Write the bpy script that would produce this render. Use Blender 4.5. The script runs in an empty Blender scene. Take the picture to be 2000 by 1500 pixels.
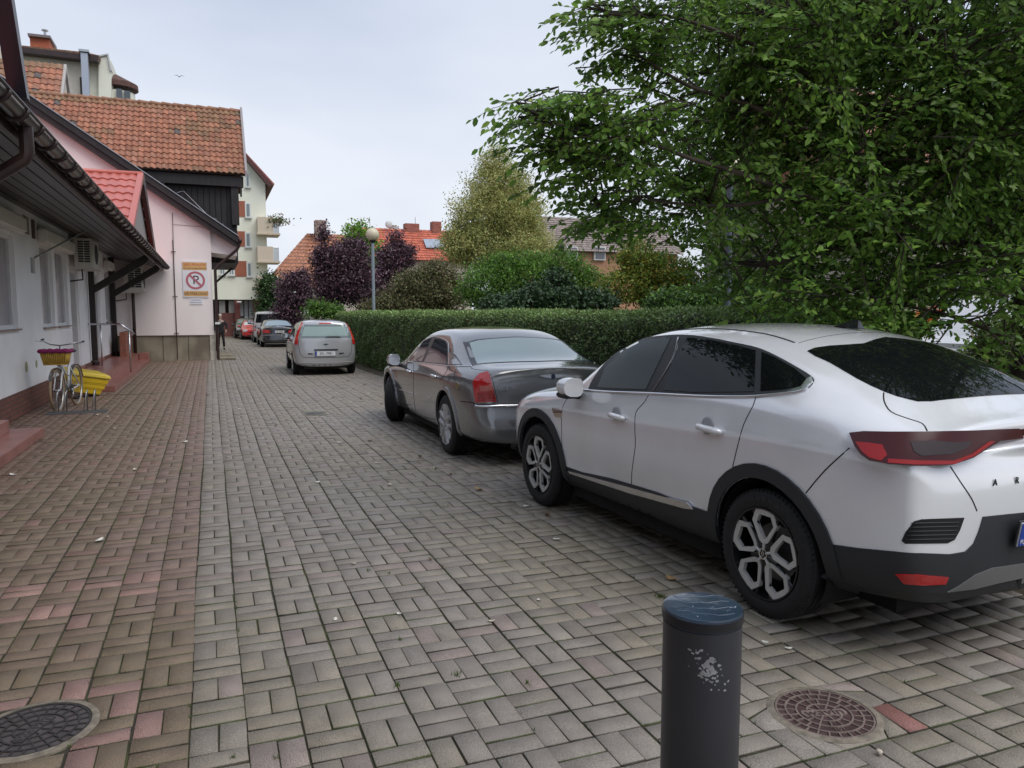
import bpy, bmesh, math, random
import numpy as np
from mathutils import Vector, Matrix
from mathutils.bvhtree import BVHTree
from mathutils.geometry import delaunay_2d_cdt
R = math.radians
random.seed(7); np.random.seed(7)
SC = bpy.context.scene
COL = SC.collection

# ------------------------------------------------------------------ camera
EYE = 1.66; YAW = 21.354; PITCH = 5.332; FPX = 1500.0
cam_d = bpy.data.cameras.new('camera'); cam = bpy.data.objects.new('camera', cam_d); COL.objects.link(cam)
cam_d.lens = 27.0; cam_d.sensor_width = 36.0; cam_d.clip_start = 0.05; cam_d.clip_end = 2000
cam.location = (0, 0, EYE); cam.rotation_euler = (R(90 - PITCH), 0, R(-YAW))
SC.camera = cam

# ------------------------------------------------------------------ world, sun, exposure
SUN_EL, SUN_AZ = 54.0, 146.0          # azimuth from +Y (street axis), negative = left
w = bpy.data.worlds.new("World"); SC.world = w; w.use_nodes = True
nt = w.node_tree; nt.nodes.clear()
out = nt.nodes.new('ShaderNodeOutputWorld')
sky = nt.nodes.new('ShaderNodeTexSky'); sky.sky_type = 'NISHITA'; sky.sun_disc = False
sky.sun_elevation = R(SUN_EL); sky.sun_rotation = R(SUN_AZ); sky.air_density = 1.2; sky.dust_density = 3.0
b1 = nt.nodes.new('ShaderNodeBackground'); b1.inputs[1].default_value = 0.09
nt.links.new(sky.outputs[0], b1.inputs[0])
tc = nt.nodes.new('ShaderNodeTexCoord')
mp = nt.nodes.new('ShaderNodeMapping'); mp.inputs['Scale'].default_value = (1.2, 1.2, 3.2)
nt.links.new(tc.outputs['Generated'], mp.inputs[0])
nz = nt.nodes.new('ShaderNodeTexNoise'); nz.inputs['Scale'].default_value = 1.2; nz.inputs['Detail'].default_value = 4
nt.links.new(mp.outputs[0], nz.inputs['Vector'])
rp = nt.nodes.new('ShaderNodeValToRGB')
rp.color_ramp.elements[0].position = 0.34; rp.color_ramp.elements[0].color = (0.345, 0.40, 0.515, 1)
rp.color_ramp.elements[1].position = 0.66; rp.color_ramp.elements[1].color = (0.51, 0.55, 0.635, 1)
nt.links.new(nz.outputs[0], rp.inputs[0])
sx = nt.nodes.new('ShaderNodeSeparateXYZ'); nt.links.new(tc.outputs['Generated'], sx.inputs[0])
rz = nt.nodes.new('ShaderNodeValToRGB')
rz.color_ramp.elements[0].position = 0.0; rz.color_ramp.elements[0].color = (1.28, 1.22, 1.13, 1)
rz.color_ramp.elements[1].position = 0.42; rz.color_ramp.elements[1].color = (1, 1, 1, 1)
nt.links.new(sx.outputs['Z'], rz.inputs[0])
mm = nt.nodes.new('ShaderNodeMix'); mm.data_type = 'RGBA'; mm.blend_type = 'MULTIPLY'; mm.inputs[0].default_value = 1
nt.links.new(rp.outputs[0], mm.inputs[6]); nt.links.new(rz.outputs[0], mm.inputs[7])
b2 = nt.nodes.new('ShaderNodeBackground'); b2.inputs[1].default_value = 1.0
nt.links.new(mm.outputs[2], b2.inputs[0])
mx = nt.nodes.new('ShaderNodeMixShader'); mx.inputs[0].default_value = 0.9
nt.links.new(b1.outputs[0], mx.inputs[1]); nt.links.new(b2.outputs[0], mx.inputs[2])
nt.links.new(mx.outputs[0], out.inputs[0])
sun_d = bpy.data.lights.new('sun', 'SUN'); sun_d.energy = 1.35; sun_d.angle = R(45); sun_d.color = (1.0, 0.96, 0.9)
sun = bpy.data.objects.new('sun', sun_d); COL.objects.link(sun)
sun.rotation_euler = (R(90 - SUN_EL), 0, R(180 - SUN_AZ))
SC.view_settings.view_transform = 'Standard'; SC.view_settings.look = 'None'
SC.view_settings.gamma = 1.0; SC.view_settings.exposure = 0.58; SC.view_settings.use_curve_mapping = False
SC.cycles.max_bounces = 8; SC.cycles.transparent_max_bounces = 8

# ------------------------------------------------------------------ measuring helpers
def ray(px, py):
    cx, cy, p, a = px - 1000, 750 - py, R(PITCH), R(YAW)
    f = FPX*math.cos(p) + cy*math.sin(p); u = cy*math.cos(p) - FPX*math.sin(p)
    return Vector((f*math.sin(a) + cx*math.cos(a), f*math.cos(a) - cx*math.sin(a), u))
def at(px, py, Y):
    d = ray(px, py); t = Y/d.y; return Vector((d.x*t, Y, EYE + d.z*t))
def gnd(px, py, z=0.0):
    d = ray(px, py); t = (z - EYE)/d.z; return Vector((d.x*t, d.y*t, z))

# ------------------------------------------------------------------ materials
MATS = {}
def mat(name, color, rough=0.6, metal=0.0, spec=0.5, var=0.0, scale=4.0, col2=None, bump=0.0, bscale=40.0,
        attr=None, coat=0.0, detail=4.0, emis=None, aniso=None, transl=0.0, ramp=(0.35, 0.65), speck=0.0):
    if name in MATS: return MATS[name]
    m = bpy.data.materials.new(name); m.use_nodes = True; n = m.node_tree.nodes; l = m.node_tree.links
    bs = n['Principled BSDF']
    bs.inputs['Roughness'].default_value = rough; bs.inputs['Metallic'].default_value = metal
    bs.inputs['Specular IOR Level'].default_value = spec
    bs.inputs['Coat Weight'].default_value = coat; bs.inputs['Coat Roughness'].default_value = 0.03
    c = (*color, 1)
    bs.inputs['Base Color'].default_value = c
    src = None
    t = n.new('ShaderNodeTexCoord')
    if attr:
        a = n.new('ShaderNodeAttribute'); a.attribute_name = attr; src = a.outputs['Color']
    if var or col2:
        nz = n.new('ShaderNodeTexNoise'); nz.inputs['Scale'].default_value = scale; nz.inputs['Detail'].default_value = detail
        mpn = n.new('ShaderNodeMapping')
        if aniso: mpn.inputs['Scale'].default_value = aniso
        l.new(t.outputs['Object'], mpn.inputs[0]); l.new(mpn.outputs[0], nz.inputs['Vector'])
        r_ = n.new('ShaderNodeValToRGB'); r_.color_ramp.elements[0].position = ramp[0]; r_.color_ramp.elements[1].position = ramp[1]
        if col2:
            r_.color_ramp.elements[0].color = c; r_.color_ramp.elements[1].color = (*col2, 1)
            l.new(nz.outputs[0], r_.inputs[0]); src = r_.outputs[0]
        else:
            r_.color_ramp.elements[0].color = (1 - var,)*3 + (1,); r_.color_ramp.elements[1].color = (1 + var,)*3 + (1,)
            l.new(nz.outputs[0], r_.inputs[0])
            mi = n.new('ShaderNodeMix'); mi.data_type = 'RGBA'; mi.blend_type = 'MULTIPLY'; mi.inputs[0].default_value = 1
            mi.inputs[6].default_value = c
            if src: l.new(src, mi.inputs[6])
            l.new(r_.outputs[0], mi.inputs[7]); src = mi.outputs[2]
    if speck:
        nz = n.new('ShaderNodeTexNoise'); nz.inputs['Scale'].default_value = 260; nz.inputs['Detail'].default_value = 2
        l.new(t.outputs['Object'], nz.inputs['Vector'])
        r_ = n.new('ShaderNodeValToRGB'); r_.color_ramp.elements[0].position = .35; r_.color_ramp.elements[1].position = .68
        r_.color_ramp.elements[0].color = (1 - speck,)*3 + (1,); r_.color_ramp.elements[1].color = (1 + speck,)*3 + (1,)
        l.new(nz.outputs[0], r_.inputs[0])
        mi = n.new('ShaderNodeMix'); mi.data_type = 'RGBA'; mi.blend_type = 'MULTIPLY'; mi.inputs[0].default_value = 1
        mi.inputs[6].default_value = c
        if src: l.new(src, mi.inputs[6])
        l.new(r_.outputs[0], mi.inputs[7]); src = mi.outputs[2]
    if src: l.new(src, bs.inputs['Base Color'])
    if emis:
        bs.inputs['Emission Color'].default_value = (*emis[:3], 1); bs.inputs['Emission Strength'].default_value = emis[3]
    if bump:
        nb = n.new('ShaderNodeTexNoise'); nb.inputs['Scale'].default_value = bscale; nb.inputs['Detail'].default_value = 4
        l.new(t.outputs['Object'], nb.inputs['Vector'])
        bp = n.new('ShaderNodeBump'); bp.inputs['Strength'].default_value = bump; bp.inputs['Distance'].default_value = 0.01
        l.new(nb.outputs[0], bp.inputs['Height']); l.new(bp.outputs[0], bs.inputs['Normal'])
    if transl:
        tr = n.new('ShaderNodeBsdfTranslucent'); ms = n.new('ShaderNodeMixShader'); ms.inputs[0].default_value = transl
        if src: l.new(src, tr.inputs[0])
        else: tr.inputs[0].default_value = c
        l.new(bs.outputs[0], ms.inputs[1]); l.new(tr.outputs[0], ms.inputs[2])
        l.new(ms.outputs[0], n['Material Output'].inputs[0])
    MATS[name] = m
    return m

def brick_mat(name, c1, c2, mortar, bw, bh, plane='YZ', msize=0.012):
    m = bpy.data.materials.new(name); m.use_nodes = True; n = m.node_tree.nodes; l = m.node_tree.links
    bs = n['Principled BSDF']; bs.inputs['Roughness'].default_value = .8
    t = n.new('ShaderNodeTexCoord'); s = n.new('ShaderNodeSeparateXYZ'); cb = n.new('ShaderNodeCombineXYZ')
    l.new(t.outputs['Object'], s.inputs[0])
    l.new(s.outputs[{'Y': 1, 'X': 0}[plane[0]]], cb.inputs[0]); l.new(s.outputs[2], cb.inputs[1])
    b = n.new('ShaderNodeTexBrick'); l.new(cb.outputs[0], b.inputs['Vector'])
    b.inputs['Color1'].default_value = (*c1, 1); b.inputs['Color2'].default_value = (*c2, 1); b.inputs['Mortar'].default_value = (*mortar, 1)
    b.inputs['Scale'].default_value = 1; b.inputs['Brick Width'].default_value = bw; b.inputs['Row Height'].default_value = bh
    b.inputs['Mortar Size'].default_value = msize; b.inputs['Mortar Smooth'].default_value = .2
    nz = n.new('ShaderNodeTexNoise'); nz.inputs['Scale'].default_value = 9; l.new(t.outputs['Object'], nz.inputs['Vector'])
    r_ = n.new('ShaderNodeValToRGB'); r_.color_ramp.elements[0].color = (.6, .6, .6, 1); r_.color_ramp.elements[1].color = (1.35, 1.3, 1.25, 1)
    l.new(nz.outputs[0], r_.inputs[0])
    mi = n.new('ShaderNodeMix'); mi.data_type = 'RGBA'; mi.blend_type = 'MULTIPLY'; mi.inputs[0].default_value = 1
    l.new(b.outputs[0], mi.inputs[6]); l.new(r_.outputs[0], mi.inputs[7]); l.new(mi.outputs[2], bs.inputs['Base Color'])
    bp = n.new('ShaderNodeBump'); bp.inputs['Strength'].default_value = .5; bp.inputs['Distance'].default_value = .008; bp.invert = True
    l.new(b.outputs['Fac'], bp.inputs['Height']); l.new(bp.outputs[0], bs.inputs['Normal'])
    MATS[name] = m
    return m

# ------------------------------------------------------------------ objects
def tag(o, label=None, cat=None, group=None, kind=None):
    if label: o['label'] = label
    if cat: o['category'] = cat
    if group: o['group'] = group
    if kind: o['kind'] = kind
    return o
def thing(name, loc, label, cat, group=None, rz=0.0):
    o = bpy.data.objects.new(name, None); COL.objects.link(o); o.empty_display_size = 0.2
    o.location = loc; o.rotation_euler = (0, 0, rz)
    return tag(o, label, cat, group)
def link(name, me, parent=None, m=None):
    o = bpy.data.objects.new(name, me); COL.objects.link(o)
    if parent is not None: o.parent = parent
    if m is not None: me.materials.append(m)
    return o
def shade(me, smooth, angle=35):
    if not len(me.polygons): return
    me.polygons.foreach_set('use_smooth', [bool(smooth)]*len(me.polygons))
    if smooth == 'auto':
        bm = bmesh.new(); bm.from_mesh(me)
        for e in bm.edges:
            if len(e.link_faces) == 2 and e.calc_face_angle(0) > R(angle): e.smooth = False
        bm.to_mesh(me); bm.free()
def np_mesh(name, v, f, smooth=False, colors=None):
    """v (N,3), f (M,k) one face size"""
    me = bpy.data.meshes.new(name); v = np.asarray(v, np.float32); f = np.asarray(f, np.int32)
    me.vertices.add(len(v)); me.vertices.foreach_set('co', v.ravel())
    k = f.shape[1]; me.loops.add(f.size); me.loops.foreach_set('vertex_index', f.ravel())
    me.polygons.add(len(f)); me.polygons.foreach_set('loop_start', np.arange(0, f.size, k, dtype=np.int32))
    me.polygons.foreach_set('loop_total', np.full(len(f), k, np.int32))
    if colors is not None:
        a = me.color_attributes.new('Col', 'FLOAT_COLOR', 'POINT')
        c = np.ones((len(v), 4), np.float32); c[:, :3] = colors; a.data.foreach_set('color', c.ravel())
    me.update(calc_edges=True); me.validate()
    if smooth: me.polygons.foreach_set('use_smooth', [True]*len(me.polygons))
    return me

class MB:
    """collects shapes in world coordinates, links them as one mesh"""
    def __init__(s): s.v = []; s.f = []
    def add(s, vs, fs):
        n = len(s.v); s.v += [tuple(p) for p in vs]; s.f += [tuple(i + n for i in f) for f in fs]; return s
    def box(s, a, b, m=None):
        x0, y0, z0 = a; x1, y1, z1 = b
        vs = [(x0, y0, z0), (x1, y0, z0), (x1, y1, z0), (x0, y1, z0), (x0, y0, z1), (x1, y0, z1), (x1, y1, z1), (x0, y1, z1)]
        if m is not None: vs = [tuple(m @ Vector(p)) for p in vs]
        return s.add(vs, [(0, 3, 2, 1), (4, 5, 6, 7), (0, 1, 5, 4), (1, 2, 6, 5), (2, 3, 7, 6), (3, 0, 4, 7)])
    def prism(s, pts, axis, t0, t1):
        """pts 2D polygon in the plane across axis ('x': y,z  'y': x,z  'z': x,y), extruded t0..t1"""
        mk = {'x': lambda p, t: (t, p[0], p[1]), 'y': lambda p, t: (p[0], t, p[1]), 'z': lambda p, t: (p[0], p[1], t)}[axis]
        n = len(pts)
        vs = [mk(p, t0) for p in pts] + [mk(p, t1) for p in pts]
        return s.add(vs, [tuple(range(n))[::-1], tuple(range(n, 2*n))] + [(i, (i+1) % n, n + (i+1) % n, n + i) for i in range(n)])
    def cyl(s, p0, p1, r0, r1=None, n=16, caps=True):
        return s.tube([p0, p1], [r0, r0 if r1 is None else r1], n, caps)
    def tube(s, pts, r, n=8, caps=True, closed=False):
        pts = [Vector(p) for p in pts]; k = len(pts)
        if not isinstance(r, (list, tuple)): r = [r]*k
        base = len(s.v); prev = None
        for i, p in enumerate(pts):
            if closed: d = pts[(i+1) % k] - pts[i-1]
            else: d = pts[min(i+1, k-1)] - pts[max(i-1, 0)]
            d = d.normalized() if d.length > 1e-9 else Vector((0, 0, 1))
            if prev is None:
                u = d.orthogonal().normalized()
            else:
                u = (prev - d*prev.dot(d)); u = u.normalized() if u.length > 1e-6 else d.orthogonal().normalized()
            prev = u; w_ = d.cross(u)
            for j in range(n):
                a = 2*math.pi*j/n; s.v.append(tuple(p + (u*math.cos(a) + w_*math.sin(a))*r[i]))
        for i in range(k if closed else k-1):
            i2 = (i+1) % k
            for j in range(n):
                s.f.append((base+i*n+j, base+i*n+(j+1) % n, base+i2*n+(j+1) % n, base+i2*n+j))
        if caps and not closed:
            s.f.append(tuple(base+j for j in range(n))[::-1]); s.f.append(tuple(base+(k-1)*n+j for j in range(n)))
        return s
    def lathe(s, prof, c=(0, 0, 0), n=24, axis='z', open_=False):
        """prof list of (r, t)"""
        base = len(s.v); k = len(prof)
        for r_, t in prof:
            for j in range(n):
                a = 2*math.pi*j/n; x, y = r_*math.cos(a), r_*math.sin(a)
                p = {'z': (x, y, t), 'x': (t, x, y), 'y': (x, t, y)}[axis]
                s.v.append((p[0]+c[0], p[1]+c[1], p[2]+c[2]))
        for i in range(k-1):
            for j in range(n): s.f.append((base+i*n+j, base+i*n+(j+1) % n, base+(i+1)*n+(j+1) % n, base+(i+1)*n+j))
        if open_: return s
        if prof[0][0] > 1e-6: s.f.append(tuple(base+j for j in range(n))[::-1])
        if prof[-1][0] > 1e-6: s.f.append(tuple(base+(k-1)*n+j for j in range(n)))
        return s
    def build(s, name, m, parent=None, smooth=False, bevel=0.0, local=False, sub=0):
        off = Vector((0, 0, 0)) if (local or parent is None) else parent_world(parent)
        me = bpy.data.meshes.new(name)
        me.from_pydata([(x-off.x, y-off.y, z-off.z) for x, y, z in s.v], [], s.f)
        bm = bmesh.new(); bm.from_mesh(me)
        bmesh.ops.remove_doubles(bm, verts=bm.verts, dist=1e-5)
        bmesh.ops.recalc_face_normals(bm, faces=bm.faces)
        if bevel:
            es = [e for e in bm.edges if len(e.link_faces) == 2 and e.calc_face_angle(0) > R(30)]
            bmesh.ops.bevel(bm, geom=es, offset=bevel, segments=2, affect='EDGES', clamp_overlap=True)
        bm.to_mesh(me); bm.free(); me.update()
        shade(me, smooth)
        o = link(name, me, parent, m)
        if sub:
            md = o.modifiers.new('s', 'SUBSURF'); md.levels = sub; md.render_levels = sub
        return o
def parent_world(p):
    v = Vector((0, 0, 0))
    while p is not None:
        v += Vector(p.location); p = p.parent
    return v
def B(name, a, b, m, parent=None, bevel=0.0):
    return MB().box(a, b).build(name, m, parent, bevel=bevel)
def text_obj(name, body, size, loc, rot, m, parent=None, ext=0.001, align='CENTER', local=False, xs=1.0):
    cu = bpy.data.curves.new(name, 'FONT'); cu.body = body; cu.size = size; cu.extrude = ext
    cu.align_x = align; cu.align_y = 'CENTER'
    tmp = bpy.data.objects.new('t', cu); COL.objects.link(tmp)
    me = bpy.data.meshes.new_from_object(tmp.evaluated_get(bpy.context.evaluated_depsgraph_get()))
    bpy.data.objects.remove(tmp)
    M = Matrix.Translation(Vector(loc)) @ (rot if isinstance(rot, Matrix) else Matrix.Rotation(0, 4, 'X')) @ Matrix.Scale(xs, 4, (1, 0, 0))
    me.transform(M)
    if parent is not None and not local: me.transform(Matrix.Translation(-parent_world(parent)))
    me.materials.clear()
    return link(name, me, parent, m)
def copy_tree(o, parent=None):
    c = o.copy(); COL.objects.link(c); c.parent = parent
    for ch in [x for x in COL.objects if x.parent == o]: copy_tree(ch, c)
    return c
def smooth_loop(pts, n=4, closed=True, sharp=()):
    """Catmull-Rom through 2D/3D points"""
    P = [Vector((*p, 0)) if len(p) == 2 else Vector(p) for p in pts]; k = len(P); o = []
    dim = len(pts[0])
    rng = range(k if closed else k-1)
    for i in rng:
        p0 = P[(i-1) % k] if closed or i > 0 else P[0]; p1 = P[i]; p2 = P[(i+1) % k]
        p3 = P[(i+2) % k] if closed or i+2 < k else P[-1]
        if i in sharp: p0 = p1
        if (i+1) % k in sharp: p3 = p2
        for j in range(n):
            t = j/n
            q = 0.5*((2*p1) + (p2-p0)*t + (2*p0-5*p1+4*p2-p3)*t*t + (3*p1-p0-3*p2+p3)*t**3)
            o.append(tuple(q)[:dim])
    if not closed: o.append(tuple(P[-1])[:dim])
    return o
# ================================================================== GROUND AND PAVING
g_mat = mat('grass_earth', (.045, .06, .022), .95, var=.4, scale=.8, bump=.4, bscale=20)
v = [(-400, -200, -.06), (400, -200, -.06), (400, 700, -.06), (-400, 700, -.06)]
gme = bpy.data.meshes.new('ground'); gme.from_pydata(v, [], [(0, 1, 2, 3)])
tag(link('ground', gme, None, g_mat), kind='structure')
# joint bed: mossy dirt sheet just below the paver tops
PX, PY = 0.2132, 0.2135; SEAM = -0.135
joint = mat('joint_dirt', (.040, .036, .024), .95, col2=(.085, .100, .026), scale=2.3, detail=8, ramp=(.45, .72))
jm = bpy.data.meshes.new('joint_bed')
jm.from_pydata([(-9, -9, -.011), (5.4, -9, -.011), (5.4, 66, -.011), (-9, 66, -.011)], [], [(0, 1, 2, 3)])
tag(link('joint_bed', jm, None, joint), kind='structure')

HOLES = [(-.715, 3.43, .222), (2.325, 2.375, .213)]     # manhole covers
def in_holes(cx, cy):
    o = np.zeros(cx.shape, bool)
    for hx, hy, hr in HOLES: o |= (np.hypot(cx-hx, cy-hy) < hr*.86)
    return o
rng = np.random.RandomState(3)
def build_pavers(x0, x1, y0, y1, name):
    i0 = math.floor((x0-SEAM)/PX); i1 = math.ceil((x1-SEAM)/PX); j0 = math.floor(y0/PY); j1 = math.ceil(y1/PY)
    I, J = np.meshgrid(np.arange(i0, i1), np.arange(j0, j1), indexing='ij'); I = I.ravel(); J = J.ravel()
    X = SEAM + I*PX; Y = J*PY; par = ((I+J) % 2 == 0)
    # two bricks per cell: (x, y, w, h)
    bx = np.concatenate([X, np.where(par, X+PX/2, X)]); by = np.concatenate([Y, np.where(par, Y, Y+PY/2)])
    bw = np.concatenate([np.where(par, PX/2, PX)]*2); bh = np.concatenate([np.where(par, PY, PY/2)]*2)
    II = np.concatenate([I, I])
    cx, cy = bx+bw/2, by+bh/2
    edgeL = np.concatenate([np.ones(len(I), bool), ~par]); edgeR = np.concatenate([~par, par]) | np.concatenate([np.zeros(len(I), bool), np.ones(len(I), bool)])
    wx_ = np.where(edgeL, .0008, 0); wr_ = np.where(edgeR, .0008, 0); cx = cx + (wx_-wr_)/2; bw = bw - wx_ - wr_
    keep = ~in_holes(cx, cy); bx, by, bw, bh, cx, cy, II = [q[keep] for q in (bx, by, bw, bh, cx, cy, II)]
    n = len(cx)
    wob = .0035*np.sin(cy*.9 + II*1.3) + .003*np.sin(cy*2.3+II*.7)
    cx = cx + wob + rng.normal(0, .0012, n); cy = cy + .004*np.sin(cx*1.7) + rng.normal(0, .0012, n)
    g = .0028 + rng.rand(n)*.0024                      # joint
    hw, hh = bw/2-g/2, bh/2-g/2-.003
    # stay on own colour side of the seam
    ang = rng.normal(0, .007, n); z = rng.normal(0, .0013, n) - .0012
    tx, ty = rng.normal(0, .007, n), rng.normal(0, .007, n)
    ch = .0026
    V = np.zeros((n, 12, 3)); sg = np.array([(-1, -1), (1, -1), (1, 1), (-1, 1)])
    for ring, (ins, dz) in enumerate([(ch, 0), (0, -.004), (0, -.03)]):
        for c_ in range(4):
            lx = sg[c_, 0]*(hw-ins); ly = sg[c_, 1]*(hh-ins)
            V[:, ring*4+c_, 0] = cx + lx*np.cos(ang) - ly*np.sin(ang)
            V[:, ring*4+c_, 1] = cy + lx*np.sin(ang) + ly*np.cos(ang)
            V[:, ring*4+c_, 2] = z + dz + tx*lx + ty*ly
    for hx_, hy_, hr in HOLES:                         # pavers cut round the covers
        d = np.hypot(V[:, :, 0]-hx_, V[:, :, 1]-hy_); m_ = d < hr+.012; k_ = (hr+.012)/np.maximum(d, 1e-4)
        V[:, :, 0] = np.where(m_, hx_+(V[:, :, 0]-hx_)*k_, V[:, :, 0]); V[:, :, 1] = np.where(m_, hy_+(V[:, :, 1]-hy_)*k_, V[:, :, 1])
    base = np.array([[0, 1, 2, 3]] + [[4+c_, 4+(c_+1) % 4, (c_+1) % 4, c_] for c_ in range(4)] + [[8+c_, 8+(c_+1) % 4, 4+(c_+1) % 4, 4+c_] for c_ in range(4)])
    F = (base[None] + (np.arange(n)*12)[:, None, None]).reshape(-1, 4)
    # colours of the pavers themselves
    left = cx < SEAM
    pat = (np.sin(cx*1.9+cy*.55+1)+np.sin(cx*.8-cy*1.35)+np.sin(cy*.33+cx*2.7))/3
    grey = np.array([.250, .230, .210]); tan = np.array([.240, .218, .178]); dark = np.array([.208, .188, .166]); pinkg = np.array([.255, .216, .200])
    r1, r2 = rng.rand(n), rng.rand(n)
    col = grey + (tan-grey)*np.clip(.4+pat+rng.normal(0, .3, n), 0, 1)[:, None]
    m = r1 < .07; col[m] = dark; m = (r1 > .94); col[m] = pinkg
    brn = np.array([.196, .145, .110]); olv = np.array([.178, .142, .096]); red = np.array([.222, .142, .118]); mau = np.array([.208, .150, .124]); pnk = np.array([.32, .205, .185])
    cl = brn + (olv-brn)*np.clip(.4+pat+rng.normal(0, .35, n), 0, 1)[:, None]
    far = np.clip((cy-7)/12, 0, 1)
    cl = cl + (mau-cl)*np.clip(.12+far*.35+rng.normal(0, .1, n), 0, 1)[:, None]
    nearseam = (II >= -3) & (cy > 4.6) & (r2 < .4+.25*(II+3))
    cl[nearseam] = mau*(.95+.1*r2[nearseam, None])
    m = r1 < .07; cl[m] = red
    patch = ((cx > -1.5) & (cx < -.36) & (cy > 4.35) & (cy < 5.35) & (r1 < .6-.4*np.abs(cy-4.9)/.5)) | ((cx < -1.2) & (cy > 4.5) & (cy < 5.6) & (r1 < .2))
    cl[patch] = (red*.45+pnk*.55)*(.85+.3*r2[patch, None])
    mh = np.hypot(cx+.66, cy-3.43) < .40
    cl[mh & (r1 < .75)] = pnk*.85
    steps = (cx < -1.9); cl[steps] = cl[steps]*.5 + red*.5
    col[left] = cl[left]
    one = np.zeros(n, bool); op = gnd(1742, 1396); one[int(np.argmin(np.hypot(cx-op.x, cy-op.y)))] = True; col[one] = (.26, .125, .11)
    col *= np.array([1.04, 1.0, .955])*(1+rng.normal(0, .042, n))[:, None]
    CC = np.repeat(np.clip(col, .01, .9), 12, axis=0).reshape(n, 12, 3)
    dirt = np.array([.052, .046, .032])*(.7+.6*rng.rand(n, 1, 1)); mossy = (rng.rand(n) < .30)[:, None, None]*np.array([.018, .040, -.002])
    CC[:, 4:] = dirt + mossy                                    # soil and moss on the sunk edges
    me = np_mesh(name, V.reshape(-1, 3), F, colors=np.clip(CC.reshape(-1, 3), .005, .9))
    return me
pv_mat = mat('paver', (1, 1, 1), .56, attr='Col', var=.15, scale=7, bump=.6, bscale=170, speck=.34, spec=.5, ramp=(.3, .7))
tag(link('brick_paving', build_pavers(-2.93, 4.6, -3, 62, 'brick_paving'), None, pv_mat), kind='structure')

# soil strip along the hedge foot
soil = mat('soil', (.045, .034, .022), .95, col2=(.10, .085, .055), scale=7, bump=.8, bscale=30, detail=8)
def hx(y): return 4.78 - .021*y
nY = 60; vs = []; fs = []
for i in range(nY+1):
    y = -4 + 45*i/nY; x = hx(y)
    for k, (dx, z) in enumerate([(-.30, -.004), (-.2, .012), (0, .03), (.6, .05), (1.4, .02)]):
        vs.append((x+dx+random.uniform(-.03, .03)*(k < 2), y, z+random.uniform(-.004, .004)))
    if i: fs += [((i-1)*5+k, (i-1)*5+k+1, i*5+k+1, i*5+k) for k in range(4)]
me = bpy.data.meshes.new('soil_strip'); me.from_pydata(vs, [], fs); shade(me, True)
tag(link('soil_strip', me, None, soil), kind='structure')

# ------------------------------------------------------------------ manhole covers
iron = mat('cast_iron', (.055, .045, .045), .6, metal=.3, var=.3, scale=12, bump=.3)
iron_red = mat('rusty_cast_iron', (.075, .042, .042), .6, metal=.25, var=.3, scale=14, bump=.3)
iron_rib = mat('worn_iron_rib', (.20, .155, .135), .6, metal=.2, var=.25, scale=20)
ring_m = mat('cement_collar', (.19, .165, .13), .9, var=.3, scale=20, bump=.5)
def manhole(x, y, r, rot, label, word, num, m_base, m_rib):
    t = thing('manhole_cover', (x, y, 0), label, 'manhole cover', rz=rot)
    MB().lathe([(r*1.07, -.03), (r*1.07, -.002), (r*1.0, .0035), (r*.93, .003), (r*.93, -.03)], n=48).build('frame_ring', ring_m, t, local=True, smooth='auto')
    MB().lathe([(0, -.012), (r*.925, -.012), (r*.925, -.004), (0, -.004)], n=48).build('lid', m_base, t, local=True)
    rb = MB(); z0, z1 = -.0045, .0015
    for rr in (.30, .50, .70, .88):
        n = 48; q = []
        a0 = .0
        for k in range(n):
            a = 2*math.pi*k/n; a2 = 2*math.pi*(k+1)/n
            if rr < .45 and abs(math.sin(a+.065)) < .42: continue
            p = [(r*rr*math.cos(a), r*rr*math.sin(a)), (r*rr*math.cos(a2), r*rr*math.sin(a2)), (r*(rr+.035)*math.cos(a2), r*(rr+.035)*math.sin(a2)), (r*(rr+.035)*math.cos(a), r*(rr+.035)*math.sin(a))]
            rb.prism(p, 'z', z0, z1)
    for lo, hi, n, o in ((.14, .30, 8, .2), (.335, .50, 14, .1), (.535, .70, 20, .05), (.735, .88, 26, 0)):
        for k in range(n):
            a = 2*math.pi*(k+o)/n
            if lo < .4 and abs(math.sin(a)) < .45: continue
            if .5 < lo < .6 and -2.0 < (a-2*math.pi) < -1.15 and num: continue
            d = Vector((math.cos(a), math.sin(a), 0)); e = Vector((-d.y, d.x, 0))*r*.014
            p = [d*r*lo-e, d*r*hi-e, d*r*hi+e, d*r*lo+e]
            rb.prism([(q_.x, q_.y) for q_ in p], 'z', z0, z1)
    rb.prism([(-r*.42, -r*.11), (r*.42, -r*.11), (r*.46, 0), (r*.42, r*.11), (-r*.42, r*.11), (-r*.46, 0)], 'z', z0, .0005)
    rb.build('rib_pattern', m_rib, t, local=True)
    text_obj('lettering', word, r*.30, (0, 0, .001), None, m_base, t, ext=.0015, local=True, xs=1.15)
    if num: text_obj('number', num, r*.16, (0, -r*.60, -.003), None, m_rib, t, ext=.003, local=True)
    return t
manhole(2.325, 2.375, .213, R(-16), 'round reddish iron manhole cover with brick pattern beside the black bollard', 'wavin', '101', iron_red, iron_rib)
manhole(-.715, 3.43, .222, R(62), 'round dark iron manhole cover set in pink pavers at the left', 'wavin', '', mat('dark_iron', (.10, .085, .085), .6, metal=.3, var=.25, scale=15, bump=.3), mat('black_rib', (.05, .045, .045), .6, metal=.3))
t = thing('valve_cover', (1.54, 12.9, 0), 'small worn square access cover flush in the grey paving', 'access cover')
B('frame', (1.35, 12.62, -.02), (1.73, 13.12, .003), mat('worn_concrete', (.16, .15, .12), .9, var=.35, scale=14, bump=.5), t)
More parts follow.
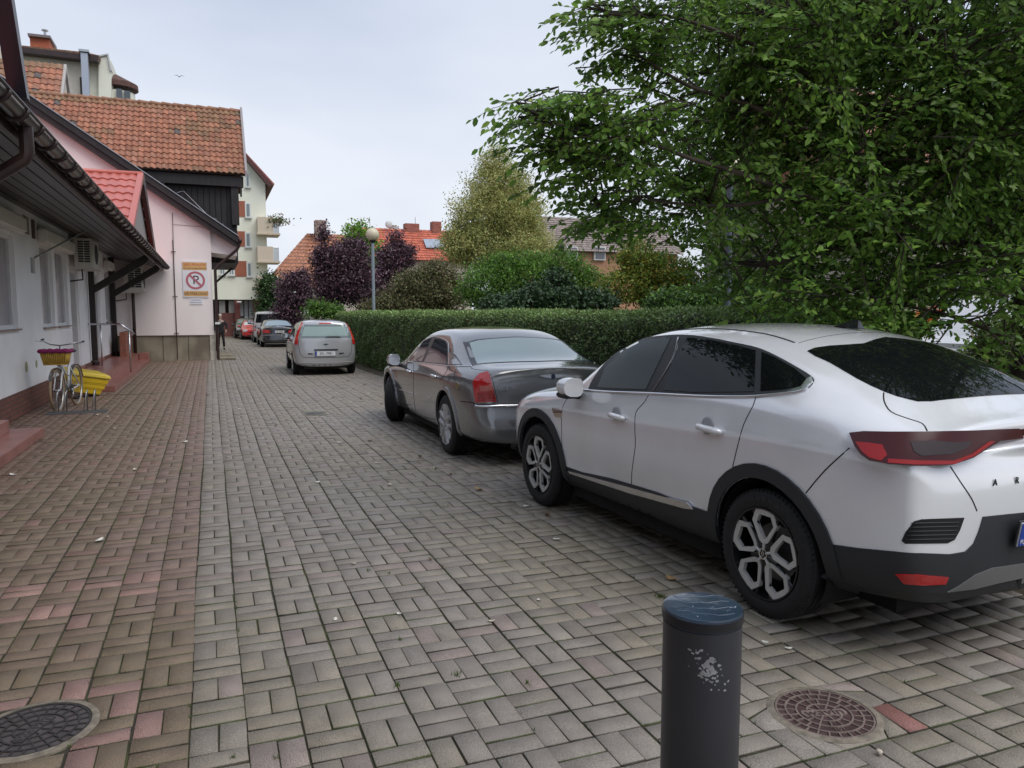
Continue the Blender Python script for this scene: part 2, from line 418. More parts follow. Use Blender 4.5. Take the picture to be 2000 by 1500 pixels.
MB().lathe([(0, .003), (.15, .003), (.15, .008), (0, .008)], (1.54, 12.87, 0), 24).build('lid', mat('old_iron', (.09, .09, .085), .7, metal=.3, var=.3, scale=20), t)
for px, py, wd, lab in ((1.0, 0, 0, ''),): pass
for (x, y, l_, lab) in ((-1.62, 17.25, .95, 'narrow mossy metal gully edge across the red paving by the lower step'), (-1.12, 21.3, .85, 'thin dark metal gully edge across the red paving nearer the pink wall')):
    tag(MB().box((x-l_/2, y-.02, -.01), (x+l_/2, y+.02, .004)).build('drain_edge', mat('mossy_metal', (.05, .055, .02), .8, var=.4, scale=12), None), lab, 'drain edge')

# tufts of moss and grass in joints (uncountable)
mv = []; mf = []
def tuft(x, y, s, n):
    for _ in range(n):
        a = random.uniform(0, 6.28); r_ = random.uniform(0, s); bx, by = x+r_*math.cos(a), y+r_*math.sin(a)
        h = random.uniform(.012, .035)*(.6+s*8); d = random.uniform(0, 6.28); w_ = .0018; k = len(mv)
        lx, ly = random.uniform(-.5, .5)*h, random.uniform(-.5, .5)*h
        mv.extend([(bx-w_*math.cos(d), by-w_*math.sin(d), -.004), (bx+w_*math.cos(d), by+w_*math.sin(d), -.004), (bx+lx, by+ly, h)])
        mf.append((k, k+1, k+2))
for (px, py, s, n) in ((1290, 1166, .035, 60), (775, 1340, .02, 25), (893, 1318, .03, 40), (782, 1250, .012, 18), (720, 1115, .02, 22), (870, 990, .03, 20), (1030, 1335, .02, 20), (455, 1480, .012, 16), (540, 1480, .012, 10), (1240, 1005, .015, 14), (760, 1120, .012, 10)):
    p = gnd(px, py); tuft(p.x, p.y, s, n)
for _ in range(420):
    k = random.choice([0, 1, 2, 3, 4, 5, 6, 7, 8, 9, 10, -1, -2, -3, 12, 14]); y = random.uniform(2, 14) ; tuft(SEAM+k*PX, y, .008, random.randint(2, 6))
me = bpy.data.meshes.new('moss_tufts'); me.from_pydata(mv, [], mf)
tag(link('moss_tufts', me, None, mat('weed', (.07, .12, .02), .8, transl=.3)), 'small green tufts of moss and grass in the paving joints', 'weeds', kind='stuff')
# ================================================================== MATERIALS OF THE BUILDINGS
white_r = mat('white_render', (.84, .84, .845), .85, var=.08, scale=.8, detail=9, bump=.12, bscale=160)
white_p = mat('white_plastic', (.72, .72, .72), .4, var=.03)
cream_r = mat('cream_render', (.80, .81, .70), .85, var=.04, scale=.7)
pink_r = mat('pink_render', (.82, .745, .73), .88, var=.05, scale=.9, bump=.12, bscale=120, aniso=(1, 1, .35))
brown = mat('brown_paint', (.035, .018, .017), .4, var=.25, scale=6)
darkwood = mat('black_timber', (.016, .013, .014), .55, var=.4, scale=3, aniso=(8, 8, .6), bump=.25)
soffit_m = mat('soffit_boards', (.045, .036, .036), .33, var=.3, scale=5, aniso=(3, .5, 1))
plinth_b = brick_mat('red_brick_plinth', (.23, .085, .06), (.18, .065, .05), (.10, .075, .065), .25, .075)
concrete = mat('stained_concrete', (.30, .265, .20), .9, col2=(.16, .135, .10), scale=1.7, bump=.4, bscale=30, detail=9, aniso=(1, 1, .6))
steptile = mat('red_step_tile', (.30, .125, .105), .30, var=.18, scale=3, spec=.5)
glass_m = mat('window_glass', (.10, .105, .12), .06, spec=.8)
blind_m = mat('grey_roller_blind', (.30, .285, .30), .22, var=.06, scale=2, spec=.6)
gutter_m = mat('brown_gutter', (.045, .034, .033), .25, var=.25, scale=8, spec=.6)
redtile = mat('red_metal_tile', (.52, .085, .060), .42, var=.12, scale=3)
metal_g = mat('galvanised', (.42, .44, .46), .35, metal=.9, var=.1, scale=6)
tile_m = mat('clay_tile', (1, 1, 1), .75, attr='Col', var=.22, scale=5, bump=.3, bscale=60)

def tile_roof(name, o, u, v, nu, nv, amp, lap, colf, m, parent, res=6, hip=0.0):
    """o top-left corner, u along the ridge (vector for the whole width), v down the slope; nu tiles x nv courses"""
    o, u, v = Vector(o), Vector(u), Vector(v); nrm = u.cross(v).normalized()
    if nrm.z < 0: nrm = -nrm
    V = []; F = []; C = []
    W = nu*res + 1
    for j in range(nv):
        cols = [colf(i, j) for i in range(nu+1)]
        for (t, h) in ((0, 0), (.93, lap), (1.0, lap), (1.0, lap*.15)):
            for i in range(W):
                s = i/(W-1); ph = (i % res)/res
                prof = amp*(.5+.5*math.sin(2*math.pi*ph)) if amp > 0 else 0
                wave = prof*.25*(t > .5)
                vt = (j+t+wave/ (v.length/nv)*.35)/nv; p = o + u*s + v*vt + nrm*(h+prof) + u.normalized()*(-hip*(1-s)*vt)
                V.append(tuple(p)); C.append(cols[min(i//res, nu)])
        b = j*4*W
        for r_ in range(3):
            for i in range(W-1): F.append((b+r_*W+i, b+r_*W+i+1, b+(r_+1)*W+i+1, b+(r_+1)*W+i))
    off = parent_world(parent)
    V = np.array(V) - np.array(off)
    me = np_mesh(name, V, F, colors=np.array(C)); shade(me, 'auto')
    return link(name, me, parent, m)

# ================================================================== WHITE LOW BUILDING (left)
XW = -2.91; YP = 28.67
wb = thing('shop_building', (XW, 16, 0), 'long low white rendered building with dark eaves, brown gutter and brick plinth', 'building')
def wall_with_holes(name, x, y0, y1, z0, z1, holes, m, parent, th=.35):
    """wall facing +X with rectangular openings (y0,y1,z0,z1)"""
    ys = sorted({y0, y1, *[h[0] for h in holes], *[h[1] for h in holes]}); zs = sorted({z0, z1, *[h[2] for h in holes], *[h[3] for h in holes]})
    V = []; F = []; idx = {}
    def vid(y, z, d):
        k = (round(y, 4), round(z, 4), d)
        if k not in idx: idx[k] = len(V); V.append((x if d == 0 else x-th, y, z))
        return idx[k]
    def solid(a, b):
        if not (0 <= a < len(ys)-1 and 0 <= b < len(zs)-1): return False
        cy, cz = (ys[a]+ys[a+1])/2, (zs[b]+zs[b+1])/2
        return not any(h[0] < cy < h[1] and h[2] < cz < h[3] for h in holes)
    for a in range(len(ys)-1):
        for b in range(len(zs)-1):
            if not solid(a, b): continue
            F.append((vid(ys[a], zs[b], 0), vid(ys[a+1], zs[b], 0), vid(ys[a+1], zs[b+1], 0), vid(ys[a], zs[b+1], 0)))
            for (na, nb, p, q) in ((a-1, b, (a, b), (a, b+1)), (a+1, b, (a+1, b), (a+1, b+1)), (a, b-1, (a, b), (a+1, b)), (a, b+1, (a, b+1), (a+1, b+1))):
                if not solid(na, nb):
                    F.append((vid(ys[p[0]], zs[p[1]], 0), vid(ys[q[0]], zs[q[1]], 0), vid(ys[q[0]], zs[q[1]], 1), vid(ys[p[0]], zs[p[1]], 1)))
    mb = MB(); mb.v = V; mb.f = F
    return mb.build(name, m, parent)
wins = [(-6.5, -4.6, 1.40, 2.88), (-3.2, -1.2, 1.40, 2.88), (1.4, 3.4, 1.40, 2.88), (5.6, 7.2, 1.40, 2.88), (9.0, 10.6, 1.40, 2.88), (12.6, 14.55, 1.40, 2.88), (16.55, 17.75, 1.38, 2.95), (18.05, 19.4, 1.38, 2.95), (25.9, 27.0, 1.38, 2.9)]
doors = [(19.75, 20.9, .33, 2.7), (22.75, 24.6, .33, 2.8)]
wall_with_holes('wall', XW, -9, YP-.02, .39, 3.41, wins + doors, white_r, wb)
B('plinth', (XW-.3, -9, 0), (XW+.03, YP-.02, .388), plinth_b, wb)
for i, (a, b, c, d) in enumerate(wins):
    f = MB(); t_ = .06
    f.box((XW-.14, a, c), (XW-.06, a+t_, d)); f.box((XW-.14, b-t_, c), (XW-.06, b, d))
    f.box((XW-.14, a+t_, c), (XW-.06, b-t_, c+t_)); f.box((XW-.14, a+t_, d-t_), (XW-.06, b-t_, d))
    if i == 5: f.box((XW-.14, 13.42, c+t_), (XW-.06, 13.50, d-t_))
    w_ = f.build('window', white_p, wb)
    B('pane', (XW-.11, a+t_, c+t_), (XW-.10, b-t_, d-t_), blind_m, w_)
    B('sill', (XW-.12, a-.03, c-.03), (XW+.05, b+.03, c-.001), mat('sill_metal', (.25, .17, .15), .4), w_)
for (a, b) in ((12.35, 14.75), (16.4, 17.95), (17.96, 19.6), (25.75, 27.1)):
    MB().prism([(a, 2.93), (b, 2.93), (b, 3.2), (a, 3.2)], 'x', XW, XW+.17).build('shutter_box', mat('cream_plastic', (.80, .79, .74), .45), wb, bevel=.035)
for i, (a, b, c, d) in enumerate(doors):
    f = MB(); t_ = .12
    f.box((XW-.25, a, c), (XW-.04, a+t_, d)); f.box((XW-.25, b-t_, c), (XW-.04, b, d)); f.box((XW-.25, a+t_, d-t_), (XW-.04, b-t_, d))
    dr = f.build('door_frame', white_p, wb)
    B('door_leaf', (XW-.20, a+t_, c), (XW-.15, b-t_, d-t_), mat('grey_door', (.22, .225, .24), .35, var=.05), dr)
    B('threshold', (XW-.15, a-.05, .30), (XW+.06, b+.05, .40), steptile, dr)
# wall vents
B('vent', (XW, 15.35, 3.0), (XW+.02, 15.7, 3.3), mat('vent_grey', (.3, .27, .24), .7), wb)
B('vent', (XW, 15.98, 2.97), (XW+.03, 16.15, 3.3), mat('vent_dark', (.12, .09, .08), .7), wb)
for y, s in ((14.95, 1.0), (15.75, .8)):
    MB().lathe([(0, 0), (.09*s, 0), (.09*s, .006), (0, .006)], (XW, y, .75), 20, 'x').build('damp_patch', mat('damp_stain', (.36, .37, .22), .9, var=.2, scale=20), wb)
# canopy: soffit, roof, gutter
GX, GZ = -1.31, 3.12
MB().prism([(XW, 3.41), (GX-.10, 3.14), (GX-.06, 3.20), (XW, 3.62)], 'y', -9, YP-.03).build('soffit', soffit_m, wb)
for k in range(70):
    pass
gr = MB()
for k in range(7):
    x = XW + (k+1)*(GX-.1-XW)/8; z = 3.41 + (k+1)*(3.14-3.41)/8
    gr.box((x-.006, -9, z-.006), (x+.006, YP-.04, z+.002))
gr.build('soffit_joint', mat('soffit_gap', (.012, .01, .01), .8), wb)
MB().prism([(GX-.12, 3.262), (GX-.02, 3.262), (GX-.02, 3.30), (-6.5, 5.9), (-6.5, 5.8)], 'y', -9.1, YP-.02).build('roof', redtile, wb)
g = MB(); n = 14; ring = []
for k in range(n+1):
    a = math.pi + math.pi*k/n; ring.append((GX+.076*math.cos(a), GZ+.076*math.sin(a)+.06))
inner = [(GX+(x-GX)*.9, z+.004) for x, z in ring][::-1]
g.prism(ring + inner, 'y', -9, 28.6)
gut = g.build('gutter', gutter_m, wb, smooth='auto')
for k in range(43):
    y = 4.6 + k*.565; s = MB(); pts = []
    for q in range(9):
        a = math.pi + math.pi*q/8; pts.append((GX+.083*math.cos(a), y, GZ+.06+.083*math.sin(a)))
    s.tube(pts, .017, 6); s.build('gutter_bracket', brown, gut, smooth=True)
MB().tube([(GX+.079, -9, GZ+.065), (GX+.079, 28.6, GZ+.065)], .012, 8).build('gutter_lip', gutter_m, gut, smooth=True)
B('eave_board', (GX-.14, -9, 3.06), (GX-.102, 28.6, 3.26), brown, wb)
# downpipes running diagonally to the wall then down
# square posts against the wall with diagonal braces up to the eaves
pm_ = mat('dark_post_wood', (.022, .013, .013), .5, var=.35, scale=5, aniso=(6, 6, .7), bump=.2)
for (y, zb) in ((22.4, .30), (27.0, .30), (-.6, 0)):
    zt = 3.36
    MB().box((XW+.01, y-.075, zb), (XW+.16, y+.075, zt)).build('post', pm_, wb, bevel=.008)
    MB().prism([(XW+.161, 2.16), (XW+.161, 2.36), (GX-.22, 3.17), (GX-.145, 3.14), (GX-.145, 3.02), (GX-.20, 2.94)], 'y', y-.06, y+.06).build('brace', pm_, wb, bevel=.008)
    MB().lathe([(.10, zb), (.10, zb+.09), (.085, zb+.12)], (XW+.10, y-.02, 0), 12).build('post_foot', brown, wb)
for (yg, yw, xv, zb) in ((7.2, 7.2, -2.80, .05),):
    pass
for (yg, yw, xv, zb) in ((7.2, 7.2, -2.80, .05),):
    pts = [(GX, yg, GZ+.02), (GX, yg, GZ-.2), (GX-.02, yg, GZ-.25)]
    zt = 1.80
    pts += [(xv+.03, yw, zt+.03), (xv, yw, zt-.04), (xv, yw, zb+.22), (xv+.02, yw-.02, zb+.1), (xv+.14, yw-.12, zb+.03)]
    dp = MB().tube(pts, .052, 10).build('downpipe', brown, wb, smooth='auto')
    for zc in (zb+.5, 1.9):
        MB().lathe([(.06, zc-.02), (.06, zc+.02)], (xv, yw, 0), 12).build('pipe_clamp', gutter_m, dp)
MB().tube([(-2.38, 28.5, 3.1), (-2.38, 28.5, .12)], .052, 10).build('downpipe', brown, wb, smooth=True)
MB().tube([(-2.83, 21.85, .45), (-2.83, 21.85, 3.3)], .012, 6).build('conduit', white_p, wb)
# wall-fixed rod
rd = thing('wall_rod', (XW, 15.6, 2.5), 'thin grey metal rod slanting up from the white wall towards the eaves', 'rod')
MB().tube([at(55, 510, 15.9), at(200, 433, 18.6)], .016, 8).build('rod', metal_g, rd)
MB().box((XW, 15.75, 2.35), (XW+.03, 15.95, 2.62)).build('wall_plate', metal_g, rd)
# dormer with red metal tiles
apx = (-1.42, 20.95, 4.96)
dm_roof = MB()
def red_col(i, j): return (1, 1, 1)
rt2 = mat('red_metal_tile_wave', (.50, .145, .115), .4, var=.08, scale=3)
yb, zb_ = 17.75, 3.44
d1 = tile_roof('dormer_roof', (-5.2, 20.95, 4.96), (3.70, 0, 0), (0, yb-20.95, zb_-4.96), 19, 7, .028, .03, red_col, rt2, wb, res=8)
d2 = tile_roof('dormer_roof', (-1.5, 20.96, 4.96), (-3.70, 0, 0), (0, 20.95-yb, zb_-4.96), 19, 7, .028, .03, red_col, rt2, wb, res=8)
rt3 = mat('red_flashing', (.52, .15, .12), .35)
MB().tube([(-5.2, 20.95, 5.0), (-1.42, 20.95, 5.0)], .055, 10).build('ridge_cap', rt3, wb, smooth=True)
def vb(y0, z0, y1, z1, x, wd, th_, m, nm):
    d = Vector((0, y1-y0, z1-z0)).normalized(); nn = Vector((0, -d.z, d.y)) ; nn = nn if nn.z > 0 else -nn
    a, b = Vector((x, y0, z0)), Vector((x, y1, z1))
    q = [a+nn*.03, b+nn*.03, b-nn*wd, a-nn*wd]
    return MB().prism([(p.y, p.z) for p in q], 'x', x-th_, x).build(nm, m, wb)
vb(20.95, 5.0, 17.4, 3.31, -1.40, .10, .12, rt3, 'verge_trim')
vb(20.98, 5.0, 24.5, 3.31, -1.385, .30, .10, brown, 'gable_board')
MB().prism([(17.85, 3.32), (24.05, 3.32), (20.95, 4.86)], 'x', -1.60, -1.525).build('dormer_gable', mat('grey_gable', (.30, .28, .27), .8), wb)
# steep near gable board at the photograph's left edge
MB().prism([(6.93, 3.28), (7.03, 3.28), (5.40, 6.25), (5.30, 6.05)], 'x', -1.36, -1.24).build('gable_board', mat('dark_gable', (.02, .02, .03), .35), wb)
MB().prism([(4.2, 3.3), (6.85, 3.28), (5.30, 5.9)], 'x', -2.1, -1.6).build('dormer_gable', mat('grey_gable2', (.22, .22, .25), .8), wb)
MB().prism([(6.55, 3.28), (6.66, 3.28), (5.22, 5.8), (5.15, 5.65)], 'x', -1.6, -1.5).build('gable_board', mat('grey_trim', (.35, .35, .38), .5), wb)

# AC units
ac_w = mat('ac_casing', (.62, .61, .56), .5, var=.05); ac_d = mat('ac_dark', (.03, .03, .035), .6)
def ac_unit(x, y, z, L, H, D, label):
    t = thing('air_conditioner', (x, y, z), label, 'air conditioner', 'air conditioners hung under the eaves')
    B('casing', (x, y, z), (x+D, y+L, z+H), ac_w, t, bevel=.015)
    g = MB()
    g.box((x+D*.22, y-.006, z+H*.14), (x+D*.88, y-.001, z+H*.9)); o = g.build('side_grille', ac_d, t)
    s = MB()
    for k in range(9): s.box((x+D*.2, y-.018, z+H*(.14+.085*k)), (x+D*.9, y-.006, z+H*(.14+.085*k)+.014))
    s.box((x+D*.53, y-.02, z+H*.12), (x+D*.57, y-.006, z+H*.92)); s.build('slat', ac_w, o)
    MB().lathe([(H*.36, 0), (H*.36, .01), (0, .01)], (x+D, y+L*.6, z+H*.5), 24, 'x').build('fan_grille', ac_d, t)
    MB().box((x+D, y+L*.05, z+H*.12), (x+D+.006, y+L*.2, z+H*.88)).build('front_panel', ac_w, t)
    MB().box((x-.1, y+.05, z-.05), (x+D+.03, y+.1, z-.002)).box((x-.1, y+L-.1, z-.05), (x+D+.03, y+L-.05, z-.002)).build('bracket', ac_w, t)
    MB().tube([(x+.02, y+L*.8, z), (x+.02, y+L*.85, z-.25), (x-.3, y+L*.85, z-.3)], .018, 6).build('hose', brown, t)
ac_unit(-2.80, 19.75, 2.68, 1.15, .64, .36, 'cream air conditioner with slatted side under the eaves above the grey door')
ac_unit(-2.60, 28.15, 2.34, .45, .84, .58, 'cream air conditioner at the far end of the eaves beside the pink wall')

# steps
st = thing('entrance_steps', (-2.5, 10.8, 0), 'red tiled entrance steps at the left edge nearest the camera', 'steps', 'red tiled entrance steps')
B('step', (-2.88, 7.5, 0), (-2.14, 11.83, .12), steptile, st, bevel=.006)
B('step', (-2.878, 7.5, .12), (-2.47, 11.52, .28), steptile, st, bevel=.006)
st = thing('entrance_steps', (-2.4, 23, 0), 'long red tiled platform and step in front of the doors below the downpipes', 'steps', 'red tiled entrance steps')
B('step', (-2.88, 17.98, 0), (-1.92, 28.6, .12), steptile, st, bevel=.006)
B('step', (-2.878, 18.35, .12), (-2.22, 28.58, .30), steptile, st, bevel=.006)
B('parapet', (-2.62, 26.3, .30), (-2.46, 28.3, 1.05), brick_mat('parapet_brick', (.36, .12, .07), (.30, .1, .06), (.2, .12, .1), .25, .075), st)
B('low_wall', (-2.2, 27.6, .12), (-1.95, 28.55, .34), steptile, st)
hr = thing('handrail', (-2.0, 22.4, .12), 'stainless steel handrail running out from the wall and down over the red steps', 'handrail')
steel = mat('stainless', (.55, .56, .58), .25, metal=1)
MB().tube([(XW+.02, 22.05, 1.36), (-2.20, 22.05, 1.36), (-2.14, 22.05, 1.34), (-1.84, 22.05, 1.10)], .026, 10).build('rail', steel, hr, smooth=True)
for (x, y, z0, z1) in ((-2.62, 22.05, .3, 1.35), (-1.97, 22.05, .12, 1.2)):
    MB().tube([(x, y, z0), (x, y, z1)], .022, 8).build('post', steel, hr, smooth=True)

# tall tiled building beside the lane on the left (unseen, added outside the frame for the car windows to reflect)
tbk = thing('added_brick_building', (-11, -1, 0), 'tall brick building with skylights added out of view for the side windows of the white car to reflect', 'building')
B('wall', (-16, -10, 0), (-7.2, 2.4, 6.6), brick_mat('side_brick', (.30, .13, .09), (.25, .10, .07), (.2, .16, .13), .25, .075), tbk)
MB().prism([(-6.9, 6.4), (-6.9, 6.7), (-11.6, 11.6), (-16.3, 6.7), (-16.3, 6.4)], 'y', -10.4, 2.8).build('roof', mat('side_roof', (.26, .11, .07), .8, var=.3, scale=4), tbk)
for k in range(4):
    y = -8.6+k*2.7; B('window', (-7.24, y, 3.9), (-7.12, y+1.2, 5.5), white_p, tbk); B('pane', (-7.119, y+.1, 4.0), (-7.10, y+1.1, 5.4), glass_m, tbk)
    MB().prism([(-8.1, 7.98), (-8.02, 8.06), (-9.5, 9.62), (-9.58, 9.54)], 'y', y, y+1.7).build('skylight', mat('sky_window', (.35, .40, .48), .12), tbk)

# ================================================================== PINK BUILDING
pb = thing('pink_building', (-1.4, YP, 0), 'pink rendered gable building with dark verge boards and concrete plinth', 'building')
RS = .685   # roof slope
def rz_(x): return 4.17 + (.95-x)*RS
MB().prism([(.09, .88), (.09, rz_(.09)-.22), (-6.2, rz_(-6.2)-.22), (-6.2, .88)], 'y', YP, YP+9).build('wall', pink_r, pb)
B('plinth', (-6.2, YP+.06, 0), (.09-.02, YP+9, .879), concrete, pb)
B('corner_block', (-.05, YP+.02, 0), (.12, YP+.4, .95), mat('pale_concrete', (.42, .39, .34), .9, var=.2, scale=6), pb)
for x in (-1.55, -.75): B('plinth_joint', (x, YP+.05, 0), (x+.02, YP+.062, .86), mat('joint_dark', (.08, .07, .055), .9), pb)
# roof slab over it, verge towards the viewer
q = [(.99, rz_(.99)-.02), (-6.4, rz_(-6.4)-.02), (-6.4, rz_(-6.4)+.12), (.99, rz_(.99)+.12)]
MB().prism(q, 'y', 28.42, 38).build('roof', mat('dark_roof_felt', (.04, .035, .035), .6), pb)
MB().prism([(.97, rz_(.97)-.12), (-6.4, rz_(-6.4)-.12), (-6.4, rz_(-6.4)+.10), (.97, rz_(.97)+.10)], 'y', 28.34, 28.42).build('verge_board', darkwood, pb)
MB().prism([(.2, rz_(.2)-.34), (-6.4, rz_(-6.4)-.34), (-6.4, rz_(-6.4)-.12), (.95, rz_(.95)-.14), (.95, rz_(.95)-.30)], 'y', 28.44, 28.52).build('verge_board', brown, pb)
MB().prism([(1.0, rz_(1.0)+.12), (-6.4, rz_(-6.4)+.12), (-6.4, rz_(-6.4)+.15), (1.0, rz_(1.0)+.15)], 'y', 28.30, 28.46).build('verge_flashing', metal_g, pb)
MB().prism([(.09, 3.72), (.93, 3.62), (.93, 4.02), (.09, 4.5)], 'y', YP+.1, YP+6).build('eave_box', pink_r, pb)
MB().tube([(1.03, 28.4, 4.13), (1.03, 38, 4.10)], .075, 10).build('gutter', brown, pb, smooth=True)
def pipe(pts, name='downpipe', r_=.05, par=pb, m=None): return MB().tube(pts, r_, 10).build(name, m or brown, par, smooth='auto')
pipe([(1.0, 28.5, 4.1), (1.0, 28.5, 3.95), (.93, 28.56, 3.82), (.28, 28.6, 3.25), (.2, 28.6, 3.1), (.2, 28.6, .05)])
pipe([(1.02, 34.5, 4.1), (1.02, 34.5, 3.6), (.25, 34.5, 2.9), (.2, 34.5, .05)])
B('air_terminal_box', (.14, 28.45, 1.25), (.3, 28.55, 1.32), white_p, pb)
# lightning conductor on the wall
lc = MB(); lc.tube([(-1.08, YP-.03, 5.0), (-1.10, YP-.03, 2.5), (-1.10, YP-.03, .9)], .009, 6).tube([(-1.10, YP-.03, 4.1), (-1.1, YP-.03, .05)], .016, 6)
for z in (3.7, 2.2, .95): lc.tube([(-1.18, YP-.04, z), (-1.02, YP-.04, z)], .012, 6)
lc.tube([(-1.09, YP-.02, 4.62), (.1, YP-.02, 4.55)], .005, 5)
lc.build('lightning_conductor', brown, pb)
lr = MB(); a_, b_ = Vector((-.9, 28.36, rz_(-.9)+.2)), Vector((.3, 28.36, rz_(.3)+.2))
lr.tube([a_, a_+Vector((.2, 0, .06)), b_+Vector((-.2, 0, .04)), b_], .007, 5)
for x in (-1.3, -.1, .5): lr.tube([(x, 28.38, rz_(x)+.14), (x, 28.36, rz_(x)+.22)], .006, 5)
lr.build('roof_wire', metal_g, pb)
# block of pavement kerb by the corner
ks = thing('kerb_slab', (.45, 28.9, 0), 'low concrete slabs at the foot of the brown downpipe by the pink corner', 'slab')
B('slab', (.2, 28.6, 0), (.78, 29.6, .07), concrete, ks, bevel=.01); B('slab', (.22, 29.7, 0), (.7, 32, .10), concrete, ks, bevel=.01)
# sign
XA, XB = -.84, -.04
sg = thing('parking_sign', ((XA+XB)/2, YP-.03, 2.1), 'white sign with orange bands, red ring and crossed letter P on the pink wall', 'sign')
yS = YP-.03; wht = mat('sign_white', (.72, .71, .74), .5); orange = mat('sign_orange', (.62, .36, .14), .6, var=.12, scale=10)
B('panel', (XA, yS, 2.17), (XB, YP, 3.40), wht, sg)
B('orange_band', (XA+.01, yS-.004, 3.10), (XB-.03, yS-.001, 3.36), orange, sg)
B('orange_band', (XA+.03, yS-.004, 2.21), (XB-.01, yS-.001, 2.39), orange, sg)
rot_w = Matrix.Rotation(R(90), 4, 'X')
ringm = mat('sign_ring', (.45, .13, .16), .6); dk = mat('sign_dark', (.05, .03, .035), .6); redt = mat('sign_red', (.50, .11, .05), .6)
cx_, cz_ = (XA+XB)/2, 2.75; rg = MB()
for k in range(48):
    a, b = 2*math.pi*k/48, 2*math.pi*(k+1)/48
    rg.prism([(cx_+.305*math.cos(a), cz_+.305*math.sin(a)), (cx_+.305*math.cos(b), cz_+.305*math.sin(b)), (cx_+.235*math.cos(b), cz_+.235*math.sin(b)), (cx_+.235*math.cos(a), cz_+.235*math.sin(a))], 'y', yS-.006, yS-.001)
d_ = .17; e_ = .022
rg.prism([(cx_-d_-e_, cz_+d_-e_), (cx_-d_+e_, cz_+d_+e_), (cx_+d_+e_, cz_-d_+e_), (cx_+d_-e_, cz_-d_-e_)], 'y', yS-.012, yS-.008)
rg.build('prohibition_ring', ringm, sg)
text_obj('letter_p', 'P', .42, (cx_+.01, yS-.004, cz_), rot_w, dk, sg, ext=.002)
text_obj('lettering', 'TEREN PRYWATNY', .112, (cx_-.01, yS-.006, 3.275), rot_w, redt, sg, xs=.80)
text_obj('lettering', 'WSTĘP WZBRONIONY', .06, (cx_-.01, yS-.006, 3.15), rot_w, dk, sg, xs=1.2)
text_obj('lettering', 'NIE PARKOWAĆ', .135, (cx_+.01, yS-.006, 2.295), rot_w, dk, sg, xs=.78)
nt_ = thing('small_notice', (cx_+.0, YP-.02, 2.03), 'small white notice with blue lines of text just under the parking sign', 'notice')
B('panel', (cx_-.19, YP-.02, 1.93), (cx_+.2, YP-.001, 2.13), wht, nt_)
blu = mat('notice_blue', (.06, .10, .28), .6)
text_obj('lettering', 'MONITORING', .045, (cx_, YP-.022, 2.075), rot_w, blu, nt_)
text_obj('lettering', 'teren dozorowany', .045, (cx_, YP-.022, 2.0), rot_w, blu, nt_)

# ================================================================== TIMBER BUILDING WITH ORANGE TILES
tb = thing('timber_building', (-3, 31, 0), 'black timber clad building with weathered orange clay tile roof behind the pink wall', 'building')
B('wall', (-9, 30.95, 3.5), (1.04, 36, 6.9), darkwood, tb)
bt = MB()
for k in range(50): bt.box((-8.9+k*.2, 30.925, 3.5), (-8.885+k*.2, 30.949, 6.5))
bt.build('board_joint', mat('timber_gap', (.006, .006, .007), .9), tb)
B('beam', (.86, 30.7, 4.9), (1.12, 30.95, 6.4), darkwood, tb)
B('eave_beam', (-9, 30.62, 6.28), (1.30, 30.94, 6.66), darkwood, tb)
MB().tube([(-9, 30.52, 6.72), (1.36, 30.52, 6.72)], .06, 8).build('gutter', brown, tb, smooth=True)
rs = np.random.RandomState(5)
pal = [np.array(c) for c in ((.345, .145, .088), (.38, .165, .10), (.30, .118, .074), (.27, .135, .088), (.33, .18, .125))]
moss = np.array((.16, .115, .06)); dk_t = np.array((.10, .085, .08))
def clay(i, j):
    c = (pal[rs.randint(5)]*.45+pal[0]*.55)*rs.uniform(.90, 1.08)
    q = math.sin(i*.31)+math.sin(i*.13+j*.6)+rs.normal(0, .5)
    if q > 1.25: c = c*.5+moss*.5
    if rs.rand() < .02: c = dk_t
    if j < 1: c = c*.5+moss*.6
    return c
def clay_n(i, j):
    c = clay(i, j); k = max(0, (i-34)/18)
    return c*(1-.35*k*rs.rand()) + moss*.35*k*rs.rand()
tile_roof('roof', (-9.2, 33.05, 9.55), (10.58, 0, 0), (0, -2.6, -2.84), 53, 13, .055, .035, clay_n, tile_m, tb, res=8)
tile_roof('roof', (1.38, 33.06, 9.55), (-10.58, 0, 0), (0, 2.6, -2.84), 40, 8, .055, .035, clay, tile_m, tb, res=6)
rc = MB()
for k in range(26): rc.tube([(-9.2+k*.407, 33.05, 9.60), (-9.2+k*.407+.42, 33.05, 9.575)], [.09, .075], 10)
rc.build('ridge_tiles', mat('ridge_clay', (.30, .16, .10), .85, var=.3, scale=3), tb, smooth='auto')
MB().prism([(30.42, 6.62), (33.05, 9.5), (35.7, 6.62), (35.7, 6.82), (33.05, 9.75), (30.42, 6.85)], 'x', 1.36, 1.44).build('verge_flashing', mat('verge_grey', (.30, .28, .28), .5), tb)
MB().prism([(30.95, 6.5), (33.05, 9.3), (35.2, 6.5)], 'x', .9, 1.04).build('gable', darkwood, tb)
# tiled dormer on top-left, behind the ridge
tile_roof('dormer_roof', (-8.6, 37.0, 11.75), (3.35, 0, 0), (0, -1.6, -1.9), 14, 7, .05, .035, clay, tile_m, tb, res=6)
MB().prism([(35.4, 9.85), (37.05, 11.8), (37.2, 11.7), (38.4, 9.85), (38.1, 9.85), (37.05, 11.55), (35.6, 9.85)], 'x', -5.26, -5.16).build('dormer_verge', mat('pale_verge', (.45, .42, .4), .6), tb)
MB().prism([(35.6, 8.4), (35.6, 9.85), (37.05, 11.5), (38.3, 9.85), (38.3, 8.4)], 'x', -8.6, -5.4).build('dormer_wall', darkwood, tb)

